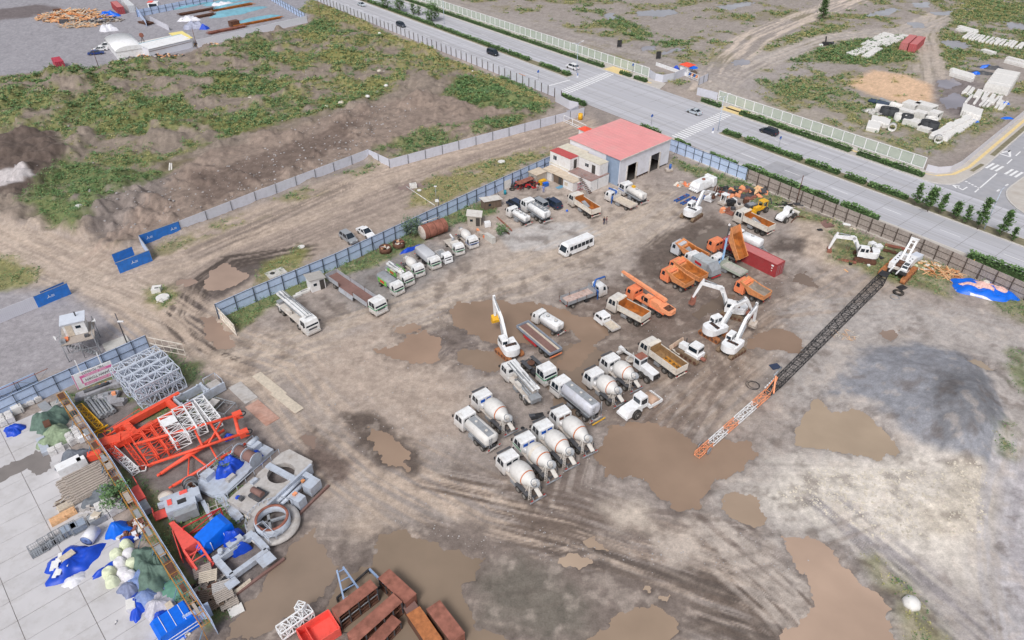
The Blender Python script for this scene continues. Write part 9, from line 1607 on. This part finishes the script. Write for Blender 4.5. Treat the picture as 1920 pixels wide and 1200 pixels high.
# ------ far storage, top right
container('shipping_container','left of two dull red containers side by side in the grass at the top right',(G(1683,104)+G(1718,72))/2+Vector((-.2,0,0)),yaw(G(1718,72),G(1683,104))+math.pi,CTOP,12.2,top=CTOP);container('shipping_container','right of two dull red containers side by side in the grass at the top right',(G(1697,106.5)+G(1731,75))/2+Vector((.3,0,0)),yaw(G(1731,75),G(1697,106.5))+math.pi,mat('rose_red_container',(186,88,92),.55,var=.08,wave=('X',1.7,.6)),12.2,top=CTOP)
def beams(a,b_,n_,vec,lb,w_=.8,h=.5,jit=.1,name='precast_bar',cat='concrete bar',z=0.0):
 """a row of equal precast pieces, every one a thing of its own"""
 A,B=G(*a),G(*b_);V=G(a[0]+vec[0],a[1]+vec[1])-A;L=V.length;rz=math.atan2(V.y,V.x);src=None
 for i in range(n_):
  p=A.lerp(B,i/max(1,n_-1))+V/2;p=Vector((p.x+random.gauss(0,jit),p.y+random.gauss(0,jit),z+random.uniform(-.06,.06)))
  if src is None:src=one(MB().prism([(-L/2,0),(L/2,0),(L/2,h*.8),(L/2-.15,h),(-L/2+.15,h),(-L/2,h*.8)],w_/2,CONCW).box((0,0,h*.5),(L*.96,w_+.08,h*.3),CONCW),name,lb,cat,p,rz,lb)
  else:dup(src,p,rz+random.gauss(0,.03),lb)
beams((1655,63),(1614,84),14,(20,4.5),'one of the white beams in the upper row left of the red containers',.95,.6,.2);beams((1671,69),(1588,101),24,(16,4),'one of the white beams in the long middle row left of the red containers',.95,.6,.2);beams((1689,67),(1650,85),11,(14,3),'one of the white beams in the row touching the red containers',1.0,.6,.2);beams((1640,92),(1618,106),8,(12,3),'one of the white beams in the short lowest row left of the red containers',1.5,.8)
beams((1804,73),(1910,93),17,(13,-9),'one of the white beams in the long slanting row at the top right',.8,.7,.25);beams((1797,52),(1794,56),3,(34,9),'one of three long beams lying above the slanting row',1.6,.8);beams((1887,112),(1884,117),2,(42,11),'one of two long beams at the right edge below the slanting row',1.6,1.0);beams((1783,134),(1781,142),4,(40,12),'one of the white slabs stacked beside the dark puddle',1.4,1.2,.2)
beams((1862,144),(1845,168),7,(44,8.5),'one of the slabs of the big white block at the right edge',3.0,2.4,.02);beams((1812,163),(1876,183),13,(-10,13),'one of the white posts in the upper fan below the big white block',.6,.6,.3);beams((1826,180),(1888,192),9,(-12,14),'one of the white posts in the lower fan below the big white block',.6,.5,.35);beams((1806,204),(1834,214),7,(-3,13),'one of the upright grey-white slabs in the short row above the kerb pieces',1.0,1.6,.05)
beams((1826,217),(1756,256),22,(-10,4),'one of the white kerb pieces in the heap running to the side road',1.6,1.0,.35,'edging_stone','edging stone');beams((1834,221),(1774,258),20,(-9,5),'one of the white kerb pieces on the outer side of the heap',1.4,.6,.3,'edging_stone','edging stone');beams((1628,246),(1641,249),4,(4,-13),'one of four pale pipes in the front row',1.4,1.1,.02);beams((1637,233),(1643,235),2,(2,-10),'one of two pale pipes behind the front row',1.4,1.1,.02);beams((1650,236),(1659,240),3,(4,-10),'one of three pale pipes in the right group',1.5,1.1,.02)
def ring(px,lb,r=1.3,h=1.6,m=CONCW,lie=None):
 q=MB().lathe([(0,r),(h,r),(h,r*.72),(0,r*.72),(0,r)],(0,0,0)if lie is None else(-h/2,0,r),(0,0,1)if lie is None else(1,0,0),m,20,False,False);return one(q,'concrete_ring',lb,'concrete ring',G(*px),lie or 0,'concrete rings and boxes')
COATSHADE=mat('black_coat_and_hollow_shade',(58,60,64),.7,var=.15);ring((1671,245),'single pale pipe ring lying by itself',1.0,1.4,CONCW,R(60));ring((1757,268),'pale ring lying at the end of the kerb heap',1.0,1.4,CONCW,R(70));ring((1767,262),'flat pale ring beside the kerb heap end',1.3,.5)
for x,y,m,lb in((1686,225,CONCW,'tall white ring at the left of the dark rings'),(1698,229,COATSHADE,'black coated ring beside the tall white one'),(1735,240,COATSHADE,'black coated ring on a white base'),(1746,243,COATSHADE,'right one of two black coated rings'),(1744,231,CONCW,'flat white ring above the black coated pair'),(1671,217,COATSHADE,'dark ring in front of the white pipes'),(1659,215,COATSHADE,'smaller dark ring left of the other dark ring')):ring((x,y),lb,1.5,2.0 if m is COATSHADE else 1.6,m)
def cbox(px,d,lb,rz=RA):
 a,b_,h=d;mb=MB();t_=.25
 for s in(-1,1):mb.box((0,s*(b_-t_)/2,h/2),(a,t_,h),CONCW)
 mb.box((0,0,h-t_/2),(a-.01,b_-t_*2,t_),CONCW).box((0,0,t_/2),(a-.01,b_-t_*2,t_),CONCW).box((a*.1,0,h/2),(a*.7,b_-t_*2-.02,h-t_*2-.02),COATSHADE);return one(mb,'box_culvert',lb,'box culvert',G(*px),rz,'concrete rings and boxes')  # dark block fills the hollow, painted in for the shade inside
cbox((1705,208),(3.6,3.6,2.4),'big box culvert at the back left of the group');cbox((1732,211),(5.0,3.4,2.4),'widest box culvert at the back of the group');cbox((1724,221),(3.2,2.4,1.8),'small box culvert in the middle of the group');cbox((1698,217),(4.2,2.2,1.6),'low double box culvert left of the middle');cbox((1750,224),(2.6,3.0,2.2),'dark box culvert at the right of the group');cbox((1710,234),(4.0,3.4,1.4),'broken box culvert lying at the front of the group');cbox((1733,245),(3.0,2.2,.9),'low white base under the black coated ring')
for a,b_,m,lb in(((1628,191),(1684,207),mat('blue_black_pipe',(50,66,88),.5,var=.1),'long blue-black pipe lying behind the culverts'),((1632,189),(1690,204),MATS['blue_black_pipe'],'second blue-black pipe lying behind the culverts'),((1650,188),(1688,203),GREYST,'thin grey pipe behind the blue-black ones'),((1640,206),(1676,212),CONCW,'fat white pipe left of the culverts'),((1668,202),(1690,208),CONCW,'fat white pipe touching the culverts')):
 A,B=G(*a),G(*b_);r=.9 if m is CONCW else.4;h2=(B-A).length/2;one(MB().lathe([(-h2,r),(h2,r),(h2,r*.8),(-h2,r*.8),(-h2,r)],(0,0,r),(1,0,0),m,14,False,False),'pipe',lb,'pipe',(A+B)/2,yaw(A,B),'pipes by the culverts')
sticks('culvert_rubble','broken pale rings and rubble at the left of the culverts',(1642,212),3.5,1.8,30,1.6,.9,[CONCW,CONC,STONEG],.9)
for x,y,m,lb in((1857,128,DKGREY,'dark heap with blue sheet above the big white block'),(1838,138,DKGREY,'smaller dark heap with blue sheet near the stacked slabs')):heap('dark_heap',lb,'heap',(x,y),4,1.4,.8,m,-.3,int(x));
heap('tarpaulin','blue sheet at the left end of the smaller dark heap','tarpaulin',(1829,139),1.6,.8,.7,TARPC,0,81);heap('tarpaulin','blue sheet on the larger dark heap','tarpaulin',(1848,127),2,.9,1.0,TARPC,0,82);heap('tarpaulin','blue scrap in the grass beside the pale fence','tarpaulin',(1888,222),1.6,.7,.4,TARPC,0,83);heap('tarpaulin','blue scrap at the end of the lower fan of posts','tarpaulin',(1885,195),1.2,.6,.6,TARPC,0,84);heap('tarpaulin','blue scrap beside the kerb heap','tarpaulin',(1827,229),1.2,.6,.6,TARPC,0,85);block('block_pallet','white pallet of small blocks below the slanting row','blocks',(1852,101),(4.4,2,1.1),CONCW,yaw(G(1842,97),G(1862,103)),None,0)
for x,y,lb in((1161,89,'left small black board standing in the bare field'),(1234,111,'right small black board standing in the bare field')):one(MB().box((0,0,1.4),(1.6,.12,2.2),BLACK).box((-.5,0,.3),(.1,.1,.6),BLACK).box((.5,0,.3),(.1,.1,.6),BLACK),'notice_board',lb,'board',G(x,y),.1)
o=thing('scrap_machine','small dark machine with an upright arm in the grass at the top right','machine',G(1550,85));MB().box((0,0,.6),(3.0,1.4,.9),BLACK).cyl((1.2,0,.7),(2.2,.3,.8),.5,DKGREY).build('body',o);MB().bar((-.6,0,1),(-.9,0,3.0),.35,BLACK).build('arm',o);MB().box((-2.2,-.4,.3),(1.2,.8,.5),CLEANW).build('white_plate',o)
one(MB().box((0,0,.5),(14,.3,1.0),CLEANW),'low_barrier','low white barrier left of the far guard booth','barrier',(G(1251,130)+G(1268,136))/2,yaw(G(1251,130),G(1268,136)));heap('tarpaulin_bundle','dark blue bundle left of the far guard booth','tarpaulin',(1268,132),1.3,.9,1.2,TARP,0,86);block('kiosk_counter','brown counter under the blue umbrella','counter',(1300,141),(1.6,1.2,1.2),SHEDD,.3,None,0)
def whitebox(px,lb,m=CLEANW):o=thing('kerb_marker',lb,'marker',G(*px),0,'median end markers');MB().box((0,0,.25),(.5,.5,.5),m).build('block',o);MB().cyl((0,0,.5),(0,0,1.3),.12,BLUE,n=8).build('bollard',o)
whitebox((1083,145),'blue and white marker at the median end by the first crosswalk');whitebox((1336,249),'blue and white marker at the median end by the second crosswalk')
one(MB().box((0,0,1.8),(3,.1,.4),ORANGE2),'orange_banner','orange strip on the grey metal fence by the hedge end','banner',W(166,136.9,.5),RA)
